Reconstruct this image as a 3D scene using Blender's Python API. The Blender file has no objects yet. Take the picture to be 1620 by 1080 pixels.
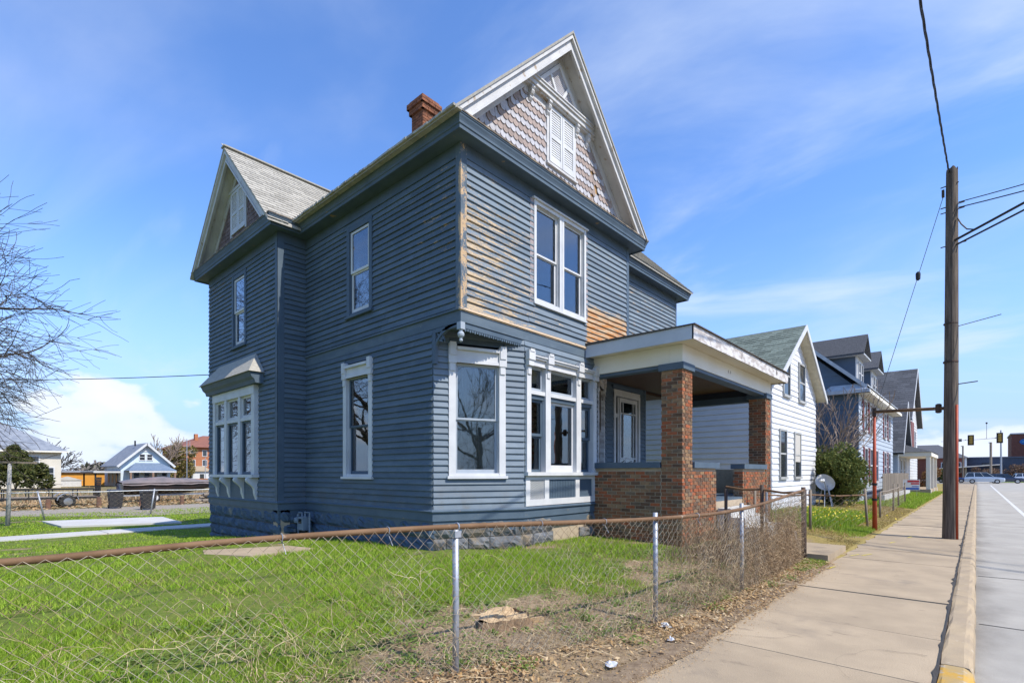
import bpy, math, random
import numpy as np
from mathutils import Vector, Matrix
random.seed(7); rng = np.random.default_rng(11)
SC = bpy.context.scene; COL = SC.collection
R = math.radians

# ------------------------------------------------------------------ camera
cam_d = bpy.data.cameras.new('camera'); cam = bpy.data.objects.new('camera', cam_d); COL.objects.link(cam)
cam.location = (0, 0, 1.5); cam.rotation_euler = (R(90), 0, math.atan2(735, 813))
cam_d.sensor_width = 36; cam_d.lens = 36*813/1620; cam_d.shift_y = 208/1620
cam_d.clip_start = .05; cam_d.clip_end = 3000
SC.camera = cam

# ------------------------------------------------------------------ light
ROTC, LX, LY, CX, CY = -30, 3.3, 9.2, 23.85, 2.9
SUN_EL, SUN_AZ = 50.0, 84.6           # azimuth from +Y (along the street) towards +X (across the street)
el, az = R(SUN_EL), R(SUN_AZ)
sun_dir = Vector((math.sin(az)*math.cos(el), math.cos(az)*math.cos(el), math.sin(el)))
sl = bpy.data.lights.new('sun', 'SUN'); sl.energy = 4.3; sl.angle = R(.53); sl.color = (1, .94, .84)
so = bpy.data.objects.new('sun', sl); COL.objects.link(so)
so.rotation_euler = (-sun_dir).to_track_quat('-Z', 'Y').to_euler(); so.location = (20, 10, 30)
W = bpy.data.worlds.new('World'); SC.world = W; W.use_nodes = True
wn = W.node_tree.nodes; wl = W.node_tree.links
for n in list(wn): wn.remove(n)
def wnode(t, **kw):
    n = wn.new(t)
    for k, v in kw.items(): setattr(n, k, v)
    return n
def wmath(op, a, b=None, clamp=False):
    n = wn.new('ShaderNodeMath'); n.operation = op; n.use_clamp = clamp
    for i, x in enumerate((a, b)):
        if x is None: continue
        if isinstance(x, (int, float)): n.inputs[i].default_value = x
        else: wl.new(x, n.inputs[i])
    return n.outputs[0]
def wramp(x, lo, hi):
    n = wn.new('ShaderNodeMapRange'); n.interpolation_type = 'SMOOTHSTEP'
    wl.new(x, n.inputs[0]); n.inputs[1].default_value = lo; n.inputs[2].default_value = hi
    return n.outputs[0]
sky = wnode('ShaderNodeTexSky', sky_type='NISHITA', sun_disc=False, sun_elevation=el, sun_rotation=az)
sky.altitude = 200; sky.air_density = 1.0; sky.dust_density = .35; sky.ozone_density = 2.6
tc = wnode('ShaderNodeTexCoord')
sep = wnode('ShaderNodeSeparateXYZ'); wl.new(tc.outputs['Generated'], sep.inputs[0])
zc = wmath('MAXIMUM', sep.outputs[2], 0.0)
zp = wmath('ADD', zc, .16)
px_ = wmath('DIVIDE', sep.outputs[0], zp); py_ = wmath('DIVIDE', sep.outputs[1], zp)
comb = wnode('ShaderNodeCombineXYZ'); wl.new(px_, comb.inputs[0]); wl.new(py_, comb.inputs[1])
mp = wnode('ShaderNodeMapping'); wl.new(comb.outputs[0], mp.inputs[0])
mp.inputs['Rotation'].default_value = (0, 0, R(ROTC)); mp.inputs['Scale'].default_value = (.55, 1.15, 1); mp.inputs['Location'].default_value = (LX, LY, 3.1)
n1 = wnode('ShaderNodeTexNoise'); wl.new(mp.outputs[0], n1.inputs['Vector'])
n1.inputs['Scale'].default_value = 1.0; n1.inputs['Detail'].default_value = 8; n1.inputs['Roughness'].default_value = .52; n1.inputs['Distortion'].default_value = .7
cir = wmath('MULTIPLY', wramp(n1.outputs['Fac'], .46, .76), .62)
mpb = wnode('ShaderNodeMapping'); wl.new(comb.outputs[0], mpb.inputs[0])
mpb.inputs['Rotation'].default_value = (0, 0, R(-30)); mpb.inputs['Scale'].default_value = (.55, 1.15, 1); mpb.inputs['Location'].default_value = (11.7, 4.0, 3.1)
nb_ = wnode('ShaderNodeTexNoise'); wl.new(mpb.outputs[0], nb_.inputs['Vector'])
nb_.inputs['Scale'].default_value = 1.0; nb_.inputs['Detail'].default_value = 9; nb_.inputs['Roughness'].default_value = .55; nb_.inputs['Distortion'].default_value = .7
cir = wmath('MAXIMUM', wmath('MULTIPLY', cir, .5), wmath('MULTIPLY', wramp(nb_.outputs['Fac'], .51, .76), .62))
# fair-weather cumulus low over the horizon
mp2 = wnode('ShaderNodeMapping'); wl.new(tc.outputs['Generated'], mp2.inputs[0])
mp2.inputs['Scale'].default_value = (4.2, 4.2, 7.5); mp2.inputs['Location'].default_value = (CX, CY, .4)
n2 = wnode('ShaderNodeTexNoise'); wl.new(mp2.outputs[0], n2.inputs['Vector'])
n2.inputs['Scale'].default_value = 1.0; n2.inputs['Detail'].default_value = 9; n2.inputs['Roughness'].default_value = .50
low = wramp(zc, .26, .02)
cu = wmath('ADD', n2.outputs['Fac'], wmath('MULTIPLY', low, .17))
cu = wmath('MULTIPLY', wramp(cu, .66, .72), wramp(zc, .21, .15))
cl = wmath('MAXIMUM', cir, wmath('MULTIPLY', cu, .93))
haze = wmath('MULTIPLY', wmath('SUBTRACT', 1.0, zc), wramp(zc, .42, .0))
tint = wnode('ShaderNodeMix', data_type='RGBA', blend_type='MULTIPLY'); tint.inputs[0].default_value = 1
wl.new(sky.outputs[0], tint.inputs[6]); tint.inputs[7].default_value = (1.0, 1.29, 1.72, 1)
hz = wnode('ShaderNodeMix', data_type='RGBA'); wl.new(haze, hz.inputs[0]); wl.new(tint.outputs[2], hz.inputs[6]); hz.inputs[7].default_value = (2.9, 4.0, 5.9, 1)
mix = wnode('ShaderNodeMix', data_type='RGBA'); wl.new(cl, mix.inputs[0])
wl.new(hz.outputs[2], mix.inputs[6]); 
n3 = wnode('ShaderNodeMapRange'); wl.new(n2.outputs['Fac'], n3.inputs[0]); n3.inputs[1].default_value = .48; n3.inputs[2].default_value = .75
cc = wnode('ShaderNodeMix', data_type='RGBA'); wl.new(n3.outputs[0], cc.inputs[0]); cc.inputs[6].default_value = (4.6, 5.3, 6.5, 1); cc.inputs[7].default_value = (6.5, 6.7, 7.1, 1)
wl.new(cc.outputs[2], mix.inputs[7])
bg = wnode('ShaderNodeBackground'); bg.inputs[1].default_value = .13
wl.new(mix.outputs[2], bg.inputs[0])
wo = wnode('ShaderNodeOutputWorld'); wl.new(bg.outputs[0], wo.inputs[0])
SC.view_settings.view_transform = 'Standard'; SC.view_settings.look = 'None'
SC.view_settings.gamma = 1; SC.view_settings.use_curve_mapping = False
SC.view_settings.exposure = 0.42
SC.cycles.max_bounces = 8; SC.cycles.transparent_max_bounces = 24
SC.cycles.use_denoising = True
SC.cycles.caustics_reflective = False; SC.cycles.caustics_refractive = False

# ------------------------------------------------------------------ materials
MATS = {}
def _nodes(name):
    m = bpy.data.materials.new(name); m.use_nodes = True
    nt = m.node_tree; b = nt.nodes['Principled BSDF']
    return m, nt, b
def _noise(nt, scale, detail=4, stretch=(1, 1, 1), rough=.55, off=(0, 0, 0), dist=0):
    g = nt.nodes.new('ShaderNodeNewGeometry'); mp = nt.nodes.new('ShaderNodeMapping')
    nt.links.new(g.outputs['Position'], mp.inputs[0]); mp.inputs['Scale'].default_value = stretch; mp.inputs['Location'].default_value = off
    n = nt.nodes.new('ShaderNodeTexNoise'); nt.links.new(mp.outputs[0], n.inputs['Vector'])
    n.inputs['Scale'].default_value = scale; n.inputs['Detail'].default_value = detail; n.inputs['Roughness'].default_value = rough
    n.inputs['Distortion'].default_value = dist
    return n.outputs['Fac']
def _range(nt, x, lo, hi, smooth=True):
    n = nt.nodes.new('ShaderNodeMapRange')
    if smooth: n.interpolation_type = 'SMOOTHSTEP'
    nt.links.new(x, n.inputs[0]); n.inputs[1].default_value = lo; n.inputs[2].default_value = hi
    return n.outputs[0]
def _math(nt, op, a, b=None):
    n = nt.nodes.new('ShaderNodeMath'); n.operation = op
    for i, x in enumerate((a, b)):
        if x is None: continue
        if isinstance(x, (int, float)): n.inputs[i].default_value = x
        else: nt.links.new(x, n.inputs[i])
    return n.outputs[0]
def _mix(nt, fac, a, b, mode='MIX'):
    n = nt.nodes.new('ShaderNodeMix'); n.data_type = 'RGBA'; n.blend_type = mode
    for i, x in ((0, fac), (6, a), (7, b)):
        if isinstance(x, (int, float)): n.inputs[i].default_value = x
        elif isinstance(x, tuple): n.inputs[i].default_value = (*x[:3], 1)
        else: nt.links.new(x, n.inputs[i])
    return n.outputs[2]
def _pos(nt):
    g = nt.nodes.new('ShaderNodeNewGeometry'); s = nt.nodes.new('ShaderNodeSeparateXYZ')
    nt.links.new(g.outputs['Position'], s.inputs[0]); return s.outputs
def _bump(nt, b, h, strength, dist=.01):
    n = nt.nodes.new('ShaderNodeBump'); n.inputs['Strength'].default_value = strength; n.inputs['Distance'].default_value = dist
    nt.links.new(h, n.inputs['Height']); nt.links.new(n.outputs[0], b.inputs['Normal'])
def M(name, c1, c2=None, scale=4, stretch=(1, 1, 1), rough=.75, bump=0, bscale=60, spec=.3, metal=0, vary=0, lo=.3, hi=.7, detail=5, bstretch=None, dirt=None):
    if name in MATS: return MATS[name]
    m, nt, b = _nodes(name)
    b.inputs['Roughness'].default_value = rough; b.inputs['Metallic'].default_value = metal
    b.inputs['Specular IOR Level'].default_value = spec
    if c2 is None: c2 = tuple(x*.78 for x in c1)
    col = _mix(nt, _range(nt, _noise(nt, scale, detail, stretch), lo, hi), c1, c2)
    if dirt:   # (colour, scale, lo, hi, stretch)
        col = _mix(nt, _range(nt, _noise(nt, dirt[1], 7, dirt[4] if len(dirt) > 4 else (1, 1, 1), .6, (5, 3, 1)), dirt[2], dirt[3]), col, dirt[0])
    if vary:
        g = nt.nodes.new('ShaderNodeNewGeometry'); oi = nt.nodes.new('ShaderNodeObjectInfo')
        r = _math(nt, 'FRACT', _math(nt, 'ADD', g.outputs['Random Per Island'], oi.outputs['Random']))
        v = _math(nt, 'ADD', _math(nt, 'MULTIPLY', r, 2*vary), 1-vary)
        cc = nt.nodes.new('ShaderNodeCombineColor')
        for i in range(3): nt.links.new(v, cc.inputs[i])
        col = _mix(nt, 1.0, col, cc.outputs[0], 'MULTIPLY')
    nt.links.new(col, b.inputs['Base Color'])
    if bump: _bump(nt, b, _noise(nt, bscale, 6, bstretch or stretch), bump)
    MATS[name] = m; return m
def M_ramp(name, cols, rough=.8, spec=.2, transl=0, patch=None):
    """colour picked per loose piece from a list"""
    m, nt, b = _nodes(name); b.inputs['Roughness'].default_value = rough; b.inputs['Specular IOR Level'].default_value = spec
    g = nt.nodes.new('ShaderNodeNewGeometry'); cr = nt.nodes.new('ShaderNodeValToRGB')
    nt.links.new(g.outputs['Random Per Island'], cr.inputs[0])
    e = cr.color_ramp.elements
    while len(e) < len(cols): e.new(.5)
    for i, c in enumerate(cols): e[i].position = i/(len(cols)-1); e[i].color = (*c, 1)
    col = cr.outputs[0]
    if patch: col = _mix(nt, _range(nt, _noise(nt, patch[1], 5, rough=.65), patch[2], patch[3]), col, patch[0])
    nt.links.new(col, b.inputs['Base Color'])
    if transl:
        t = nt.nodes.new('ShaderNodeBsdfTranslucent'); nt.links.new(col, t.inputs[0])
        mx = nt.nodes.new('ShaderNodeMixShader'); mx.inputs[0].default_value = transl
        nt.links.new(b.outputs[0], mx.inputs[1]); nt.links.new(t.outputs[0], mx.inputs[2])
        nt.links.new(mx.outputs[0], nt.nodes['Material Output'].inputs[0])
    MATS[name] = m; return m
def M_glass(name, tint=(.75, .78, .76), strength=1.0, rough=.015, wav=.0):
    m, nt, b = _nodes(name); nt.nodes.remove(b)
    tr = nt.nodes.new('ShaderNodeBsdfTransparent'); tr.inputs[0].default_value = (*tint, 1)
    gl = nt.nodes.new('ShaderNodeBsdfGlossy'); gl.inputs['Roughness'].default_value = rough; gl.inputs[0].default_value = (.95, .97, 1, 1)
    fr = nt.nodes.new('ShaderNodeFresnel'); fr.inputs[0].default_value = 1.5
    if wav:
        bp = nt.nodes.new('ShaderNodeBump'); bp.inputs['Strength'].default_value = wav; bp.inputs['Distance'].default_value = .02
        nt.links.new(_noise(nt, 3.0, 2), bp.inputs['Height']); nt.links.new(bp.outputs[0], gl.inputs['Normal'])
    f = _math(nt, 'MINIMUM', _math(nt, 'ADD', _math(nt, 'MULTIPLY', fr.outputs[0], 1.9*strength), .03), .95)
    mx = nt.nodes.new('ShaderNodeMixShader'); nt.links.new(f, mx.inputs[0])
    nt.links.new(tr.outputs[0], mx.inputs[1]); nt.links.new(gl.outputs[0], mx.inputs[2])
    nt.links.new(mx.outputs[0], nt.nodes['Material Output'].inputs[0])
    MATS[name] = m; return m

BLUE = (.080, .112, .142); BLUE2 = (.104, .138, .168); PALE = (.130, .168, .203); PALE2 = (.170, .208, .242); WOOD = (.42, .27, .14); WOOD2 = (.55, .40, .24)  # darker blue on side and wing walls, lighter blue on the street front
def paint_peel(name, thr, masks=(), paint=BLUE, paint2=BLUE2, wood=WOOD, wood2=WOOD2, soft=.025, stretch=(1.3, 1.3, 9), scale=2.2, fine=1.0, bare=None, rough=.62, prim=None, orange=None):
    """painted boards whose coat flakes off in streaks; masks = (axis, lo, hi, gain) lower the threshold over a stretch of the wall"""
    m, nt, b = _nodes(name); b.inputs['Roughness'].default_value = rough; b.inputs['Specular IOR Level'].default_value = .28
    p = _pos(nt)
    base = _mix(nt, _range(nt, _noise(nt, 1.6, 6, (1, 1, 4)), .3, .7), paint, paint2)
    dirt = _range(nt, _noise(nt, 5, 8, (1, 1, .35), .65, (3, 1, 8)), .52, .85)
    base = _mix(nt, _math(nt, 'MULTIPLY', dirt, .35), base, tuple(x*.55 for x in paint))
    n = _math(nt, 'ADD', _math(nt, 'MULTIPLY', _noise(nt, scale, 5, stretch, .62), .72), _math(nt, 'MULTIPLY', _noise(nt, scale*9, 4, stretch, .6, (9, 2, 5)), .28*fine))
    t = None
    for (ax, a0, a1, a2, a3, gain) in masks:
        k = _math(nt, 'MULTIPLY', _range(nt, p[ax[0]], a0, a1), gain)
        k = _math(nt, 'MULTIPLY', k, _range(nt, p[ax[1]], a2, a3))
        n = _math(nt, 'ADD', n, k)
    f = _range(nt, n, thr-soft, thr+soft)
    wn_ = _mix(nt, _range(nt, _noise(nt, 6, 7, (1.2, 1.2, 22), .65, (2, 2, 2)), .35, .68), wood, wood2)
    if orange:
        k = _math(nt, 'MULTIPLY', _range(nt, p[orange[0][0]], *orange[0][1:]), _range(nt, p[orange[1][0]], *orange[1][1:]))
        k = _math(nt, 'MULTIPLY', k, _range(nt, _noise(nt, 3, 5, (1, 1, 9), .6, (7, 7, 1)), .40, .60))
        wn_ = _mix(nt, k, wn_, (.44, .17, .035))
    grime = _range(nt, _noise(nt, 30, 4, (.6, .6, 2), .6), .60, .74)
    wn_ = _mix(nt, _math(nt, 'MULTIPLY', grime, .6), wn_, (.10, .075, .05))
    # a thin pale rim of old primer round each flake
    oi = nt.nodes.new('ShaderNodeObjectInfo'); vv = _math(nt, 'ADD', _math(nt, 'MULTIPLY', oi.outputs['Random'], .26), .87)
    cc_ = nt.nodes.new('ShaderNodeCombineColor')
    for i_ in range(3): nt.links.new(vv, cc_.inputs[i_])
    base = _mix(nt, 1.0, base, cc_.outputs[0], 'MULTIPLY')
    spl = _math(nt, 'MULTIPLY', _range(nt, p[2], 1.5, .85), _range(nt, _noise(nt, 3.2, 7, (1, 1, .8), .65, (8, 8, 8)), .42, .72)); base = _mix(nt, _math(nt, 'MULTIPLY', spl, .5), base, (.115, .10, .08))
    chalk = _range(nt, _noise(nt, 2.6, 8, (1, 1, 2.2), .68, (1, 6, 2)), .50, .80); base = _mix(nt, _math(nt, 'MULTIPLY', chalk, .30), base, (.20, .235, .26))
    rim = _range(nt, n, thr-soft*2.4, thr-soft*.4)
    base = _mix(nt, _math(nt, 'MULTIPLY', rim, .30), base, prim or (.32, .31, .30))
    col = _mix(nt, f, base, wn_)
    nt.links.new(col, b.inputs['Base Color'])
    h = _math(nt, 'SUBTRACT', _math(nt, 'MULTIPLY', _noise(nt, 14, 6, (1, 1, 8)), .5), _math(nt, 'MULTIPLY', f, .5))
    _bump(nt, b, h, .55, .006)
    MATS[name] = m; return m

# ------------------------------------------------------------------ mesh helpers
class MB:
    def __init__(s): s.v = []; s.f = []; s.m = []
    def add(s, vs, fs, mi=0):
        o = len(s.v); s.v += [tuple(p) for p in vs]
        for f in fs: s.f.append(tuple(i+o for i in f)); s.m.append(mi)
        return s
    HEX = ((0, 3, 2, 1), (4, 5, 6, 7), (0, 1, 5, 4), (1, 2, 6, 5), (2, 3, 7, 6), (3, 0, 4, 7))
    def hexa(s, p, mi=0): return s.add(p, MB.HEX, mi)
    def box(s, x0, x1, y0, y1, z0, z1, mi=0):
        x0, x1 = min(x0, x1), max(x0, x1); y0, y1 = min(y0, y1), max(y0, y1); z0, z1 = min(z0, z1), max(z0, z1)
        return s.hexa([(x0, y0, z0), (x1, y0, z0), (x1, y1, z0), (x0, y1, z0), (x0, y0, z1), (x1, y0, z1), (x1, y1, z1), (x0, y1, z1)], mi)
    def fbox(s, fr, u0, u1, n0, n1, z0, z1, mi=0):
        u0, u1 = min(u0, u1), max(u0, u1)
        return s.hexa([fr.p(u0, n0, z0), fr.p(u1, n0, z0), fr.p(u1, n1, z0), fr.p(u0, n1, z0), fr.p(u0, n0, z1), fr.p(u1, n0, z1), fr.p(u1, n1, z1), fr.p(u0, n1, z1)], mi)
    def bar(s, a, b, w, h, mi=0, up=(0, 0, 1)):
        """rectangular bar from a to b, w wide, h high"""
        a, b = Vector(a), Vector(b); d = (b-a).normalized(); up = Vector(up)
        if abs(d.dot(up)) > .98: up = Vector((1, 0, 0))
        r = d.cross(up).normalized(); q = r.cross(d).normalized()
        c = [(-1, -1), (1, -1), (1, 1), (-1, 1)]
        return s.hexa([a+r*(i*w/2)+q*(j*h/2) for i, j in c]+[b+r*(i*w/2)+q*(j*h/2) for i, j in c], mi)
    def tube(s, pts, r, n=6, mi=0, cap=True):
        pts = [Vector(p) for p in pts]; k = len(pts)
        rr = r if isinstance(r, (list, tuple)) else [r]*k
        o = len(s.v); prev = None
        for i, p in enumerate(pts):
            d = (pts[min(i+1, k-1)]-pts[max(i-1, 0)])
            d = d.normalized() if d.length > 1e-9 else Vector((0, 0, 1))
            if prev is None:
                a = Vector((0, 0, 1)) if abs(d.z) < .9 else Vector((1, 0, 0)); q = d.cross(a).normalized()
            else:
                q = prev-d*prev.dot(d)
                q = q.normalized() if q.length > 1e-6 else d.orthogonal().normalized()
            prev = q; w = d.cross(q)
            for j in range(n):
                a = 2*math.pi*j/n; s.v.append(tuple(p+(q*math.cos(a)+w*math.sin(a))*rr[i]))
        for i in range(k-1):
            for j in range(n):
                a, b = o+i*n+j, o+i*n+(j+1) % n
                s.f.append((a, b, b+n, a+n)); s.m.append(mi)
        if cap:
            s.f.append(tuple(o+j for j in reversed(range(n)))); s.m.append(mi)
            s.f.append(tuple(o+(k-1)*n+j for j in range(n))); s.m.append(mi)
        return s
    def lathe(s, c, prof, n=16, mi=0, axis='Z'):
        """prof = (radius, height) list turned round an axis through c"""
        o = len(s.v)
        for (r, h) in prof:
            for j in range(n):
                a = 2*math.pi*j/n; x, y = r*math.cos(a), r*math.sin(a)
                p = {'Z': (x, y, h), 'Y': (x, h, y), 'X': (h, x, y)}[axis]
                s.v.append((c[0]+p[0], c[1]+p[1], c[2]+p[2]))
        for i in range(len(prof)-1):
            for j in range(n):
                a, b = o+i*n+j, o+i*n+(j+1) % n; s.f.append((a, b, b+n, a+n)); s.m.append(mi)
        s.f.append(tuple(o+j for j in range(n))); s.m.append(mi)
        s.f.append(tuple(o+(len(prof)-1)*n+j for j in range(n))); s.m.append(mi)
        return s
    def prism(s, poly, ext, mi=0):
        """polygon of 3D points pushed along ext"""
        n = len(poly); e = Vector(ext); a = [Vector(p) for p in poly]
        return s.add([*a, *[p+e for p in a]], [tuple(range(n)), tuple(range(2*n-1, n-1, -1))]+[(i, i+n, (i+1) % n+n, (i+1) % n) for i in range(n)], mi)
    def sweep(s, path, prof, mi=0):
        """profile of (outward, z) swept along a 2D path with mitred corners; outward = left of travel"""
        P = [Vector((p[0], p[1])) for p in path]; k = len(P); o = len(s.v); m = len(prof)
        for i, p in enumerate(P):
            nn = []
            for a, b in ((i-1, i), (i, i+1)):
                if a >= 0 and b < k: d = (P[b]-P[a]).normalized(); nn.append(Vector((-d.y, d.x)))
            mit = nn[0] if len(nn) == 1 else (nn[0]+nn[1])/(1+nn[0].dot(nn[1]))
            for (u, z) in prof: s.v.append((p.x+mit.x*u, p.y+mit.y*u, z))
        for i in range(k-1):
            for j in range(m):
                a, b = o+i*m+j, o+i*m+(j+1) % m; s.f.append((a, a+m, b+m, b)); s.m.append(mi)
        s.f.append(tuple(o+j for j in range(m))); s.m.append(mi)
        s.f.append(tuple(o+(k-1)*m+j for j in reversed(range(m)))); s.m.append(mi)
        return s
    def mesh(s, name, mats):
        me = bpy.data.meshes.new(name); me.from_pydata(s.v, [], s.f)
        for m in (mats if isinstance(mats, (list, tuple)) else [mats]): me.materials.append(m)
        if any(s.m): me.polygons.foreach_set('material_index', s.m)
        return me
    def build(s, name, mats, parent=None, smooth=False, fix=False):
        me = s.mesh(name, mats)
        if fix:
            import bmesh
            bm = bmesh.new(); bm.from_mesh(me); bmesh.ops.recalc_face_normals(bm, faces=bm.faces); bm.to_mesh(me); bm.free()
        if smooth: me.polygons.foreach_set('use_smooth', [True]*len(me.polygons))
        return place(name, me, parent)
ORG = {}
def place(name, me, parent=None, mat=None):
    o = bpy.data.objects.new(name, me); COL.objects.link(o)
    if mat is not None: o.matrix_basis = mat
    if parent is not None:
        o.parent = parent
        t = ORG.get(parent.name)
        if t is not None: o.matrix_parent_inverse = Matrix.Translation(-Vector(t))
    return o
def np_mesh(name, verts, nper, mat, parent=None, kind=None):
    """many loose polygons of nper corners each"""
    me = bpy.data.meshes.new(name); verts = np.asarray(verts, np.float32).reshape(-1, 3); n = len(verts)
    me.vertices.add(n); me.vertices.foreach_set('co', verts.ravel())
    me.loops.add(n); me.loops.foreach_set('vertex_index', np.arange(n, dtype=np.int32))
    k = n//nper; me.polygons.add(k); me.polygons.foreach_set('loop_start', np.arange(k, dtype=np.int32)*nper)
    me.update(calc_edges=True); me.validate()
    for m in (mat if isinstance(mat, (list, tuple)) else [mat]): me.materials.append(m)
    o = place(name, me, parent)
    if kind: o['kind'] = kind
    return o
def tag(o, label, cat, group=None):
    o['label'] = label; o['category'] = cat
    if group: o['group'] = group
    return o
def struct(o): o['kind'] = 'structure'; return o
def stuff(o): o['kind'] = 'stuff'; return o
def thing(name, label, cat, loc, group=None):
    o = bpy.data.objects.new(name, None); COL.objects.link(o); o.location = loc; o.empty_display_size = .2
    ORG[o.name] = tuple(loc); return tag(o, label, cat, group)
class Fr:
    """a wall plane from A to B; outward = left of A->B"""
    def __init__(s, A, B):
        s.A = Vector(A); d = Vector(B)-s.A; s.L = d.length; s.U = d.normalized(); s.N = Vector((-s.U.y, s.U.x))
    def p(s, u, n, z): q = s.A+s.U*u+s.N*n; return (q.x, q.y, z)
    def u(s, c):
        """distance along the wall of a world coordinate (x or y, whichever the wall runs along)"""
        return (c-s.A.x)/s.U.x if abs(s.U.x) > abs(s.U.y) else (c-s.A.y)/s.U.y
    def mat(s, u, n, z, sx=1):
        q = s.p(u, n, z)
        return Matrix(((s.U.x*sx, s.N.x, 0, q[0]), (s.U.y*sx, s.N.y, 0, q[1]), (0, 0, 1, q[2]), (0, 0, 0, 1)))
def spans(u0, u1, z0, z1, holes):
    segs = [(u0, u1)]
    for (a, b, c, d) in holes:
        if d <= z0+.004 or c >= z1-.004: continue
        out = []
        for (p, q) in segs:
            if b <= p or a >= q: out.append((p, q)); continue
            if a > p: out.append((p, a))
            if b < q: out.append((b, q))
        segs = out
    return [g for g in segs if g[1]-g[0] > .015]
def wall_sheet(mb, fr, u0, u1, z0, z1, holes, n0=-.12, n1=0):
    zs = sorted({z0, z1, *[min(max(h[2], z0), z1) for h in holes], *[min(max(h[3], z0), z1) for h in holes]})
    for a, b in zip(zs, zs[1:]):
        if b-a < 1e-4: continue
        for (p, q) in spans(u0, u1, a, b, holes): mb.fbox(fr, p, q, n0, n1, a, b)
EXP = .107
CLAP = {}
def clap_mesh(mat, e=EXP, t=.031):
    k = (mat.name, round(e, 4))
    if k not in CLAP:
        mb = MB(); t0 = .004
        prof = [(0, 0), (t, 0), (t, .012), (t0, e+.004), (0, e+.004)]
        v = [(0, n, z) for n, z in prof]+[(1, n, z) for n, z in prof]
        mb.add(v, [(0, 1, 2, 3, 4), (9, 8, 7, 6, 5)]+[(i, i+5, (i+1) % 5+5, (i+1) % 5) for i in range(5)])
        CLAP[k] = mb.mesh('clapboard', mat)
    return CLAP[k]
def siding(wall, fr, u0, u1, z0, z1, holes, mat, single=True, e=EXP, breaks=True):
    """courses of lapped boards; every board its own object, or one joined part"""
    n = max(1, round((z1-z0)/e)); e = (z1-z0)/n; j = MB(); t = .031
    for i in range(n):
        a = z0+i*e
        for (p, q) in spans(u0, u1, a, a+e, holes):
            cuts = [p, q]
            if breaks and q-p > 1.9 and random.random() < .6: cuts = [p, p+(q-p)*random.uniform(.3, .7), q]
            for c, d in zip(cuts, cuts[1:]):
                g = .0015 if len(cuts) > 2 else 0
                dz = random.gauss(0, .0022); tilt = random.gauss(0, .0016)
                if single:
                    o = place('clapboard', clap_mesh(mat, e), wall, fr.mat(c+g, random.uniform(0, .002), a+dz, d-c-2*g) @ Matrix.Rotation(tilt*.6, 4, 'Y'))
                else:
                    pr = [(0, 0), (t, 0), (t, .012), (.004, e+.004), (0, e+.004)]
                    v = [fr.p(c+g, nn, a+dz+z) for nn, z in pr]+[fr.p(d-g, nn, a+dz+z) for nn, z in pr]
                    j.add(v, [(0, 1, 2, 3, 4), (9, 8, 7, 6, 5)]+[(i2, i2+5, (i2+1) % 5+5, (i2+1) % 5) for i2 in range(5)])
    if not single: stuff(j.build('clapboards', mat, wall))
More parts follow.
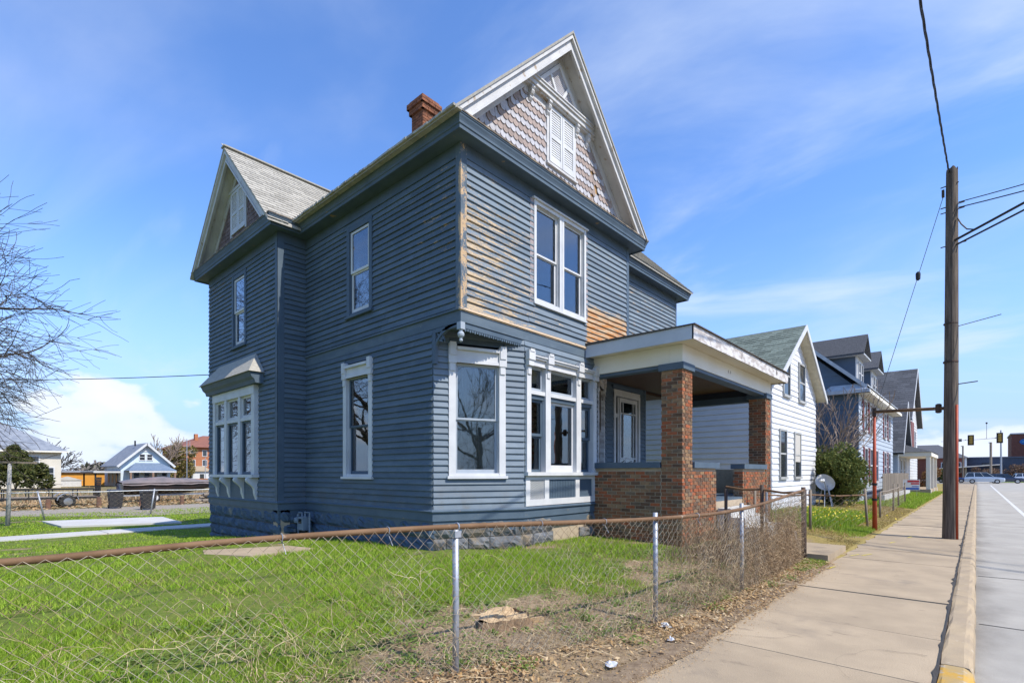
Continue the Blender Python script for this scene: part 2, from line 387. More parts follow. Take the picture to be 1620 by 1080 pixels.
def window(root, fr, u0, u1, z0, z1, cas, cw=.1, trim='white', sash='white', rails=(.5,), blocks=False, head=0, curtain=None, sill=True, proud=.04, glass='glass', cols=1, rec=.05, fw=.042, so=-.03):
    """casing outer edges u0..u1, z0..z1; sashes split at the given fractions"""
    T, S = MATS[trim], MATS[sash]
    mb = MB(); w0, w1 = u0+cw, u1-cw; y0, y1 = z0+(.05 if sill else cw), z1-max(cw, head)
    mb.fbox(fr, u0, w0, -.01, proud, z0, z1-(head if blocks else 0)); mb.fbox(fr, w1, u1, -.01, proud, z0, z1-(head if blocks else 0))
    mb.fbox(fr, w0 if not blocks else u0+.02, w1 if not blocks else u1-.02, -.01, proud-.004, y1, z1-(0.03 if blocks else 0.001))
    for a, b in ((w0, w0+.012), (w1-.012, w1)): mb.fbox(fr, a, b, -.12, -.0105, y0, y1)
    mb.fbox(fr, w0+.012, w1-.012, -.12, -.0105, y1-.012, y1)
    if not sill: mb.fbox(fr, w0, w1, -.01, proud-.004, z0, y0)
    win = mb.build('window', T, root)
    if sill:
        MB().fbox(fr, u0-.03, u1+.03, -.12, proud+.035, z0-.045, z0+.002).fbox(fr, w0, w1, -.12, proud-.01, z0+.002, y0).build('sill', T, win)
    if blocks:
        for s_ in (-1, 1):
            c = (u0+cw/2) if s_ < 0 else (u1-cw/2)
            MB().fbox(fr, c-cw*.58, c+cw*.58, -.01, proud+.03, z1-head*1.05, z1+.05).fbox(fr, c-cw*.45, c+cw*.45, -.01, proud+.045, z1-head*.55, z1+.075).fbox(fr, c-cw*.38, c+cw*.38, proud, proud+.018, z1-head*1.05-.13, z1-head*1.05).build('corner_block', T, win)
        MB().fbox(fr, u0+cw*1.1, u1-cw*1.1, -.01, proud+.05, z1-.045, z1+.005).fbox(fr, u0+cw*1.1, u1-cw*1.1, -.01, proud+.022, y1+.0, y1+.05).build('head_moulding', T, win)
    zc = [y0]+[y0+(y1-.012-y0)*r for r in rails]+[y1-.012]
    uc = [w0+.012+(w1-w0-.024)*i/cols for i in range(cols+1)]
    for ci in range(cols):
        for i in range(len(zc)-1):
            n1 = so-(rec*.55 if i == 0 and len(zc) > 2 else 0); n0 = n1-.032
            a, b, c, d = uc[ci], uc[ci+1], zc[i]+(0 if i == 0 else -.016), zc[i+1]
            sb = MB()
            sb.fbox(fr, a, a+fw, n0, n1, c, d); sb.fbox(fr, b-fw, b, n0, n1, c, d)
            sb.fbox(fr, a+fw, b-fw, n0, n1-.002, c, c+(fw*1.5 if i == 0 else fw*.8)); sb.fbox(fr, a+fw, b-fw, n0, n1-.002, d-fw*.8, d)
            so_ = sb.build('sash', S, win)
            MB().fbox(fr, a+fw-.004, b-fw+.004, (n0+n1)/2-.002, (n0+n1)/2+.002, c+fw*.7, d-fw*.7).build('pane', MATS[glass], win)
    if curtain:
        name, f0, f1, zt = curtain; cb = MB(); a, b = w0+(w1-w0)*f0, w0+(w1-w0)*f1; k = max(4, int((b-a)/.045))
        top, bot = y1-.01, y0+(y1-y0)*zt
        vs = []
        for i in range(k+1):
            u = a+(b-a)*i/k; n = -.2+.022*math.sin(i*2.1)+.01*math.sin(i*.9)
            vs += [fr.p(u, n, bot), fr.p(u, n, top)]
        cb.add(vs, [(2*i, 2*i+2, 2*i+3, 2*i+1) for i in range(k)]); cb.build('curtain', MATS[name], win, smooth=True)
    return win
def hole(u0, u1, z0, z1, cw): return (u0+cw, u1-cw, z0+.0, z1-cw)
def zg(x):
    P = ((-400, -1.2), (-90, -.62), (-37, -.5), (-27, -.45), (-15.4, -.2), (-11, .13), (-6.7, .2), (-4, .13), (-1.85, .0))
    if x >= -1.85: return 0.0
    return float(np.interp(x, [p[0] for p in P], [p[1] for p in P]))
def zgn(x): return np.interp(x, (-400, -90, -37, -27, -15.4, -11, -6.7, -4, -1.85), (-1.2, -.62, -.5, -.45, -.2, .13, .2, .13, 0.))

# ------------------------------------------------------------------ shared materials
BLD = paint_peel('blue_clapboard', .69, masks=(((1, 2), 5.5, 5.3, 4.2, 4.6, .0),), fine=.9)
PAL = paint_peel('pale_blue_clapboard', .715, fine=.9, paint=PALE, paint2=PALE2)
# street front: lighter blue, flaking in streaks, worst by the corner and beside the window pair
FRT = paint_peel('flaking_blue_clapboard', .735, paint=PALE, paint2=PALE2, masks=(((1, 2), 8.3, 5.6, 6.35, 5.5, .135), ((1, 2), 8.85, 8.98, 5.16, 4.78, .26)), fine=1.7, soft=.008, wood=(.38, .265, .145), wood2=(.52, .42, .29), stretch=(1.0, 1.0, 9), orange=((1, 8.86, 8.94), (2, 5.1, 4.7)))
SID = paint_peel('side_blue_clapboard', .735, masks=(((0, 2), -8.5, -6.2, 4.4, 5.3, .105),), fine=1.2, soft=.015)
WNG = paint_peel('wing_blue_clapboard', .63, masks=(((0, 2), -12.6, -15.3, 4.4, 6.0, .05),), fine=1.1, soft=.02, wood=(.13, .12, .11), wood2=(.17, .15, .13))
RWG = paint_peel('right_wing_clapboard', .64, paint=PALE, paint2=PALE2, masks=(((1, 2), 10, 10.1, 5.4, 4.4, .10),), fine=1.2)
CRN = paint_peel('corner_board_paint', .665, masks=(((0, 2), -6.06, -5.99, 6.7, 6.2, .13),), stretch=(3, 3, 1.6), scale=2.5, fine=1.2)
BTM = paint_peel('belt_paint', .68, masks=(((0, 2), -6.03, -5.985, 4.02, 4.06, .30),), stretch=(1.2, 1.2, 5), wood=(.55, .40, .25), wood2=(.68, .52, .36))
M('blue_trim', (.066, .098, .132), (.086, .120, .156), scale=2.5, rough=.55, bump=.12, bscale=30, dirt=((.05, .07, .09), 4, .62, .9))
M('blue_trim_worn', (.070, .102, .136), (.090, .126, .162), scale=2.5, rough=.6, bump=.2, bscale=30, dirt=((.30, .21, .12), 7, .66, .72, (.6, .6, 3)))
M('white', (.60, .60, .59), (.52, .52, .52), scale=3, rough=.5, bump=.12, bscale=40, dirt=((.42, .38, .32), 9, .64, .80))
M('white_worn', (.56, .55, .53), (.47, .46, .45), scale=3, rough=.6, bump=.25, bscale=35, dirt=((.34, .26, .18), 6, .60, .70))
M('grey_paint', (.30, .34, .38), (.36, .40, .44), scale=3, rough=.6, bump=.2, dirt=((.45, .44, .42), 8, .62, .7))
M('cream', (.62, .56, .42), (.68, .63, .50), scale=1.2, rough=.6, bump=.06, dirt=((.34, .28, .2), 3.0, .68, .8))
M('cream_white', (.68, .64, .53), (.72, .69, .60), scale=1.2, rough=.6, bump=.06, dirt=((.36, .30, .22), 3.0, .68, .8))
M('peeled_white', (.60, .58, .56), (.40, .36, .33), scale=4, stretch=(1, 1, 2.5), rough=.7, bump=.3, bscale=20, lo=.42, hi=.62, dirt=((.14, .12, .11), 2.2, .60, .66))
M('grey_fascia', (.48, .52, .56), (.42, .46, .50), scale=2, rough=.6, bump=.15, dirt=((.16, .16, .16), 4, .7, .8))
M('dark_inside', (.035, .03, .028), rough=.9)
M('room_wall', (.20, .17, .13), rough=.9)
M('lace', (.52, .50, .45), (.44, .41, .36), scale=20, rough=.9)
M('sheer_grey', (.36, .37, .37), (.26, .27, .27), scale=5, stretch=(6, 6, .5), rough=.9)
M('sheer_olive', (.30, .27, .19), (.18, .17, .11), scale=5, stretch=(6, 6, .5), rough=.9)
M('drape_grey', (.16, .17, .17), (.11, .11, .12), scale=6, rough=.9)
M('red_wood', (.20, .055, .035), (.14, .04, .028), scale=5, rough=.5)
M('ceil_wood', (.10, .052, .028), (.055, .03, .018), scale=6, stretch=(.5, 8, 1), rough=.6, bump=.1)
M('roof_grey', (.40, .38, .33), (.33, .31, .27), scale=14, rough=.92, bump=.35, bscale=220, vary=.16, spec=.1)
M('roof_dark', (.115, .118, .125), (.075, .078, .085), scale=16, rough=.92, bump=.35, bscale=200, vary=.2, spec=.1)
M('roof_green', (.20, .235, .20), (.13, .155, .13), scale=12, stretch=(1, 1, 3), rough=.92, bump=.3, bscale=120, vary=.25, spec=.1)
M('roof_edge', (.10, .09, .08), rough=.9)
M('shing_white', (.45, .44, .455), (.37, .36, .375), scale=20, rough=.7, vary=.10, bump=.2, dirt=((.40, .28, .16), 5, .68, .74))
M('shing_brown', (.34, .27, .235), (.28, .215, .185), scale=20, rough=.75, vary=.14, bump=.25, dirt=((.50, .36, .20), 5, .70, .76))
M('shing_dark', (.19, .135, .12), (.14, .10, .09), scale=20, rough=.8, vary=.25, bump=.25)
M('gable_back', (.14, .11, .10), rough=.9)
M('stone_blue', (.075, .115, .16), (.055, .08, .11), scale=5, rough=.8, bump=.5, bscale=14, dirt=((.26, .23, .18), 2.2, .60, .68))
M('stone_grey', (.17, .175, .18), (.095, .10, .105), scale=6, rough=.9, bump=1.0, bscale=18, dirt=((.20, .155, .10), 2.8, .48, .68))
M('mortar', (.44, .35, .245), (.36, .285, .20), scale=12, rough=.95, bump=.3)
BR = [M('brick_%s' % n, c, tuple(x*.7 for x in c), scale=18, rough=.85, bump=.4, bscale=70, vary=.15, spec=.2, dirt=((.10, .07, .05), 2.5, .56, .8)) for n, c in
      (('red', (.37, .115, .05)), ('brown', (.25, .12, .062)), ('umber', (.155, .09, .056)), ('tan', (.30, .185, .10)), ('grey', (.20, .14, .092)), ('rust', (.32, .13, .062)))]
BRW = [.16, .30, .14, .14, .10, .16]
M('chimney_brick', (.26, .10, .05), (.13, .055, .032), scale=9, rough=.9, bump=.4, vary=.2)
M('copper_green', (.16, .30, .22), rough=.7)
M('conc', (.405, .318, .215), (.33, .26, .178), scale=1.6, rough=.94, bump=.5, bscale=90, spec=.12, detail=10, dirt=((.225, .185, .14), 1.3, .56, .78), vary=.07)
M('conc_pale', (.52, .51, .48), (.45, .44, .42), scale=1.3, rough=.92, bump=.2, bscale=90, spec=.15, dirt=((.33, .31, .27), 1.2, .62, .8))
M('conc_kerb', (.40, .31, .20), (.33, .26, .18), scale=3, rough=.95, bump=.5, bscale=70, spec=.12, dirt=((.50, .44, .34), 14, .62, .72), detail=8)
M('asphalt', (.40, .372, .32), (.325, .303, .262), scale=1.1, rough=.96, bump=.5, bscale=110, spec=.1, dirt=((.26, .24, .205), .9, .58, .82), detail=10)
M('tar', (.06, .053, .045), rough=.8, bump=.4)
M('yellow_paint', (.48, .28, .05), (.38, .27, .12), scale=6, rough=.8, bump=.3, bscale=60, lo=.4, hi=.62, dirt=((.40, .33, .24), 7, .55, .62))
M('line_paint', (.60, .59, .56), (.44, .43, .41), scale=8, rough=.85, lo=.45, hi=.65)
M('rust_pipe', (.135, .075, .037), (.20, .118, .062), scale=5, rough=.75, metal=.15, bump=.15, bscale=90, dirt=((.44, .36, .28), 9, .62, .72), detail=7)
M('galv', (.40, .42, .45), (.30, .32, .35), scale=14, rough=.5, metal=.55, bump=.1, dirt=((.16, .10, .06), 22, .60, .68))
M('wire', (.46, .40, .31), (.24, .165, .10), scale=3.5, rough=.6, metal=.3, lo=.35, hi=.62)
M('iron_dark', (.055, .045, .04), (.10, .06, .04), scale=8, rough=.7, metal=.3)
M('black', (.02, .02, .021), rough=.6)
M('bin_plastic', (.026, .026, .028), (.04, .04, .042), scale=5, rough=.55)
M('tyre', (.025, .025, .025), rough=.85)
M('chrome', (.55, .56, .57), rough=.3, metal=.9)
M('tarp', (.15, .13, .125), (.21, .17, .16), scale=2, rough=.55, bump=.3, bscale=4, dirt=((.25, .10, .07), 1.3, .60, .75, (.4, .4, 3)))
M('pole_wood', (.16, .125, .095), (.075, .058, .045), scale=7, stretch=(5, 5, .22), rough=.9, bump=.9, bscale=10, lo=.34, hi=.66, detail=8, bstretch=(6, 6, .18), dirt=((.24, .19, .14), 5, .60, .75, (4, 4, .25)))
M('post_wood', (.26, .215, .165), (.17, .14, .11), scale=6, stretch=(4, 4, .4), rough=.9, bump=.4, bscale=12, vary=.2)
M('guard_orange', (.40, .065, .025), (.30, .05, .02), scale=4, rough=.5, dirt=((.12, .03, .02), 3, .66, .74, (1, 1, .5)))
M('cable', (.018, .018, .02), rough=.5)
M('cable_grey', (.16, .17, .18), rough=.4, metal=.6)
M('bark', (.05, .04, .034), (.09, .075, .065), scale=8, rough=.9, bump=.5, bscale=20)
M('bark_pale', (.22, .165, .125), (.30, .23, .18), scale=8, rough=.9)
M('stump_side', (.27, .18, .105), (.17, .11, .065), scale=12, stretch=(5, 5, .6), rough=.9, bump=.7, bscale=20)
M('wood_cut', (.52, .38, .22), (.36, .24, .13), scale=10, stretch=(1, 1, 4), rough=.9, bump=.6, bscale=24)
M('meter', (.17, .21, .25), (.22, .26, .30), scale=6, rough=.5)
M('soil', (.17, .12, .075), (.23, .17, .11), scale=4, rough=.98)
M_glass('glass', (.74, .77, .75), .95, wav=.02)
M_glass('glass_far', (.30, .32, .34), 1.1)
M_glass('glass_car', (.10, .11, .12), 1.2)
# ------------------------------------------------------------------ ground
def ground_material():
    m, nt, b = _nodes('lawn_soil'); b.inputs['Roughness'].default_value = .97; b.inputs['Specular IOR Level'].default_value = .08
    p = _pos(nt)
    g = _mix(nt, _range(nt, _noise(nt, 9, 7, rough=.7), .3, .7), (.10, .15, .025), (.17, .20, .045))
    soil = _mix(nt, _range(nt, _noise(nt, 22, 7, rough=.7), .32, .68), (.20, .14, .085), (.36, .27, .17))
    straw = _mix(nt, _range(nt, _noise(nt, 16, 7, rough=.7), .3, .7), (.36, .26, .10), (.20, .17, .05))
    big = _noise(nt, .9, 5, rough=.6)
    # bare earth along the fence and by the steps, straw on the neighbour's verge, grass elsewhere
    near = _range(nt, p[0], -4.6, -2.9)
    f = _range(nt, _math(nt, 'ADD', big, _math(nt, 'MULTIPLY', _math(nt, 'MULTIPLY', near, _range(nt, p[1], 1.2, 3.0)), .30)), .56, .66)
    col = _mix(nt, f, g, soil)
    back = _math(nt, 'MULTIPLY', _range(nt, p[1], 10.2, 10.8), _range(nt, p[0], -8, -6.5))
    col = _mix(nt, _math(nt, 'MULTIPLY', back, _range(nt, _noise(nt, 1.3, 4), .34, .46)), col, straw)
    far = _range(nt, p[0], -34, -39)
    col = _mix(nt, far, col, _mix(nt, _range(nt, _noise(nt, .7, 6, rough=.7), .35, .65), (.26, .19, .10), (.13, .13, .06)))
    nt.links.new(col, b.inputs['Base Color'])
    _bump(nt, b, _noise(nt, 30, 8, rough=.7), .8, .03)
    MATS['ground'] = m; return m
def make_ground():
    xs = [-900, -400, -200, -120, -90, -70, -55, -45, -40, -37, -33, -30, -27, -24, -21, -18, -15.4, -13, -11]+[-10.5+.3*i for i in range(29)]+[-1.9, -1.80, -1.76, 10.2, 30, 200, 900]
    ys = [-300, -60, -20, -8, -4]+[-3+.3*i for i in range(64)]+[18, 21, 25, 30, 40, 55, 80, 120, 160, 250, 500, 1200]
    vs, nx = [], len(xs)
    for y in ys:
        for x in xs:
            z = zg(x) if x <= -1.80 else (-.06 if x < 9 else .0)
            if x >= -1.76 and x < 11: z = -.32
            if -10.6 < x < -1.95 and -3.1 < y < 17: z += .014*math.sin(x*3.1+y*1.7)+.012*math.sin(y*4.3-x*2.2)
            if y > 96: z = min(z, -.32)
            vs.append((x, y, z))
    fs = [(j*nx+i, j*nx+i+1, (j+1)*nx+i+1, (j+1)*nx+i) for j in range(len(ys)-1) for i in range(nx-1)]
    struct(MB().add(vs, fs).build('ground', ground_material(), smooth=True))
make_ground()
# road, kerb, sidewalk
def road_material():
    m = MATS['asphalt']; nt = m.node_tree; b = nt.nodes['Principled BSDF']; p = _pos(nt)
    old = b.inputs['Base Color'].links[0].from_socket
    k = _math(nt, 'MULTIPLY', _range(nt, _math(nt, 'ADD', p[0], _math(nt, 'MULTIPLY', _noise(nt, 1.6, 7, (1, .6, 1), .65), -.75)), -.08, -.50), .6)
    col = _mix(nt, k, old, (.115, .10, .082))
    sp_ = _range(nt, _noise(nt, 130, 2), .62, .70); col = _mix(nt, _math(nt, 'MULTIPLY', sp_, .45), col, (.46, .44, .40))
    nt.links.new(col, b.inputs['Base Color'])
    m = MATS['conc']; nt = m.node_tree; b = nt.nodes['Principled BSDF']; old = b.inputs['Base Color'].links[0].from_socket; p = _pos(nt)
    sp_ = _range(nt, _noise(nt, 160, 2), .60, .70); col = _mix(nt, _math(nt, 'MULTIPLY', sp_, .25), old, (.20, .165, .125))
    st = _math(nt, 'MULTIPLY', _range(nt, _noise(nt, 1.9, 8, (1, 2.4, 1), .7, (4, 4, 4)), .60, .74), .55); col = _mix(nt, st, col, (.15, .12, .09))
    nt.links.new(col, b.inputs['Base Color'])
road_material()
struct(MB().add([(-.01, -40, -.115), (10, -40, -.115), (10, 97, -.115), (-.01, 97, -.115)], [(0, 1, 2, 3)]).add([(-160, 97, -.119), (160, 97, -.119), (160, 150, -.119), (-160, 150, -.119)], [(0, 1, 2, 3)]).build('road', MATS['asphalt']))
def strip(pts, w, z, jit=.3):
    L, Rr = [], []
    for (x, y) in pts:
        k = w*(1+jit*random.uniform(-1, 1)); L.append((x-k/2, y, z)); Rr.append((x+k/2, y, z))
    n = len(pts); return L+Rr, [(i, i+n, i+n+1, i+1) for i in range(n-1)]
mb = MB(); v, f = strip([(1.36, 14+i) for i in range(80)], .12, -.111, .05); mb.add(v, f)
struct(mb.build('lane_line', MATS['line_paint']))
mb = MB()
for y in (4.2, 7.4, 10.9, 16.0, 21.5):   # sealed cracks across the carriageway
    v = []; k = 14
    for i in range(k+1): v += [(.02+i*.5, y+.03*math.sin(i*1.7+y)+i*.02, -.111), (.02+i*.5, y+.03*math.sin(i*1.7+y)+i*.02+.022*random.uniform(.5, 1.4), -.111)]
    mb.add(v, [(2*i, 2*i+2, 2*i+3, 2*i+1) for i in range(k)])
struct(mb.build('road_cracks', MATS['tar']))
mb = MB(); k = 400; v = []
for i in range(k+1):
    y = 1.0+i*.2; w = .10+.10*abs(math.sin(i*.37)+.6*math.sin(i*.11+1)); v += [(-.012, y, -.112), (.02+w*random.uniform(.6, 1.1), y, -.112)]
gm = 0 and M('gutter_grime', (.10, .09, .075), (.17, .155, .135), scale=4, rough=.95, bump=.4, bscale=40)
side = bpy.data.objects.new('sidewalk', None); COL.objects.link(side); struct(side); ORG[side.name] = (0, 0, 0)
kerb = bpy.data.objects.new('kerb', None); COL.objects.link(kerb); struct(kerb); ORG[kerb.name] = (0, 0, 0)
seams = [-6, -4.5, -3, -1.5, 0, 1.55, 3.15, 4.70, 6.02, 7.7, 9.2, 10.8, 12.3, 13.9, 15.5, 17.1, 18.6]+[20.2+1.55*i for i in range(49)]
for i, (a, b) in enumerate(zip(seams, seams[1:])):
    mb = MB(); n = 6; vs = []; g = .006; sk = random.uniform(-.02, .02)
    z = random.uniform(-.006, .004)
    pts = [(-.228, a+g+sk), (-.228, b-g+sk)]
    k = 7
    left = [(-1.80+.035*math.sin((a+(b-a)*j/k)*5.3)+random.uniform(-.02, .02), a+g+(b-a-2*g)*j/k) for j in range(k, -1, -1)]
    poly = pts+left; m = len(poly)
    tilt = random.uniform(-.003, .003)
    top = [(x, y, z+tilt*(x+1)) for x, y in poly]; bot = [(x, y, -.12) for x, y in poly]
    mb.add(top+bot, [tuple(range(m))]+[(j, j+m, (j+1) % m+m, (j+1) % m) for j in range(m)])
    mb.build('slab', MATS['conc'], side, fix=True)
k0 = 1.9
prof = [(-.214, -.3), (-.212, -.008), (-.185, .0), (-.075, -.002), (-.045, -.012), (-.02, -.045), (-.008, -.118), (-.008, -.3)]
kys = [-6, -3, -.3, 2.3, 5.3]+[8.35+3.05*i for i in range(28)]
for i, (a, b) in enumerate(zip(kys, kys[1:])):
    mb = MB(); n = 10; m = len(prof); vs = []
    for j in range(n+1):
        y = a+.008+(b-a-.016)*j/n
        for (x, z) in prof: vs.append((x+random.uniform(-.006, .006), y, z+(random.uniform(-.007, .004) if z > -.2 else 0)))
    fs = [(j*m+q, (j+1)*m+q, (j+1)*m+q+1, j*m+q+1) for j in range(n) for q in range(m-1)]+[tuple(range(m)), tuple(n*m+q for q in reversed(range(m)))]
    mb.add(vs, fs).build('kerb_stone', MATS['yellow_paint'] if b <= 5.4 and a > 1 else MATS['conc_kerb'], kerb, fix=True)
# crumbled tarry joint between kerb and sidewalk
mb = MB(); vs = []; k = 700
for i in range(k+1):
    y = -4+i*.12; w = .002+.03*abs(math.sin(i*.9)*math.sin(i*.23+1)*math.sin(i*.071))*random.uniform(.3, 1.6)
    vs += [(-.227-w, y, .0062), (-.216+w*.25, y, .0062)]
struct(mb.add(vs, [(2*i, 2*i+1, 2*i+3, 2*i+2) for i in range(k)]).build('kerb_joint', MATS['tar']))
struct(MB().box(-.30, -.20, -6, 95, -.3, -.022).build('joint_bed', MATS['soil']))
# yellow survey marks sprayed on the sidewalk
ym = M('spray_yellow', (.62, .50, .05), (.45, .38, .16), scale=16, rough=.9, lo=.4, hi=.6)
mb = MB()
for (x, y, dx, dy) in ((-1.72, 11.0, .10, .34), (-1.56, 11.2, .10, .34), (-1.75, 9.3, .05, .30), (-1.4, 13.6, .06, .3), (-1.2, 15.0, .05, .3)):
    mb.add([(x, y, .007), (x+.035, y, .007), (x+dx+.035, y+dy, .007), (x+dx, y+dy, .007)], [(0, 1, 2, 3)])
struct(mb.build('survey_marks', ym))
mb = MB()
for (cx_, cy_, r) in ((-1.35, 6.1, .17), (-.75, 6.35, .12), (-1.1, 6.12, .07)):
    n = 18; mb.add([(cx_+math.cos(6.283*i/n)*r*1.5*random.uniform(.5, 1.1), cy_+math.sin(6.283*i/n)*r*.55*random.uniform(.5, 1.1), .0085) for i in range(n)], [tuple(range(n))])
# hairline cracks in the slabs
mb = MB()
for (x, y, a, n_) in ((-.3, 5.4, 2.6, 16), (-1.75, 8.1, .3, 12), (-.9, 9.2, 1.4, 14), (-1.7, 4.9, .5, 10), (-.35, 12.6, 2.9, 14), (-1.2, 13.9, 1.2, 12)):
    L_, R_ = [], []
    for i in range(n_):
        w_ = .0035*random.uniform(.4, 1.3)*(1-i/n_*.7); L_.append((x, y-w_, .0068)); R_.append((x, y+w_, .0068)); a += random.gauss(0, .35); x += math.cos(a)*.09; y += math.sin(a)*.09
        if x > -.27 or x < -1.76: break
    k_ = len(L_)
    if k_ > 2: mb.add(L_+R_, [(i, i+1, k_+i+1, k_+i) for i in range(k_-1)])
stuff(mb.build('slab_cracks', MATS['tar'], side))
# walks and pad in the side yard
def slab(name, pts, th, mat, lift=.02, parent=None):
    mb = MB(); top = [(x, y, zg(x)+lift) for x, y in pts]; n = len(pts)
    mb.add(top+[(x, y, z-th) for x, y, z in top], [tuple(range(n))]+[(i, i+n, (i+1) % n+n, (i+1) % n) for i in range(n)])
    return mb.build(name, MATS[mat], parent, fix=True)
struct(slab('concrete_pad', [(-27.5, 2.6), (-23.2, 2.7), (-21.4, 5.8), (-25.9, 6.3)], .14, 'conc_pale', .06))
path = bpy.data.objects.new('garden_path', None); COL.objects.link(path); struct(path); ORG[path.name] = (0, 0, 0)
ys = [-4, -1.5, .9, 3.2, 5.6, 8, 10.4]
for a, b in zip(ys, ys[1:]): slab('slab', [(-20.1, a+.01), (-18.7, a+.01), (-18.7, b-.01), (-20.1, b-.01)], .12, 'conc_pale', .035, path)
struct(slab('stone_flag', [(-9.9, 3.0), (-9.35, 2.85), (-8.5, 3.25), (-8.45, 4.35), (-9.3, 4.2)], .08, 'conc', .025))
sp = bpy.data.objects.new('entry_walk', None); COL.objects.link(sp); struct(sp); ORG[sp.name] = (0, 0, 0)
MB().box(-2.9, -1.86, 10.0, 11.6, -.12, .115).build('slab', MATS['conc'], sp)
MB().box(-3.6, -2.91, 10.05, 11.6, -.12, .12).build('slab', MATS['conc'], sp)
# gravel alley behind the yard
gv = M('gravel', (.36, .31, .25), (.22, .19, .15), scale=22, rough=.97, bump=.8, bscale=60, detail=8, lo=.35, hi=.65)
n = 24; vs = []
for i in range(n+1):
    y = -20+i*2.6; xa = -34+2.2*math.sin(y*.13)+(5.0 if y > 5.5 else max(0, (y-2)*1.4)); xb = -38.2+.8*math.sin(y*.2)
    xa = min(xa, -28.3); vs += [(xb, y, zg(xb)+.012), (xa, y, zg(xa)+.012)]
struct(MB().add(vs, [(2*i, 2*i+1, 2*i+3, 2*i+2) for i in range(n)]).build('gravel_alley', gv))
# ------------------------------------------------------------------ the blue corner house
H = thing('blue_house', 'weathered blue clapboard Victorian house with steep white-trimmed gables and brick porch', 'house', (-10, 7.5, .2))
Z0, ZB, ZS = .88, 4.09, 6.68           # foot of the siding, belt drip, soffit
XF, YL, XB, YW = -6.0, 5.44, -6.68, 4.82
def wallpart(fr, u0, u1, z0, z1, holes, mat):
    mb = MB(); wall_sheet(mb, fr, u0, u1, z0, z1, holes); return mb.build('wall', mat, H)
BT = MATS['blue_trim']
# upper street front
F1 = Fr((XF, 10.65), (XF, YL)); h1 = [(F1.u(8.83), F1.u(7.24), 4.64, 6.46)]
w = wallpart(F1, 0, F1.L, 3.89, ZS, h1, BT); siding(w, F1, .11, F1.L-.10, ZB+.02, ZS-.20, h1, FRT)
# upper side wall
S1 = Fr((XF, YL), (-11.12, YL)); h2 = [(S1.u(-8.47), S1.u(-9.32), 4.62, 6.34)]
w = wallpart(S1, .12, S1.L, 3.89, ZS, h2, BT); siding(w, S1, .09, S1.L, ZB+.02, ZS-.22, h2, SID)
# lower side wall
S2 = Fr((XB, YL), (-11.12, YL)); h3 = [(S2.u(-8.47), S2.u(-9.46), 1.44, 3.68)]
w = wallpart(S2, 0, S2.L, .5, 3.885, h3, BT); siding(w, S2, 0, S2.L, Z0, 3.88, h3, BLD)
# lower bay: cut corner, front, second cut corner
C1 = Fr((XF, 6.95), (XB, YL)); h4 = [(.38, 1.385, 1.46, 3.69)]
w = wallpart(C1, 0, C1.L, .5, 3.885, h4, BT); siding(w, C1, 0, C1.L, Z0, 3.88, h4, PAL)
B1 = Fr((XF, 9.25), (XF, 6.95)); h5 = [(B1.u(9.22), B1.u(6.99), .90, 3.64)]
w = wallpart(B1, 0, B1.L, .5, 3.885, [(B1.u(9.2), B1.u(7.02), 1.5, 3.6)], BT); siding(w, B1, 0, B1.L, Z0, 3.88, h5, PAL)
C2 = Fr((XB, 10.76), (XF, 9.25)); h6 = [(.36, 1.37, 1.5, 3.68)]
w = wallpart(C2, 0, C2.L, .5, 3.885, h6, BT); siding(w, C2, 0, C2.L, Z0+.02, 3.88, h6, PAL, single=False)
D1 = Fr((XB, 12.78), (XB, 10.76)); h7 = [(D1.u(12.42), D1.u(11.1), .96, 3.45)]
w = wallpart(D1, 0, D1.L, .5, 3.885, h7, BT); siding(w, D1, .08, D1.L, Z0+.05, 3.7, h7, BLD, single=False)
R1 = Fr((XB, 14.7), (XB, 10.66))
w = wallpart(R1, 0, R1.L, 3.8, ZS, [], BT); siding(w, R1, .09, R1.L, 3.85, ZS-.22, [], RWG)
# the side wing: return and gable wall
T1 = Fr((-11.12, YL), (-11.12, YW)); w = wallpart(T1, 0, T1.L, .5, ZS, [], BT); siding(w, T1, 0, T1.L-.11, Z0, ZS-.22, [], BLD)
G1 = Fr((-11.12, YW), (-15.37, YW)); h8 = [(G1.u(-12.82), G1.u(-13.65), 4.58, 6.3), (G1.u(-12.1), G1.u(-14.75), 1.40, 3.75)]
w = wallpart(G1, .12, G1.L, .5, ZS, h8, BT); siding(w, G1, .11, G1.L, Z0, ZS-.22, h8, WNG, single=False)
# walls on the far sides
for a, b in (((-15.37, YW), (-15.37, 14.7)), ((-15.37, 14.7), (XB, 14.7)), ((-10.5, 12.66), (XB-.12, 12.66))):
    fr = Fr(a, b); mb = MB(); z0 = .3
    if a[1] > 14: mb.fbox(fr, 0, fr.L, -.12, 0, 3.8, ZS)
    elif a[1] > 12: fr = Fr(b, a); mb.fbox(fr, 0, fr.L, -.12, 0, z0, 3.8)
    else: mb.fbox(fr, .12, fr.L, -.12, 0, z0, ZS)
    mb.build('wall', BT, H)
MB().box(-15.2, -6.9, 5.6, 14.5, 3.72, 3.80).box(-15.2, -11.3, 5.0, 5.6, 3.74, 3.80).build('upper_floor', MATS['ceil_wood'], H)
MB().box(-15.2, -6.9, 5.6, 12.6, .84, .90).box(-15.2, -11.3, 5.0, 5.6, .83, .90).build('lower_floor', MATS['ceil_wood'], H)
MB().box(-15.2, -6.3, 9.3, 9.4, .92, 3.7).box(-15.2, -6.3, 9.3, 9.4, 3.82, 6.6).box(-11.0, -10.9, 5.7, 9.28, .92, 3.7).build('partition', MATS['room_wall'], H)
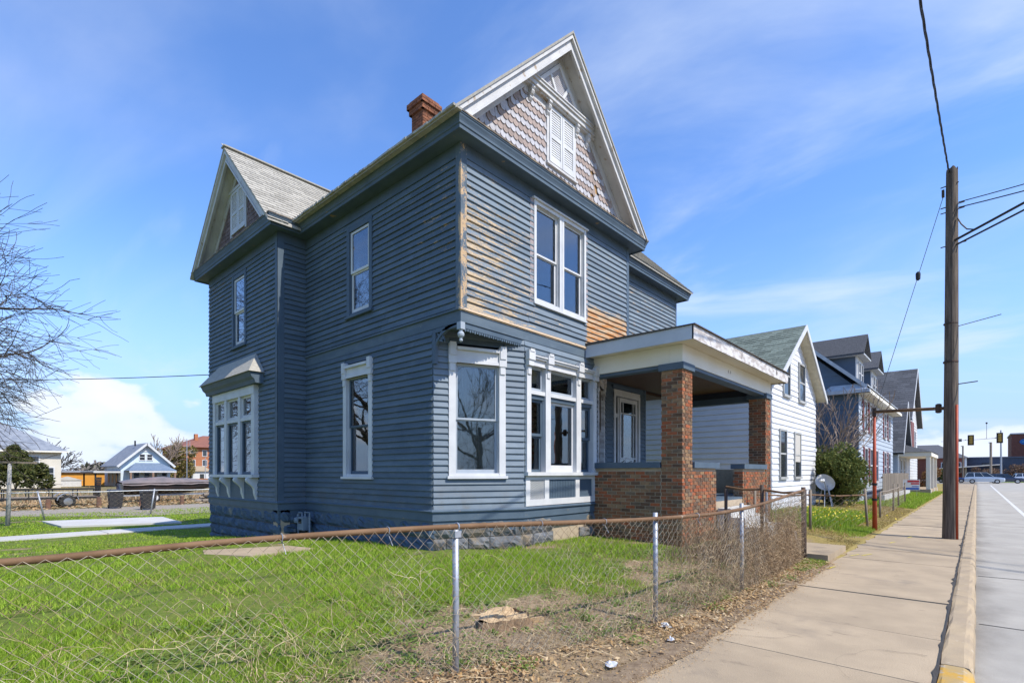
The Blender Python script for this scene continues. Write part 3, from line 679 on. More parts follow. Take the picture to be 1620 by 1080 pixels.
# corner boards
for fr, u0, u1, z0, z1, m in ((F1, F1.L-.105, F1.L+.025, ZB, ZS, CRN), (S1, -.02, .095, ZB, ZS, CRN), (F1, 0, .11, 3.9, ZS, BT), (T1, T1.L-.12, T1.L+.026, Z0, ZS, MATS['grey_paint'] if 0 else BT), (G1, -.02, .11, Z0, ZS, BT), (D1, 0, .08, Z0, 3.88, BT), (R1, 0, .09, 3.85, ZS, BT)):
    MB().fbox(fr, u0, u1, 0, .026, z0, z1).build('corner_board', m, H)
# frieze boards under the soffit
for fr, u0, u1 in ((F1, .11, F1.L-.1), (S1, .1, S1.L), (R1, .09, R1.L), (T1, 0, T1.L-.12), (G1, .11, G1.L)):
    MB().fbox(fr, u0, u1, 0, .022, ZS-.205, ZS).build('frieze_board', BT, H)
# belt course with drip, water table, cornices
MB().sweep([(XF, 10.64), (XF, YL), (-11.10, YL)], [(0, ZB+.03), (.05, ZB-.005), (.05, ZB-.032), (.018, ZB-.036), (.018, 3.875), (0, 3.875)]).build('belt_course', BTM, H)
MB().sweep([(XB, 12.7), (XB, 10.76), (XF, 9.25), (XF, 6.95), (XB, YL), (-11.12, YL), (-11.12, YW), (-15.39, YW)], [(-.02, .70), (.026, .70), (.026, .84), (.055, .848), (.058, .866), (.02, .90), (-.02, .90)]).build('water_table', MATS['blue_trim_worn'], H)
CORN = [(0, ZS+.005), (.25, ZS), (.25, ZS-.02), (.28, ZS-.02), (.28, ZS+.035), (.295, ZS+.045), (.298, ZS+.08), (.31, ZS+.11), (.325, ZS+.14), (.33, ZS+.165), (.34, ZS+.17), (.34, ZS+.19), (.05, ZS+.27), (0, ZS+.27)]
MB().sweep([(XF-.3, 10.65), (XF, 10.65), (XF, YL), (-11.12, YL), (-11.12, YW), (-15.37, YW), (-15.37, YW+1.2)], CORN).build('cornice', MATS['blue_trim_worn'], H)
MB().sweep([(XF-.3, 10.65), (XF, 10.65), (XF, YL), (-11.12, YL), (-11.12, YW), (-15.37, YW), (-15.37, YW+1.2)], [(.30, ZS+.191), (.352, ZS+.191), (.352, ZS+.212), (.05, ZS+.285), (.05, ZS+.275)]).build('drip_edge', M('drip_wood', (.30, .24, .17), (.13, .11, .09), scale=5, rough=.85, lo=.4, hi=.6), H)
MB().sweep([(-9.5, 14.7), (XB, 14.7), (XB, 10.66)], CORN).build('cornice', MATS['blue_trim'], H)
# underside of the overhanging corners, with fretwork, bracket and pendant
MB().prism([(XF-.01, 6.94, 3.87), (XF-.01, YL+.01, 3.87), (XB+.01, YL+.01, 3.87)], (0, 0, .02)).prism([(XF-.01, 9.26, 3.87), (XB+.01, 10.75, 3.87), (XF-.01, 10.64, 3.87)], (0, 0, .02)).build('overhang_soffit', BT, H, fix=True)
mb = MB(); fr = Fr((XF, 6.9), (XF, YL)); mb.fbox(fr, 0, fr.L-.05, -.03, .0, 3.79, 3.872)
k = 26
for i in range(k):
    a = i*(fr.L-.08)/k; wd = (fr.L-.08)/k
    mb.prism([fr.p(a+.004, -.026, 3.79), fr.p(a+wd-.004, -.026, 3.79), fr.p(a+wd*.82, -.026, 3.755), fr.p(a+wd*.5, -.026, 3.738 if i % 2 else 3.75), fr.p(a+wd*.18, -.026, 3.755)], (.02, 0, 0))
mb.build('fretwork', MATS['blue_trim'], H, fix=True)
mb = MB().box(XF-.07, XF+.022, YL-.022, YL+.07, 3.76, 3.873)
mb.lathe((XF-.024, YL+.024, 0), [(.012, 3.565), (.028, 3.578), (.03, 3.60), (.018, 3.618), (.03, 3.632), (.05, 3.655), (.056, 3.685), (.046, 3.715), (.026, 3.728), (.03, 3.76)], 14).build('pendant', MATS['grey_paint'], H)
mb = MB(); pts = []
for i in range(13):
    a = math.pi/2*i/12; pts.append((XB+.02+.60*(1-math.cos(a)), 3.40+.44*math.sin(a)))
for (x0, z0), (x1, z1) in zip(pts, pts[1:]):
    mb.hexa([(x0, YL-.02, z0), (x1, YL-.02, z1), (x1, YL+.03, z1), (x0, YL+.03, z0), (x0, YL-.02, z0+.075), (x1, YL-.02, z1+.05), (x1, YL+.03, z1+.05), (x0, YL+.03, z0+.075)])
mb.box(XB-.01, XB+.085, YL-.022, YL+.032, 3.30, 3.865).box(XB+.085, XF-.07, YL-.02, YL+.03, 3.80, 3.868)
for a in (20, 45, 70):
    c = Vector((XB+.30, YL+.005, 3.62)); d = Vector((-math.sin(R(a)), 0, math.cos(R(a)))); mb.bar(c+Vector((-.02, 0, .02)), c+d*.24+Vector((-.02, 0, 0)), .02, .03)
mb.build('corner_bracket', MATS['blue_trim'], H)
# ---- windows
wn1 = window(H, F1, F1.u(8.87), F1.u(8.045), 4.62, 6.48, 'w', cw=.065, sill=False, glass='glass')
wn2 = window(H, F1, F1.u(8.035), F1.u(7.2), 4.62, 6.48, 'w', cw=.065, sill=False, glass='glass')
MB().fbox(F1, F1.u(8.92), F1.u(7.15), .0, .075, 6.481, 6.51).fbox(F1, F1.u(8.88), F1.u(7.19), 0, .055, 4.585, 4.619).build('window_cap', MATS['white'], wn1)
pk = M('bare_primer', (.40, .33, .31), (.30, .25, .25), scale=6, rough=.85, dirt=(BLUE, 6, .45, .62))
MB().fbox(F1, F1.u(7.199), F1.u(7.10), 0, .024, 4.60, 6.48).fbox(F1, F1.u(8.95), F1.u(8.871), 0, .024, 4.60, 6.48).build('stripped_casing', pk, H)
window(H, S1, S1.u(-8.44), S1.u(-9.34), 4.60, 6.37, 'b', cw=.10, trim='blue_trim', sash='white', curtain=('lace', 0, .25, .0), sill=True, fw=.058, so=.012)
window(H, S2, S2.u(-8.44), S2.u(-9.48), 1.43, 3.62, 'w', cw=.12, head=.24, blocks=True, sash='blue_trim', curtain=('sheer_olive', 0, 1, .0))
window(H, G1, G1.u(-12.80), G1.u(-13.67), 4.57, 6.33, 'b', cw=.09, trim='blue_trim', sash='white', curtain=('lace', .0, .6, .4), fw=.06, so=.012)
window(H, C1, .366, 1.396, 1.45, 3.62, 'w', cw=.12, head=.26, blocks=True, sash='grey_paint', curtain=('sheer_grey', .0, 1, 0))
window(H, C2, .366, 1.396, 1.5, 3.62, 'w', cw=.12, head=.2, blocks=True, trim='peeled_white', sash='post_wood')
# triple window with transoms and panelled apron
fr = B1; u = fr.u; mb = MB()
posts = [(9.23, 9.11), (8.66, 8.50), (7.66, 7.51), (7.09, 6.97)]
for a, b in posts: mb.fbox(fr, u(a), u(b), -.10, .06, 1.52, 3.44)
mb.fbox(fr, u(9.23), u(6.97), -.10, .052, 3.44, 3.63)
for (a, _), (_, b) in zip(posts, posts[1:]): pass
TW = mb.build('triple_window', MATS['white'], H)
MB().fbox(fr, u(9.27), u(6.94), -.1, .11, 1.455, 1.519).build('sill', MATS['white'], TW)
MB().fbox(fr, u(9.22), u(6.98), .04, .125, 3.60, 3.625).fbox(fr, u(9.22), u(6.98), .04, .10, 3.565, 3.6).fbox(fr, u(9.22), u(6.98), .03, .07, 3.44, 3.46).build('head_moulding', MATS['white'], TW)
for a, b in posts:
    c = (a+b)/2
    MB().fbox(fr, u(c+.085), u(c-.085), .05, .14, 3.52, 3.68).fbox(fr, u(c+.07), u(c-.07), .05, .12, 3.42, 3.52).fbox(fr, u(c+.06), u(c-.06), .055, .15, 3.66, 3.71).fbox(fr, u(c+.045), u(c-.045), .058, .08, 3.27, 3.40).build('corner_block', MATS['white'], TW)
bays = [(9.11, 8.66, 2), (8.50, 7.66, 1), (7.51, 7.09, 2)]
for (a, b, k) in bays:
    ua, ub = u(a), u(b)
    MB().fbox(fr, ua, ub, -.08, .045, 2.93, 3.0).build('transom_bar', MATS['white'], TW)
    MB().fbox(fr, ua, ub, -.05, .01, 2.85, 2.93).build('dentil_strip', MATS['blue_trim'], TW)
    sm = MATS['grey_paint']
    mb = MB(); mb.fbox(fr, ua, ua+.04, -.07, -.035, 3.0, 3.44); mb.fbox(fr, ub-.04, ub, -.07, -.035, 3.0, 3.44); mb.fbox(fr, ua+.04, ub-.04, -.07, -.037, 3.0, 3.06); mb.fbox(fr, ua+.04, ub-.04, -.07, -.037, 3.40, 3.44); mb.build('sash', sm, TW)
    MB().fbox(fr, ua+.036, ub-.036, -.055, -.051, 3.056, 3.404).build('pane', MATS['glass'], TW)
    zz = [(1.52, 2.2), (2.18, 2.85)] if k == 2 else [(1.52, 2.85)]
    for j, (c, d) in enumerate(zz):
        n1 = -.03-(.035 if j == 0 and k == 2 else 0); mb = MB(); w_ = .05 if k == 2 else .045; bt = .05 if k == 2 else .13
        mb.fbox(fr, ua, ua+w_, n1-.035, n1, c, d); mb.fbox(fr, ub-w_, ub, n1-.035, n1, c, d); mb.fbox(fr, ua+w_, ub-w_, n1-.035, n1-.002, c, c+bt); mb.fbox(fr, ua+w_, ub-w_, n1-.035, n1-.002, d-.05, d)
        mb.build('sash', MATS['blue_trim'] if k == 2 else MATS['white'], TW)
        MB().fbox(fr, ua+w_-.004, ub-w_+.004, n1-.02, n1-.016, c+bt-.004, d-.046).build('pane', MATS['glass'], TW)
    cvs = []; kk = 12
    for i in range(kk+1): cvs += [fr.p(ua+(ub-ua)*i/kk, -.28+.02*math.sin(i*2.3), 1.55), fr.p(ua+(ub-ua)*i/kk, -.28+.02*math.sin(i*2.3), 3.4)]
    MB().add(cvs, [(2*i, 2*i+2, 2*i+3, 2*i+1) for i in range(kk)]).build('curtain', MATS['drape_grey' if k == 2 else 'sheer_olive'], TW, smooth=True)
    if k == 2: MB().fbox(fr, ua+.10, ua+.13, -.2, -.17, 1.6, 2.8).fbox(fr, ub-.17, ub-.13, -.2, -.17, 1.6, 2.8).fbox(fr, ua+.1, ub-.13, -.2, -.17, 1.55, 1.62).build('inner_frame', MATS['red_wood'], TW)
mb = MB()
for a, b in ((9.23, 9.11), (8.64, 8.50), (7.64, 7.51), (7.09, 6.97)): mb.fbox(fr, u(a), u(b), 0, .036, 1.02, 1.38)
mb.fbox(fr, u(9.23), u(6.97), 0, .038, 1.38, 1.454).fbox(fr, u(9.23), u(6.97), 0, .038, .905, 1.02)
mb.build('apron', MATS['white'], TW)
for i, (a, b) in enumerate(((9.11, 8.64), (8.50, 7.64), (7.51, 7.09))):
    MB().fbox(fr, u(a), u(b), 0, .012, 1.02, 1.38).build('apron_panel', MATS['blue_trim'], TW)
mb = MB()
for i in range(16): a = 8.49-i*.0525; mb.fbox(fr, u(a), u(a-.044), .012, .02, 1.022, 1.378)
mb.build('beadboard', MATS['blue_trim'], TW)
mb = MB()
for i in range(-8, 18):
    for s_ in (1, -1):
        p0, p1 = None, None
        uu = [u(7.51), u(7.09)]; w_ = uu[1]-uu[0]
        x0 = i*.04; pts_ = []
        for t in np.linspace(0, 1, 30):
            x = x0+t*.36*1.0; z = 1.02+t*.36
            if 0 <= x <= w_: pts_.append((x if s_ > 0 else w_-x, z))
        if len(pts_) > 1 and s_ > 0:
            mb.bar(fr.p(uu[0]+pts_[0][0], .016, pts_[0][1]), fr.p(uu[0]+pts_[-1][0], .016, pts_[-1][1]), .012, .012)
stuff(mb.build('lattice_strips', MATS['white'], TW))
# boxed-out window of the wing with its little roof and scroll brackets
yb = YW-.12; fr = Fr((-12.10, yb), (-14.75, yb)); mb = MB()
for a, b in ((-12.10, -12.28), (-12.92, -13.06), (-13.80, -13.94), (-14.60, -14.75)): mb.fbox(fr, fr.u(a), fr.u(b), -.10, 0, 1.47, 3.30)
mb.fbox(fr, 0, fr.L, -.11, .012, 3.30, 3.50); mb.box(-12.12, -12.101, yb+.1, YW+.02, 1.47, 3.5)
BW = mb.build('box_window', MATS['white'], H)
MB().fbox(fr, -.05, fr.L+.05, -.11, .07, 1.40, 1.468).build('sill', MATS['white'], BW)
for a, b in ((-12.28, -12.92), (-13.06, -13.80), (-13.94, -14.60)):
    ua, ub = fr.u(a), fr.u(b)
    MB().fbox(fr, ua, ub, -.10, -.01, 2.72, 2.80).build('transom_bar', MATS['white'], BW)
    for c, d, sm in ((2.8, 3.30, 'white'), (1.47, 2.72, 'blue_trim')):
        mb = MB(); w_ = .06; mb.fbox(fr, ua, ua+w_, -.1, -.05, c, d); mb.fbox(fr, ub-w_, ub, -.1, -.05, c, d); mb.fbox(fr, ua+w_, ub-w_, -.1, -.052, c, c+.06); mb.fbox(fr, ua+w_, ub-w_, -.1, -.052, d-.05, d); mb.build('sash', MATS[sm], BW)
        MB().fbox(fr, ua+w_-.004, ub-w_+.004, -.078, -.074, c+.056, d-.046).build('pane', MATS['glass'], BW)
MB().box(-12.62, -12.56, YW+.05, YW+.1, 1.5, 2.7).box(-12.4, -12.34, YW+.05, YW+.1, 1.5, 2.7).box(-12.62, -12.34, YW+.05, YW+.09, 2.05, 2.12).build('inner_frame', MATS['red_wood'], BW)
MB().fbox(fr, fr.u(-14.0), fr.u(-14.5), -.2, -.19, 2.0, 2.7).build('blind', MATS['lace'], BW)
for xx in (-12.22, -12.96, -13.84, -14.62):
    mb = MB(); pr = []
    for i in range(15):
        t = i/14; d = .20*(1-t)**1.3*(1+.35*math.sin(t*9))+.035; pr.append((YW-d, 1.395-t*.50))
    poly = [(xx-.05, y, z) for y, z in pr]+[(xx-.05, YW, .89), (xx-.05, YW, 1.395)]
    mb.prism(poly, (.10, 0, 0)); mb.build('scroll_bracket', MATS['white'], BW, fix=True)
MB().fbox(Fr((-12.3, YW), (-14.55, YW)), 0, 2.25, 0, .03, .92, 1.36).build('apron', MATS['blue_trim'], BW)
mb = MB(); e0, e1, yt = -11.82, -15.0, YW-.36
mb.sweep([(e0+.27, YW+.04), (e0, YW), (e1, YW), (e1-.2, YW+.04)][1:3], [(0, 3.50), (.20, 3.505), (.22, 3.58), (.28, 3.63), (.31, 3.70), (.33, 3.73), (0, 3.74)])
mb.build('hood_cornice', MATS['blue_trim'], BW)
zt, ze = 4.26, 3.742
mb = MB().add([(e0+.05, YW, ze), (e0+.05, yt, ze), (e1-.05, yt, ze), (e1-.05, YW, ze), (e0-.42, YW-.01, zt), (e1+.42, YW-.01, zt)], [(1, 2, 5, 4), (0, 1, 4), (2, 3, 5), (3, 0, 4, 5), (0, 3, 2, 1)])
mb.build('hood_roof', MATS['roof_grey'], BW, fix=True)
# ---- gables
def gable(P, c, zc, half, root, tilt_mat):
    """P(along, out, z) -> point; rake boards, soffit and tympanum"""
    def band(name, mat, t0, t1, d0, d1, h=half, cut=0):
        for s_ in (-1, 1):
            zm = ZS+.185; q = [(c, zc-t0), (c+s_*(zc-t0-zm), zm), (c+s_*(zc-t1-zm), zm), (c, zc-t1)]
            MB().hexa([P(x, d0, z) for x, z in q]+[P(x, d1, z) for x, z in q]).build(name, MATS[mat], root, fix=True)
    band('rake_moulding', tilt_mat, .02, .10, .30, .355)
    band('rake_fascia', tilt_mat, .101, .27, .26, .305)
    band('rake_fillet', tilt_mat, .245, .30, .302, .325, half-.12)
    band('rake_soffit', tilt_mat, .12, .14, 0, .259)
    band('rake_frieze', tilt_mat, .141, .40, 0, .035, half-.10)
    h2_ = half-.12
    MB().hexa([P(x, 0, z) for x, z in ((c, zc-.13), (c-h2_, zc-h2_-.13), (c, zc-h2_-.14), (c+h2_, zc-h2_-.13))]+[P(x, -.1, z) for x, z in ((c, zc-.13), (c-h2_, zc-h2_-.13), (c, zc-h2_-.14), (c+h2_, zc-h2_-.13))]).build('tympanum', MATS['gable_back'], root, fix=True)
SHM = {}
def scale_shingle(mat, w, hgt):
    k = mat.name
    if k not in SHM:
        mb = MB(); pts = [(-w/2, hgt), (-w/2, w*.42)]
        for i in range(1, 8): a = math.pi*(1+i/8); pts.append((w/2*math.cos(a), w*.42+w*.47*math.sin(a)))
        pts += [(w/2, w*.42), (w/2, hgt)]
        n = len(pts); f = lambda z: .034-.027*z/hgt
        v = [(x, f(z)-.009, z) for x, z in pts]+[(x, f(z), z) for x, z in pts]
        mb.add(v, [tuple(range(n)), tuple(range(2*n-1, n-1, -1))]+[(i, (i+1) % n, (i+1) % n+n, i+n) for i in range(n)])
        me = mb.mesh('shingle', mat); import bmesh
        bm = bmesh.new(); bm.from_mesh(me); bmesh.ops.recalc_face_normals(bm, faces=bm.faces); bm.to_mesh(me); bm.free(); SHM[k] = me
    return SHM[k]
FG = bpy.data.objects.new('front_gable', None); COL.objects.link(FG); FG.parent = H; FG.matrix_parent_inverse = Matrix.Translation(-Vector(ORG[H.name])); ORG[FG.name] = (0, 0, 0)
YC, ZC, HF = 7.95, 9.79, 2.92
gable(lambda a, d, z: (XF+d, a, z), YC, ZC, HF, FG, 'white_worn')
wS, eS = .130, .118; gf = Fr((XF, 12), (XF, 3))
row = 0; z = 6.97
while z < 8.40:
    k = int(6/wS)
    for i in range(k):
        a = YC-3+(i+.5*(row % 2))*wS; top = z+eS*1.0
        if abs(a-YC)+wS/2 > ZC-.36-top+.05: continue
        if 7.56 < a < 8.52 and z > 7.24: continue
        mat = MATS['shing_white'] if row % 2 == 0 else MATS['shing_brown']
        if 9.05 < a < 9.32 and 7.1 < z < 7.75 and random.random() < .55:
            if random.random() < .6: continue
        mt = gf.mat(gf.u(a), random.uniform(0, .003), z+random.gauss(0, .003)) @ Matrix.Rotation(random.gauss(0, .012), 4, 'Y')
        place('shingle', scale_shingle(mat, wS*.97, eS*1.75), FG, mt)
    row += 1; z += eS
# rotten bare boards where shingles have dropped
MB().fbox(gf, gf.u(9.33), gf.u(9.04), 0, .005, 7.05, 7.85).build('bare_sheathing', M('bare_ochre', (.50, .30, .12), (.34, .19, .08), scale=12, stretch=(1, 1, .4), rough=.9), FG)
def shutters(P, c, w, z0, z1, root, mat='white'):
    V = None
    for s_ in (-1, 1):
        a0, a1 = (c-w/2, c-.006) if s_ < 0 else (c+.006, c+w/2); mb = MB(); zm = (z0+z1)/2-.03
        def bx(x0, x1, d0, d1, y0, y1): mb.hexa([P(x0, d0, y0), P(x1, d0, y0), P(x1, d0, y1), P(x0, d0, y1), P(x0, d1, y0), P(x1, d1, y0), P(x1, d1, y1), P(x0, d1, y1)])
        for x0, x1 in ((a0, a0+.055), (a1-.055, a1)): bx(x0, x1, .02, .055, z0, z1)
        for y0, y1 in ((z0, z0+.11), (zm-.035, zm+.035), (z1-.06, z1)): bx(a0+.055, a1-.055, .022, .053, y0, y1)
        bx(a0+.04, a1-.04, .004, .02, z0+.02, z1-.02)
        o = mb.build('shutter', MATS[mat], root, fix=True); mb = MB()
        for y0, y1 in ((z0+.11, zm-.035), (zm+.035, z1-.06)):
            n = max(3, int((y1-y0)/.042))
            for i in range(n):
                y = y0+(y1-y0)*i/n; st = (y1-y0)/n; mb.hexa([P(a0+.055, .030, y), P(a1-.055, .030, y), P(a1-.055, .030, y+st*.97), P(a0+.055, .030, y+st*.97), P(a0+.055, .044, y), P(a1-.055, .044, y), P(a1-.055, .034, y+st*.97), P(a0+.055, .034, y+st*.97)])
        stuff(mb.build('louvres', MATS['grey_paint'] if mat == 'x' else MATS[mat], o, fix=True))
    return V
PF = lambda a, d, z: (XF+d, a, z)
def pbox(mb, P, x0, x1, d0, d1, y0, y1): return mb.hexa([P(x0, d0, y0), P(x1, d0, y0), P(x1, d1, y0), P(x0, d1, y0), P(x0, d0, y1), P(x1, d0, y1), P(x1, d1, y1), P(x0, d1, y1)])
shutters(PF, 8.04, .80, 7.37, 8.41, FG)
mb = MB(); pbox(mb, PF, 7.57, 7.635, 0, .04, 7.32, 8.42); pbox(mb, PF, 8.445, 8.51, 0, .04, 7.32, 8.42); pbox(mb, PF, 7.55, 8.53, 0, .075, 7.29, 7.33); mb.build('vent_casing', MATS['white_worn'], FG, fix=True)
mb = MB()
for t, (d0, z0, d1, z1) in enumerate(((0, 8.44, .10, 8.47), (0, 8.47, .135, 8.55), (0, 8.55, .165, 8.60), (0, 8.60, .185, 8.625))):
    hw = ZC-.15-z1; pbox(mb, PF, YC-hw, YC+hw, d0, d1, z0, z1)
pbox(mb, PF, YC-1.02, YC+1.02, 0, .03, 8.30, 8.44)
mb.build('pent_cornice', MATS['white_worn'], FG, fix=True)
for a in (7.08, 7.585, 8.49, 8.88):
    mb = MB(); poly = [(0, 8.44), (.125, 8.44), (.13, 8.40), (.105, 8.375), (.12, 8.34), (.10, 8.30), (.065, 8.28), (.075, 8.24), (.045, 8.20), (0, 8.19)]
    mb.prism([PF(a-.04, d, z) for d, z in poly], (0, .08, 0)); mb.build('pent_bracket', MATS['white_worn'], FG, fix=True)
# louvred triangle over the pent: frame, two struts, slats
mb = MB()
for s_ in (-1, 1):
    q = [(YC, ZC-.41), (YC+s_*.68, ZC-1.09), (YC+s_*.68, ZC-1.11), (YC+s_*.60, ZC-1.11), (YC, ZC-.51)]
    mb.hexa([PF(x, .03, z) for x, z in (q[0], q[1], q[3], q[4])]+[PF(x, .055, z) for x, z in (q[0], q[1], q[3], q[4])])
mb.bar(PF(YC-.02, .045, 8.63), PF(YC-.30, .045, 9.05), .055, .03, up=(1, 0, 0)); mb.bar(PF(YC+.02, .047, 8.63), PF(YC+.30, .047, 9.05), .055, .03, up=(1, 0, 0))
mb.build('triangle_frame', MATS['white'], FG, fix=True)
mb = MB(); y = 8.63
while y < 9.25:
    hw = ZC-.48-y; pbox(mb, PF, YC-hw, YC+hw, .012, .034, y, y+.018); y += .034
pbox(mb, PF, YC-.5, YC+.5, .001, .012, 8.62, 8.8)
stuff(mb.build('louvres', M('louvre_grey', (.52, .51, .54), rough=.6), FG, fix=True))
# wing gable
WG = bpy.data.objects.new('side_gable', None); COL.objects.link(WG); WG.parent = H; WG.matrix_parent_inverse = Matrix.Translation(-Vector(ORG[H.name])); ORG[WG.name] = (0, 0, 0)
XC, ZW, HW = -13.245, 9.19, 2.43
PW = lambda a, d, z: (a, YW-d, z)
gable(PW, XC, ZW, HW, WG, 'white_worn')
mb = MB(); row = 0; z = 6.97
while z < 8.9:
    for i in range(60):
        a = XC-2.4+(i+.5*(row % 2))*.10; top = z+.10
        if abs(a-XC)+.05 > ZW-.36-top: continue
        if abs(a-XC) < .47 and 7.27 < z < 8.42: continue
        pr = [(-.048, .17), (-.048, .03), (-.02, 0), (.02, 0), (.048, .03), (.048, .17)]; dz = random.gauss(0, .006)
        mb.prism([PW(a+x, .012+.014*(1-zz/.17), z+zz+dz) for x, zz in pr], (0, .01, 0))
    row += 1; z += .10
stuff(mb.build('shingles', MATS['shing_dark'], WG, fix=True))
shutters(PW, XC, .84, 7.36, 8.38, WG)
mb = MB()
for s_ in (-1, 1): pbox(mb, PW, XC+s_*.425, XC+s_*.485, 0, .05, 7.30, 8.44)
pbox(mb, PW, XC-.62, XC+.62, 0, .06, 8.39, 8.46); mb.build('vent_casing', MATS['white'], WG, fix=True)
# ---- roofs
ROOF = bpy.data.objects.new('roof', None); COL.objects.link(ROOF); ROOF.parent = H; ROOF.matrix_parent_inverse = Matrix.Translation(-Vector(ORG[H.name])); ORG[ROOF.name] = (0, 0, 0)
def slope(name, p0, p1, p2, p3, t=.05, mat='roof_grey'):
    """quad eave-eave-ridge-ridge with thickness downwards"""
    MB().hexa([Vector(p)-Vector((0, 0, t)) for p in (p0, p1, p2, p3)]+[p0, p1, p2, p3]).build(name, MATS[mat], ROOF, fix=True)
e = .03
zr = ZC+.03
slope('roof_slope', (-5.625, YC-HF-e, zr-HF-e), (-15.3, YC-HF-e, zr-HF-e), (-15.3, YC, zr), (-5.625, YC, zr))
slope('roof_slope', (-5.625, YC+HF+e, zr-HF-e), (-15.3, YC+HF+e, zr-HF-e), (-15.3, YC, zr), (-5.625, YC, zr))
zw = ZW+.03; he = HW+.04
slope('roof_slope', (XC+he, YW-.37, zw-he), (XC+he, YC, zw-he), (XC, YC, zw), (XC, YW-.37, zw), t=.05)
slope('roof_slope', (XC-he, YW-.37, zw-he), (XC-he, YC, zw-he), (XC, YC, zw), (XC, YW-.37, zw), t=.05)
zx, xr = 6.885, -9.4
slope('roof_slope', (XB+.37, 15.06, zx), (XB+.37, 8.2, zx), (xr, 8.2, zx+(XB+.37-xr)), (xr, 15.06, zx+(XB+.37-xr)))
slope('roof_slope', (xr*2-XB-.43, 15.06, zx), (xr*2-XB-.43, 8.2, zx), (xr, 8.2, zx+(XB+.37-xr)), (xr, 15.06, zx+(XB+.37-xr)))
# tabs of the asphalt shingles on the two slopes the street sees
def tabs(org, U, V, rows, expo, tabw, rng_u, mat, parent, nrm):
    mb = MB(); U, V, nrm, org = Vector(U), Vector(V), Vector(nrm), Vector(org)
    for r in range(rows):
        u0, u1 = rng_u(r*expo)
        if u1-u0 < .05: continue
        off = (r % 2)*tabw*.5+random.uniform(-.02, .02); a = u0-off
        while a < u1:
            p, q = max(a+.004, u0), min(a+tabw-.004, u1); a += tabw
            if q-p < .02: continue
            dl = random.uniform(0, .004)
            b = org+V*(r*expo)
            mb.hexa([b+U*p+nrm*.001, b+U*q+nrm*.001, b+U*q+V*expo*1.02+nrm*.001, b+U*p+V*expo*1.02+nrm*.001, b+U*p+nrm*(.014+dl), b+U*q+nrm*(.014+dl), b+U*q+V*expo*1.02+nrm*.004, b+U*p+V*expo*1.02+nrm*.004])
    return stuff(mb.build('shingle_tabs', mat, parent, fix=False))
s2 = math.sqrt(.5)
tabs((XC+he+.01, YW-.38, zw-he), (0, 1, 0), (-s2, 0, s2), 26, .142, .30, lambda v: (0, max(.1, (zw-he+v*s2)-(zr-YC)-(YW-.38))), MATS['roof_grey'], ROOF, (s2, 0, s2))
tabs((XB+.38, 10.7, zx), (0, 1, 0), (-s2, 0, s2), 26, .142, .30, lambda v: (0, 4.37), MATS['roof_grey'], ROOF, (s2, 0, s2))
MB().bar((XC, YW-.39, zw+.012), (XC, 7.6, zw+.012), .20, .03).build('ridge_cap', MATS['roof_grey'], ROOF)
# ragged shingle edge over the gutter-less side eave
mb = MB()
for i in range(60):
    a = -5.63-i*.088; mb.box(a, a-.084, YC-HF-.055-random.uniform(0, .02), YC-HF+.1, zr-HF-.055, zr-HF-.02)
stuff(mb.build('eave_shingles', MATS['roof_grey'], ROOF))
# chimney
ch = (-10.1, 7.95); mb = MB().box(ch[0]-.20, ch[0]+.20, ch[1]-.20, ch[1]+.20, 9.2, 10.5)
chim = mb.build('chimney', MATS['mortar'], ROOF); mb = MB()
z = 9.45; r = 0
while z < 10.58:
    hw = .22+(.05 if z > 10.25 else 0)+(.04 if z > 10.38 else 0)-(.05 if z > 10.5 else 0)
    for fx in range(4):
        a0 = [(-hw, -hw), (hw, -hw), (hw, hw), (-hw, hw)][fx]; b0 = [(hw, -hw), (hw, hw), (-hw, hw), (-hw, -hw)][fx]
        n = 2 if r % 2 else 3
        for i in range(n):
            t0, t1 = i/n, (i+1)/n; d = Vector(b0)-Vector(a0); nn = Vector((d.y, -d.x)).normalized()
            p, q = Vector(a0)+d*t0, Vector(a0)+d*t1; g = d.normalized()*.006
            p, q = p+g, q-g
            P4 = [p-nn*.08, q-nn*.08, q, p]
            mb.hexa([(ch[0]+w_.x, ch[1]+w_.y, z) for w_ in P4]+[(ch[0]+w_.x, ch[1]+w_.y, z+.058) for w_ in P4])
    r += 1; z += .068
stuff(mb.build('chimney_bricks', MATS['chimney_brick'], chim, fix=True))
MB().lathe((ch[0]+.02, ch[1], 0), [(.09, 10.5), (.09, 10.68), (.075, 10.70)], 12).build('flue', MATS['copper_green'], chim)
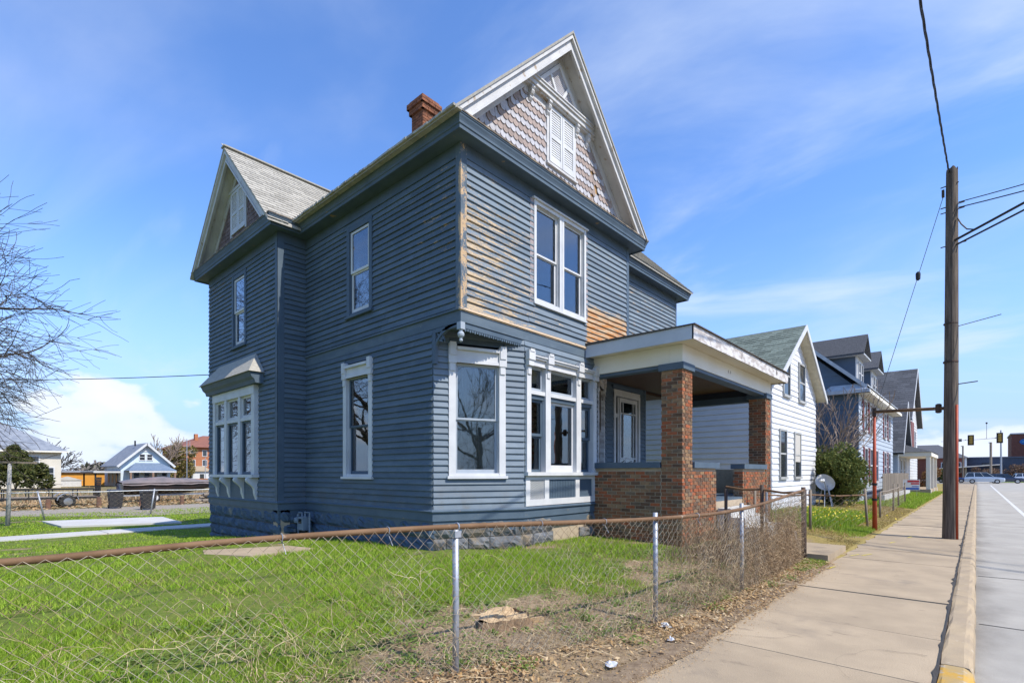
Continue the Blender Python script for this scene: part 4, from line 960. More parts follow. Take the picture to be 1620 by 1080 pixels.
# ---- stone foundation
FD = MB()
fpath = [(XF, 9.25), (XF, 6.95), (XB, YL), (-11.12, YL), (-11.12, YW), (-15.37, YW)]
for a, b in zip(fpath, fpath[1:]): fr = Fr(a, b); FD.fbox(fr, 0, fr.L, -.25, -.05, -.5, .70)
FDo = FD.build('foundation', MATS['mortar'], H)
def rock(seed, mat):
    rr = random.Random(seed); mb = MB(); nx, nz = 6, 4; v = []
    for j in range(nz+1):
        for i in range(nx+1):
            edge = i in (0, nx) or j in (0, nz)
            v.append(((i+(0 if edge else rr.uniform(-.2, .2)))/nx, (0 if edge else .035+rr.uniform(-.018, .03)), (j+(0 if edge else rr.uniform(-.2, .2)))/nz))
    n = len(v); per = [i for i in range(nx+1)]+[(j+1)*(nx+1)-1 for j in range(1, nz+1)]+[nz*(nx+1)+i for i in range(nx-1, -1, -1)]+[j*(nx+1) for j in range(nz-1, 0, -1)]
    bk = [(v[i][0], -.08, v[i][2]) for i in per]; m = len(per)
    fs = [(j*(nx+1)+i, (j+1)*(nx+1)+i, (j+1)*(nx+1)+i+1, j*(nx+1)+i+1) for j in range(nz) for i in range(nx)]+[(per[k], per[(k+1) % m], n+(k+1) % m, n+k) for k in range(m)]
    return mb.add(v+bk, fs).mesh('foundation_stone', mat)
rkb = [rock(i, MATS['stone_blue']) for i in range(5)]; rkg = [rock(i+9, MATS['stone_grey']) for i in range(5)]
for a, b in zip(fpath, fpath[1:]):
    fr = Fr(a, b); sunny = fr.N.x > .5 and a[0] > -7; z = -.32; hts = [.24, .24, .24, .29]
    for r, hh in enumerate(hts):
        q = -.2*(r % 2)
        while q < fr.L:
            wd = random.uniform(.38, .72); p0, p1 = max(q, 0), min(q+wd, fr.L); q += wd
            if p1-p0 < .06: continue
            if a == (XF, 9.25) and 8.05 < (a[1]-(p0+p1)/2) < 8.75 and r > 1: continue
            mt = fr.mat(p0+.006, -.02, z+.006, p1-p0-.012) @ Matrix.Diagonal((1, 1, hh-.012, 1))
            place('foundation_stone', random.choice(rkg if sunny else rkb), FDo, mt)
        z += hh
# ------------------------------------------------------------------ brick porch (part of the house)
PO = bpy.data.objects.new('porch', None); COL.objects.link(PO); PO.parent = H; PO.matrix_parent_inverse = Matrix.Translation(-Vector(ORG[H.name])); ORG[PO.name] = (0, 0, 0)
XP, YP0, YP1 = -4.05, 9.2, 14.7; ZCAP = 1.60
CORE = MB()
BRK = []          # (frame, u0, u1, z)
CH_ = .0677
def brick_wall(A, B, z0, z1, corner0=None, corner1=None, core=True, off=0.0):
    """running bond on one face; corner0/1 = 0 or 1: which courses run through at that end"""
    fr = Fr(A, B); n = int((z1-z0)/CH_)
    for r in range(n):
        z = z0+r*CH_
        s_ = 0 if corner0 is None or (r % 2) == corner0 else .105
        e_ = fr.L if corner1 is None or (r % 2) == corner1 else fr.L-.105
        u = s_-(.106 if (r % 2) and corner0 is None else 0)+off
        while u < e_-.01:
            a, b = max(u, s_), min(u+.203, e_); u += .213
            if b-a > .03: BRK.append((fr, a, b, z))
    return fr
zb = -.02
# side wall and near pier, seen from the lawn; then the pier and knee walls along the street
brick_wall((XP, YP0), (-4.48, YP0), zb, 3.44, corner0=0)
brick_wall((-4.482, YP0), (XF, YP0), zb, ZCAP, off=-.09)
brick_wall((XP, 9.65), (XP, YP0), zb, 3.44, corner1=1)
brick_wall((XP-.012, 10.9), (XP-.012, 9.652), zb, ZCAP)
brick_wall((XP, 14.7), (XP, 14.28), zb, 3.44, corner1=1); brick_wall((XP, 14.28), (-4.48, 14.28), zb, 3.44, corner0=0)
brick_wall((XP-.012, 14.278), (XP-.012, 12.57), zb, ZCAP, corner1=1); brick_wall((XP-.012, 12.57), (-4.30, 12.57), zb, ZCAP, corner0=0)
CORE.box(-4.47, XP-.012, YP0+.012, 9.64, -.3, 3.44).box(-6.0, -4.47, YP0+.012, YP0+.22, -.3, ZCAP).box(-4.28, XP-.024, 9.64, 10.89, -.3, ZCAP-.002)
CORE.box(-4.47, XP-.012, 14.292, 14.69, -.3, 3.44).box(-4.28, XP-.024, 12.582, 14.29, -.3, ZCAP-.002).box(-6.6, -4.47, 14.50, 14.69, -.3, ZCAP)
CORE.box(-6.6, XP-.03, 9.42, 14.5, -.3, .9)
core_o = CORE.build('brick_core', MATS['mortar'], PO)
camv = Vector((0, 0))
def bd(t): q = t[0].p((t[1]+t[2])/2, 0, 0); return math.hypot(q[0], q[1])
rnd = random.Random(3)
BRK.sort(key=lambda t: (bd(t) > 10.75, t[3] < .35, bd(t)))
bm_ = [MB().box(0, 1, -.095, 0, 0, .0575).mesh('brick', m) for m in BR]
jb = MB()
for i, (fr, a, b, z) in enumerate(BRK):
    mi = rnd.choices(range(6), BRW)[0]; n = rnd.uniform(-.002, .003)
    if i < 300: place('brick', bm_[mi], PO, fr.mat(a+.006, n, z+.006+rnd.uniform(-.0015, .0015), b-a-.012) @ Matrix.Diagonal((1, 1, .97, 1)))
    else: jb.fbox(fr, a+.006, b-.006, -.095, n, z+.006, z+.0618, mi)
stuff(jb.build('bricks', BR, PO))
# caps, capitals
for x0, x1, y0, y1 in ((-5.99, -4.49, YP0-.05, YP0+.27), (-4.33, XP+.04, 9.66, 10.95), (-4.33, XP+.04, 12.52, 14.27)):
    MB().box(x0, x1, y0, y1, ZCAP, ZCAP+.115).build('wall_cap', MATS['blue_trim'], PO)
for y0, y1 in ((YP0-.035, 9.685), (14.245, 14.735)):
    MB().box(-4.515, XP+.035, y0, y1, 3.44, 3.565).build('pier_cap', MATS['blue_trim'], PO)
# floor, beams, ceiling, roof
MB().box(-6.66, XP-.03, 9.3, 14.6, .9, .95).build('porch_floor', MATS['blue_trim'], PO)
mb = MB().box(-4.30, XP, YP0+.002, YP1, 3.566, 3.90).box(-6.0, -4.302, YP0, YP0+.25, 3.566, 3.902)
mb.build('beam', MATS['cream_white'], PO)
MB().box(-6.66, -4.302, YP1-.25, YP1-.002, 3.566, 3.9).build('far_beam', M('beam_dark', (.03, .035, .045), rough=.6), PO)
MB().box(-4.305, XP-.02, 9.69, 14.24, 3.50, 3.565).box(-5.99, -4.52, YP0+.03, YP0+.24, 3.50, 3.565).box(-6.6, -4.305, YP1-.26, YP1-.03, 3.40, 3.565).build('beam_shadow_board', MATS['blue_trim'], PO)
nb = 30
for i in range(nb):   # ceiling planks run along the street
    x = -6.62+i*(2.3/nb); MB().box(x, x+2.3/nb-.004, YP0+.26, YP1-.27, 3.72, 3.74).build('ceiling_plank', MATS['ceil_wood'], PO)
MB().box(-9.5, -6.70, 12.8, 14.6, .90, .95).build('recess_floor', MATS['blue_trim'], PO)
xo, ya, yb_ = XP+.345, YP0-.32, YP1+.32; zs = 3.905
mb = MB().box(-6.0, xo-.03, ya+.03, YP0+.05, zs, zs+.02).box(-4.35, xo-.03, YP0+.051, yb_-.03, zs, zs+.02).box(-6.0, -4.351, YP1-.1, yb_-.03, zs, zs+.02)
mb.build('porch_soffit', MATS['cream'], PO)
MB().box(-6.0, xo-.002, ya, ya+.029, zs-.03, zs+.215).build('fascia', MATS['grey_fascia'], PO)
yj = 12.55
MB().box(xo-.029, xo, ya+.0, yj-.006, zs-.032, zs+.213).build('fascia', MATS['peeled_white'], PO)
MB().box(xo-.031, xo-.004, yj+.006, yb_, zs-.035, zs+.208).build('fascia', MATS['peeled_white'], PO)
MB().box(-6.0, xo-.03, yb_-.03, yb_, zs-.03, zs+.215).build('fascia', MATS['peeled_white'], PO)
mb = MB().hexa([(-6.0, ya-.03, zs+.217), (xo+.035, ya-.03, zs+.217), (xo+.035, yb_+.03, zs+.217), (-6.0, yb_+.03, zs+.217), (-6.0, ya-.03, zs+.26), (xo+.035, ya-.03, zs+.235), (xo+.035, yb_+.03, zs+.235), (-6.0, yb_+.03, zs+.30)])
mb.hexa([(-6.67, 10.78, zs+.2), (-5.99, 10.7, zs+.2), (-5.99, yb_+.02, zs+.2), (-6.67, yb_+.02, zs+.2), (-6.67, 10.78, zs+.31), (-5.99, 10.7, zs+.28), (-5.99, yb_+.02, zs+.28), (-6.67, yb_+.02, zs+.31)])
mb.build('porch_roof', MATS['roof_edge'], PO)
# concrete steps in the opening
ST = [(-4.05, -3.78, .76), (-3.78, -3.5, .58), (-3.5, -3.2, .40), (-3.2, -2.92, .24)]
for x0, x1, zt in ST: MB().box(x0+.002, x1, 10.95, 12.52, -.1, zt).build('step', MATS['conc_pale'], PO)
MB().tube([(-3.1, 10.98, .2), (-3.1, 10.98, 1.12)], .025, 8).build('handrail', MATS['galv'], PO)
# house numbers' holes left in the beam
MB().box(XP+.0, XP+.004, 11.55, 11.59, 3.70, 3.76).box(XP, XP+.004, 11.68, 11.72, 3.70, 3.76).build('number_ghost', M('ghost', (.40, .36, .29), rough=.8), PO)
# front door with its screen door
fr = D1; u = fr.u
mb = MB(); mb.fbox(fr, u(12.42), u(12.34), -.1, .05, .95, 3.50); mb.fbox(fr, u(11.18), u(11.10), -.1, .05, .95, 3.50); mb.fbox(fr, u(12.42), u(11.10), -.1, .045, 3.42, 3.58)
DO = mb.build('front_door', MATS['white_worn'], H)
MB().fbox(fr, u(12.5), u(11.02), 0, .07, 3.60, 3.68).build('door_hood', MATS['blue_trim'], DO)
mb = MB(); a, b = u(12.33), u(11.42); c, d = .97, 3.40
for p, q, z0, z1 in ((a, a+.09, c, d), (b-.07, b, c, d), (a+.09, b-.07, d-.10, d), (a+.09, b-.07, c, c+.14), (a+.09, b-.07, 3.00, 3.03), (a+.20, a+.22, 1.9, 3.3), (b-.20, b-.18, 1.9, 3.3), (a+.09, b-.07, 1.86, 1.89)): mb.fbox(fr, p, q, -.03, .012, z0, z1)
mb.build('screen_door', MATS['white_worn'], DO)
MB().fbox(fr, a+.08, b-.06, -.02, -.016, c+.1, d-.06).build('pane', MATS['glass'], DO)
MB().fbox(fr, a, u(11.19), -.10, -.07, .96, 3.42).build('door_leaf', M('door_dark', (.05, .045, .04), rough=.5), DO)
MB().fbox(fr, u(11.40), u(11.36), -.03, .0, .97, 3.40).fbox(fr, u(11.36), u(11.19), -.03, -.01, 2.9, 3.0).fbox(fr, u(11.36), u(11.19), -.03, -.01, 1.55, 1.75).build('sidelight_frame', MATS['white_worn'], DO)
fl = MB()
for i in range(9):
    x = a+.15+i*.075; fl.fbox(fr, x, x+.05, -.012, -.004, 1.55+.04*math.sin(i*2.0), 1.78+.05*math.sin(i*1.3))
fl.build('grille_scroll', MATS['white_worn'], DO)
# gas meter on the side wall
gm_ = thing('gas_meter', 'small grey gas meter with pipes on the side foundation', 'gas meter', (-10.8, 5.25, .2))
MB().box(-10.92, -10.66, 5.14, 5.30, .28, .56).build('meter_body', MATS['meter'], gm_)
MB().lathe((-11.04, 5.22, 0), [(.02, .40), (.09, .42), (.10, .46), (.09, .52), (.03, .55), (.03, .60)], 14).build('regulator', MATS['meter'], gm_)
MB().tube([(-11.04, 5.22, .05), (-11.04, 5.22, .40)], .018, 8).tube([(-11.04, 5.22, .60), (-10.98, 5.22, .64), (-10.86, 5.22, .64), (-10.86, 5.22, .56)], .018, 8).tube([(-10.72, 5.22, .56), (-10.72, 5.22, .66), (-10.52, 5.22, .66), (-10.52, 5.22, .22), (-10.35, 5.30, .22), (-10.3, 5.43, .22)], .018, 8).build('pipe', MATS['meter'], gm_)
MB().box(-10.85, -10.73, 5.13, 5.139, .42, .52).build('dial', MATS['glass_far'], gm_)
# ------------------------------------------------------------------ street fence: rail, posts, chain-link
FP = [(-4.35, -3.2, 1.07), (-3.86, -1.0, 1.06), (-3.52, .19, 1.065), (-3.26, 1.23, 1.095), (-2.78, 2.47, 1.115), (-2.30, 4.66, 1.058), (-2.17, 6.75, 1.055), (-2.20, 9.87, 1.205)]
def catmull(P, n):
    out = []
    P = [Vector(p) for p in P]; Q = [P[0]*2-P[1]]+P+[P[-1]*2-P[-2]]
    for i in range(1, len(Q)-2):
        for j in range(n):
            t = j/n; a, b, c, d = Q[i-1:i+3]
            out.append(.5*((2*b)+(c-a)*t+(2*a-5*b+4*c-d)*t*t+(3*b-a-3*c+d)*t**3))
    out.append(Q[-2]); return out
rail = catmull(FP, 12)
arc = [0]
for a, b in zip(rail, rail[1:]): arc.append(arc[-1]+math.hypot(b.x-a.x, b.y-a.y))
arc = np.array(arc); rx, ry, rz = (np.array([getattr(p, k) for p in rail]) for k in 'xyz')
def fence_pt(s_, v, off=0):
    """s along the fence, v height over its foot, off = towards the street"""
    x, y, z = np.interp(s_, arc, rx), np.interp(s_, arc, ry), np.interp(s_, arc, rz)
    x2, y2 = np.interp(s_+.05, arc, rx), np.interp(s_+.05, arc, ry); d = math.hypot(x2-x, y2-y) or 1
    return (x+(y2-y)/d*off, y-(x2-x)/d*off, min(v, z))
L = arc[-1]
FE = thing('chain_link_fence', 'sagging chain-link fence with rusty top rail between lawn and sidewalk', 'fence', (-2.6, 4, 0))
MB().tube(rail, .0205, 10).build('top_rail', MATS['rust_pipe'], FE, smooth=True)
def s_at(y): return float(np.interp(y, ry, arc))
for (y, top, r, m) in ((-1.0, 1.10, .024, 'galv'), (2.47, 1.085, .024, 'galv'), (4.66, 1.115, .024, 'galv'), (6.75, 1.12, .024, 'galv'), (9.87, 1.26, .034, 'iron_dark')):
    x, yy, z = fence_pt(s_at(y), 9, -.03 if y < 9 else 0)
    if y < 4: x, yy, z = fence_pt(s_at(y), 9, 0)
    MB().tube([(x, yy, -.15), (x+.004, yy, .5), (x, yy, top if y > 4 else z-.02)], r, 10).build('post', MATS[m], FE, smooth=True)
    if y < 4:
        MB().tube([(x+.026*math.cos(t), yy+.012+.02*math.sin(t*0), z+.026*math.sin(t)) for t in np.linspace(0, 6.28, 14)], .006, 6).box(x-.03, x+.03, yy-.03, yy+.03, z-.075, z-.03).build('rail_clamp', MATS['galv'], FE)
mb = MB(); pitch = .0415; nst = 26
k = int(L/pitch)
for i in range(k):
    s0 = (i+.5)*pitch; y_ = np.interp(s0, arc, ry); pts = []; top = np.interp(s0, arc, rz)-.01; hstep = top/nst
    sag = .018*math.sin(s0*1.9)
    for j in range(nst+1):
        a = s0+(pitch/2 if (j+i) % 2 else -pitch/2)*1.04
        w_ = .012*math.sin(j*.5+i*.3)
        pts.append(fence_pt(min(max(a, 0), L), .01+j*hstep+(sag if j < nst else 0), .022+w_*.3+(.006 if j % 2 else -.006)))
    mb.tube(pts, .0020, 3, cap=False)
stuff(mb.build('mesh_wire', MATS['wire'], FE))
mb = MB()
for yy in (.05, 1.4, 2.0, 3.2, 3.9, 5.4):
    s0 = s_at(yy); c = fence_pt(s0, 9); mb.tube([(c[0]+.03*math.cos(t), c[1]+.02*t/6.28, c[2]+.03*math.sin(t)-.004) for t in np.linspace(-2, 4.6, 14)]+[fence_pt(s0+.03, c[2]-.10, .03)], .0025, 5)
stuff(mb.build('tie_wire', MATS['galv'], FE))
# dry bindweed and stalks caught in the wire
VM = M_ramp('dry_vine', [(.50, .38, .22), (.60, .48, .30), (.36, .25, .14), (.55, .44, .28)], rough=.9)
VM2 = M_ramp('dry_thatch', [(.30, .20, .11), (.44, .32, .19), (.22, .145, .085), (.50, .38, .24)], rough=.95)
def vine(mb, s0, v0, n, step, r, curl, up, off, jit=.02):
    a = random.uniform(0, 6.28) if up is None else up+random.uniform(-.7, .7); pts = []; s_, v = s0, v0; c = random.uniform(-curl, curl)
    for i in range(n):
        pts.append(fence_pt(min(max(s_, 0), L), max(v, .01), off+random.uniform(-jit, jit)))
        c += random.uniform(-curl, curl)*.6; c *= .9; a += c
        s_ += math.cos(a)*step; v += math.sin(a)*step
        if v > 1.12: a = -abs(a)
        if v < .0: break
    if len(pts) > 2: mb.tube(pts, [r*(1-.6*i/len(pts)) for i in range(len(pts))], 3, cap=False)
mb = MB()
for i in range(1150):
    y = random.choices((random.uniform(-1.2, 1.4), random.uniform(1.2, 4.6), random.uniform(4.4, 6.8)), (.30, .42, .28))[0]
    vine(mb, s_at(y), random.uniform(.0, .75)*random.random()**.5, random.choices((random.randint(5, 11), random.randint(12, 26)), (.8, .2))[0], random.uniform(.014, .032), random.uniform(.0011, .0024), .34, random.choice((1.57, 1.57, 1.2, 1.8, None)), random.uniform(.0, .05))
stuff(mb.build('dry_vines', VM, FE))
mb = MB()
for i in range(3600):
    y = random.triangular(6.2, 9.85, 8.8) if random.random() < .92 else random.uniform(5.2, 6.4)
    vine(mb, s_at(y), random.uniform(0, 1.0)*random.random()**.35, random.randint(5, 12), random.uniform(.02, .04), random.uniform(.0012, .0032), .35, random.choice((1.57, 1.9, 1.2, -1.4, None)), random.uniform(-.10, .07), .03)
stuff(mb.build('dry_thatch', VM2, FE))
# dry stalks standing by the steps behind the fence
SB = thing('dry_stalks', 'thicket of dry brown stalks beside the porch steps', 'stalks', (-3.3, 8.3, .1))
mb = MB()
for i in range(900):
    x, y = random.gauss(-3.15, .42), random.gauss(8.9, .75)
    if x > -2.3 or x < -3.95: continue
    a = random.uniform(0, 6.28); ln = random.uniform(.3, .95); pts = []; z = zg(x)
    for j in range(6):
        t = j/5; pts.append((x+math.cos(a)*ln*.4*t*t+random.uniform(-.02, .02), y+math.sin(a)*ln*.4*t*t+random.uniform(-.02, .02), z+ln*(t-.25*t*t)))
    mb.tube(pts, [.0035, .003, .0025, .002, .0015, .001], 3, cap=False)
stuff(mb.build('stems', VM2, SB))

# ------------------------------------------------------------------ lawn
GM = M_ramp('grass_blade', [(.18, .31, .022), (.30, .45, .035), (.22, .38, .025), (.38, .46, .06), (.13, .23, .02), (.32, .47, .04), (.40, .40, .10)], rough=.6, spec=.25, transl=.35, patch=((.38, .36, .09), 2.6, .53, .80))
DM = M_ramp('straw_blade', [(.42, .30, .12), (.30, .22, .08), (.50, .38, .17), (.20, .19, .05), (.38, .27, .10)], rough=.85, transl=.25)
WM = M_ramp('weed_leaf', [(.10, .18, .03), (.17, .26, .045), (.22, .29, .07), (.12, .19, .04)], rough=.55, transl=.3)
LM = M_ramp('dead_leaf', [(.36, .22, .10), (.50, .35, .18), (.24, .13, .06), (.58, .46, .29), (.42, .26, .11), (.30, .20, .11)], rough=.85, transl=.2)
def vnoise(x, y, sc, seed=0):
    r = np.random.default_rng(seed); T = r.random((64, 64)); fx, fy = x*sc, y*sc
    i, j = np.floor(fx).astype(int), np.floor(fy).astype(int); a, b = fx-i, fy-j; a, b = a*a*(3-2*a), b*b*(3-2*b)
    g = lambda p, q: T[p % 64, q % 64]
    return (g(i, j)*(1-a)+g(i+1, j)*a)*(1-b)+(g(i, j+1)*(1-a)+g(i+1, j+1)*a)*b
def blades(x, y, z, hgt, wid, lean=.5):
    n = len(x); a = rng.uniform(0, 2*np.pi, n); l = rng.uniform(0, 2*np.pi, n); q = hgt*lean*rng.random(n)
    dx, dy = np.cos(a)*wid/2, np.sin(a)*wid/2
    V = np.empty((n, 3, 3)); V[:, 0] = np.stack([x-dx, y-dy, z], 1); V[:, 1] = np.stack([x+dx, y+dy, z], 1)
    V[:, 2] = np.stack([x+np.cos(l)*q, y+np.sin(l)*q, z+hgt], 1)
    return V
def fence_x(y): return np.interp(y, ry, rx)
def on_pave(x, y):
    return ((x > -20.15) & (x < -18.65)) | ((x > -27.6) & (x < -21.3) & (y > 2.6) & (y < 6.3) & (x-(-27.5) > (y-2.6)*.1)) | ((x > -3.65) & (y > 9.95) & (y < 12.6)) | ((x > -9.9) & (x < -8.45) & (y > 2.9) & (y < 4.3))
def in_house(x, y):
    return ((x < -6.0) & (x > -15.4) & (y > 5.40)) | ((x < -11.1) & (x > -15.4) & (y > 4.8)) | ((x < -4.0) & (y > 9.15) & (y < 14.8) & (x > -9)) | ((x < -5.0) & (x > -14) & (y > 18.5) & (y < 25))
def grassy(x, y):
    bare = vnoise(x, y, .9, 1)*.6+vnoise(x, y, 2.7, 2)*.4
    k = np.clip((x+4.5)/2.0, 0, 1)*np.clip((y-.6)/1.8, 0, 1)
    return bare*.8+.06+.36*k
sets = []
for (x0, x1, y0, y1, n, h0, h1, w0, w1) in ((-5.6, -2.1, -.6, 6.5, 190000, .02, .085, .004, .0095), (-11.2, -3.0, -1.5, 9.3, 150000, .025, .085, .008, .017), (-24, -9, -6, 5.4, 60000, .03, .06, .014, .028), (-38, -20, -8, 14, 42000, .04, .08, .03, .06)):
    x, y = rng.uniform(x0, x1, n), rng.uniform(y0, y1, n)
    ok = (x < fence_x(y)-.0) & ~in_house(x, y) & ~on_pave(x, y) & (x > -33.2)
    g = grassy(x, y); ok &= (g < .60+rng.normal(0, .06, n)); ok &= (g < .56) | (rng.random(n) < .4)
    x, y = x[ok], y[ok]; n = len(x); lush = .50+.35*vnoise(x, y, .6, 5)+.75*vnoise(x, y, 5.5, 6)**2
    sets.append(blades(x, y, zgn(x)-.004, rng.uniform(h0, h1, n)*lush, rng.uniform(w0, w1, n), 1.1))
G = np_mesh('lawn_grass', np.concatenate(sets), 3, GM); stuff(G); tag(G, 'short green lawn grass in front of the blue house', 'grass')
# dead blades mixed in
n = 60000; x = np.concatenate([rng.uniform(-5.5, -1.85, n), rng.uniform(-9, -3, 12000)]); y = np.concatenate([rng.uniform(-.5, 9.8, n), rng.uniform(-1, 9.2, 12000)])
g = grassy(x, y); ok = ~in_house(x, y) & ~on_pave(x, y) & (x < -1.86+.05*np.sin(y*5)) & ((g > .46) | (rng.random(len(x)) < .12)) & (rng.random(len(x)) < .65)
x, y = x[ok], y[ok]; n = len(x)
v1 = blades(x, y, zgn(x), rng.uniform(.008, .035, n), rng.uniform(.002, .005, n), 2.4)
x, y = rng.uniform(-5.0, -1.88, 52000), rng.uniform(11.7, 34, 52000); ok = ~in_house(x, y) & (vnoise(x, y, 1.1, 8) > .28) & ~((x < -3.6) & (y < 14.9)); x, y = x[ok], y[ok]; n = len(x)
v2 = blades(x, y, zgn(x), rng.uniform(.02, .055, n), rng.uniform(.008, .018, n), 1.6)
D = np_mesh('dry_grass', np.concatenate([v1, v2]), 3, DM); stuff(D); tag(D, 'straw-coloured dead grass along the fences and verge', 'dry grass')
# greener clumps past the entry walk
x, y = rng.normal(-3.6, .8, 26000), rng.normal(18.2, 1.3, 26000); ok = (x < -2.45) & (x > -5.0); x, y = x[ok], y[ok]; n = len(x)
v1 = blades(x, y, zgn(x), rng.uniform(.08, .24, n), rng.uniform(.012, .025, n), .6)
x, y = rng.uniform(-4.0, -1.9, 16000), rng.uniform(27, 52, 16000); v2 = blades(x, y, zgn(x), rng.uniform(.05, .14, 16000), rng.uniform(.03, .06, 16000), .6)
x, y = rng.normal(-2.15, .25, 5000), rng.normal(15.6, .6, 5000); ok = (x < -1.95); x, y = x[ok], y[ok]; v3 = blades(x, y, zgn(x), rng.uniform(.03, .08, len(x)), rng.uniform(.008, .015, len(x)), .8)
x, y = rng.uniform(-2.15, -1.82, 2200), rng.uniform(9.0, 9.95, 2200); v4 = blades(x, y, zgn(x), rng.uniform(.02, .06, 2200), rng.uniform(.005, .01, 2200), .8)
G2 = np_mesh('verge_grass', np.concatenate([v1, v2, v3, v4]), 3, GM); stuff(G2); tag(G2, 'longer green grass and daffodil leaves beyond the entry walk', 'grass')
fx = M('daffodil', (.80, .62, .05), (.7, .5, .04), rough=.6)
x, y = rng.normal(-3.5, .7, 420), rng.normal(18.2, 1.2, 420); z = zgn(x)+rng.uniform(.12, .24, 420)
V = np.empty((420, 4, 3)); a = rng.uniform(0, 6.28, 420); r_ = .022
for q in range(4): V[:, q] = np.stack([x+r_*np.cos(a+q*1.571), y+r_*np.sin(a+q*1.571)*.6, z+r_*np.sin(a*3+q*1.571)], 1)
o = np_mesh('daffodils', V, 4, fx); stuff(o); tag(o, 'yellow blooms scattered in the green bed by the white house', 'flowers')
# broad-leaved weeds
def leaves(x, y, z, size, flat=.5):
    n = len(x); a = rng.uniform(0, 2*np.pi, n); u = np.stack([np.cos(a), np.sin(a), rng.uniform(-flat, flat, n)], 1); v = np.stack([-np.sin(a), np.cos(a), rng.uniform(-flat, flat, n)], 1)
    c = np.stack([x, y, z], 1); s_ = size[:, None]
    return np.stack([c-u*s_, c-v*s_*.45+u*s_*.1, c+u*s_, c+v*s_*.45+u*s_*.1], 1)
cl = []
for i in range(750):
    x0, y0 = random.uniform(-5.2, -2.2), random.uniform(.0, 8.6)
    if x0 > fence_x(y0)-.05: continue
    if random.random() > .25+.75*min(1, max(0, (grassy(np.array([x0]), np.array([y0]))[0]-.35)*3)): continue
    n = random.randint(14, 70); r_ = random.uniform(.03, .12); x, y = rng.normal(x0, r_, n), rng.normal(y0, r_, n)
    cl.append(leaves(x, y, zgn(x)+rng.uniform(.008, .045, n), rng.uniform(.009, .024, n)))
for (x0, y0, m, r_) in ((-2.12, 5.6, 90, .07), (-2.0, 7.3, 70, .06), (-1.95, 8.7, 110, .08), (-2.05, 9.5, 120, .10), (-2.2, 4.0, 60, .06), (-2.5, 2.9, 80, .06), (-2.15, 6.1, 50, .05), (-1.93, 7.9, 60, .05)):
    x, y = rng.normal(x0, r_, m), rng.normal(y0, r_, m); cl.append(leaves(x, y, zgn(x)+rng.uniform(.01, .07, m), rng.uniform(.010, .022, m), .7))
o = np_mesh('weeds', np.concatenate(cl), 4, WM); stuff(o); tag(o, 'low broad-leaved weeds sprouting in the bare soil', 'weeds')
# leaf litter blown against the fence
def litter_pos(n):
    y = rng.uniform(.5, 9.8, n); x = fence_x(y)+np.abs(rng.normal(0, .22, n))*np.where(rng.random(n) < .14, -.8, 1)+.02; return x, y
x, y = litter_pos(11000); ok = (x < -1.70) & ((vnoise(x, y, 1.7, 9) > .33) | (rng.random(len(x)) < .3)); x, y = x[ok], y[ok]; n = len(x)
V = leaves(x, y, np.maximum(zgn(x), .0)+rng.uniform(.004, .045, n), rng.uniform(.008, .026, n), .75)
x, y = rng.uniform(-4.4, -2.3, 900), rng.uniform(1.2, 8.5, 900); V2 = leaves(x, y, zgn(x)+rng.uniform(.004, .02, 900), rng.uniform(.006, .016, 900), .4)
y = rng.uniform(.6, 9.9, 15000); x = -1.93+np.abs(rng.normal(0, .13, 15000)); V2 = np.concatenate([V2, leaves(x, y, rng.uniform(.008, .026, 15000), rng.uniform(.002, .009, 15000), .6)])
o = np_mesh('leaf_litter', np.concatenate([V, V2]), 4, LM); stuff(o); tag(o, 'brown dead leaves drifted along the foot of the fence', 'leaf litter')
# twigs
mb = MB()
for i in range(520):
    y = random.uniform(1.5, 9.6); x = float(fence_x(y))+random.gauss(.05, .2)
    if x > -1.72: continue
    a = random.uniform(0, 6.28); ln = random.uniform(.05, .22); z = max(zg(x), 0)+random.uniform(.006, .04)
    mb.tube([(x, y, z), (x+math.cos(a)*ln/2, y+math.sin(a)*ln/2, z+random.uniform(0, .03)), (x+math.cos(a+.3)*ln, y+math.sin(a+.3)*ln, z)], random.uniform(.001, .0028), 3, cap=False)
o = stuff(mb.build('twigs', VM)); tag(o, 'thin dry twigs lying among the leaves by the fence', 'twigs')
# drifts of soil over the sidewalk's inner edge
mb = MB(); vs = []; k = 160
for i in range(k+1):
    y = .6+i*.0585; w_ = .05+.11*abs(math.sin(y*1.9)+.5*math.sin(y*4.7))*.6+random.uniform(0, .03)
    vs += [(-2.05, y, .01), (-1.86, y, .022+random.uniform(-.004, .006)), (-1.85+w_*.6, y, .0045)]
mb.add(vs, [(3*i+q, 3*i+q+1, 3*i+q+4, 3*i+q+3) for i in range(k) for q in range(2)])
struct(mb.build('soil_drift', M('drift_soil', (.25, .185, .12), (.15, .105, .065), scale=14, rough=.98, bump=.8, bscale=50, detail=8), smooth=True))
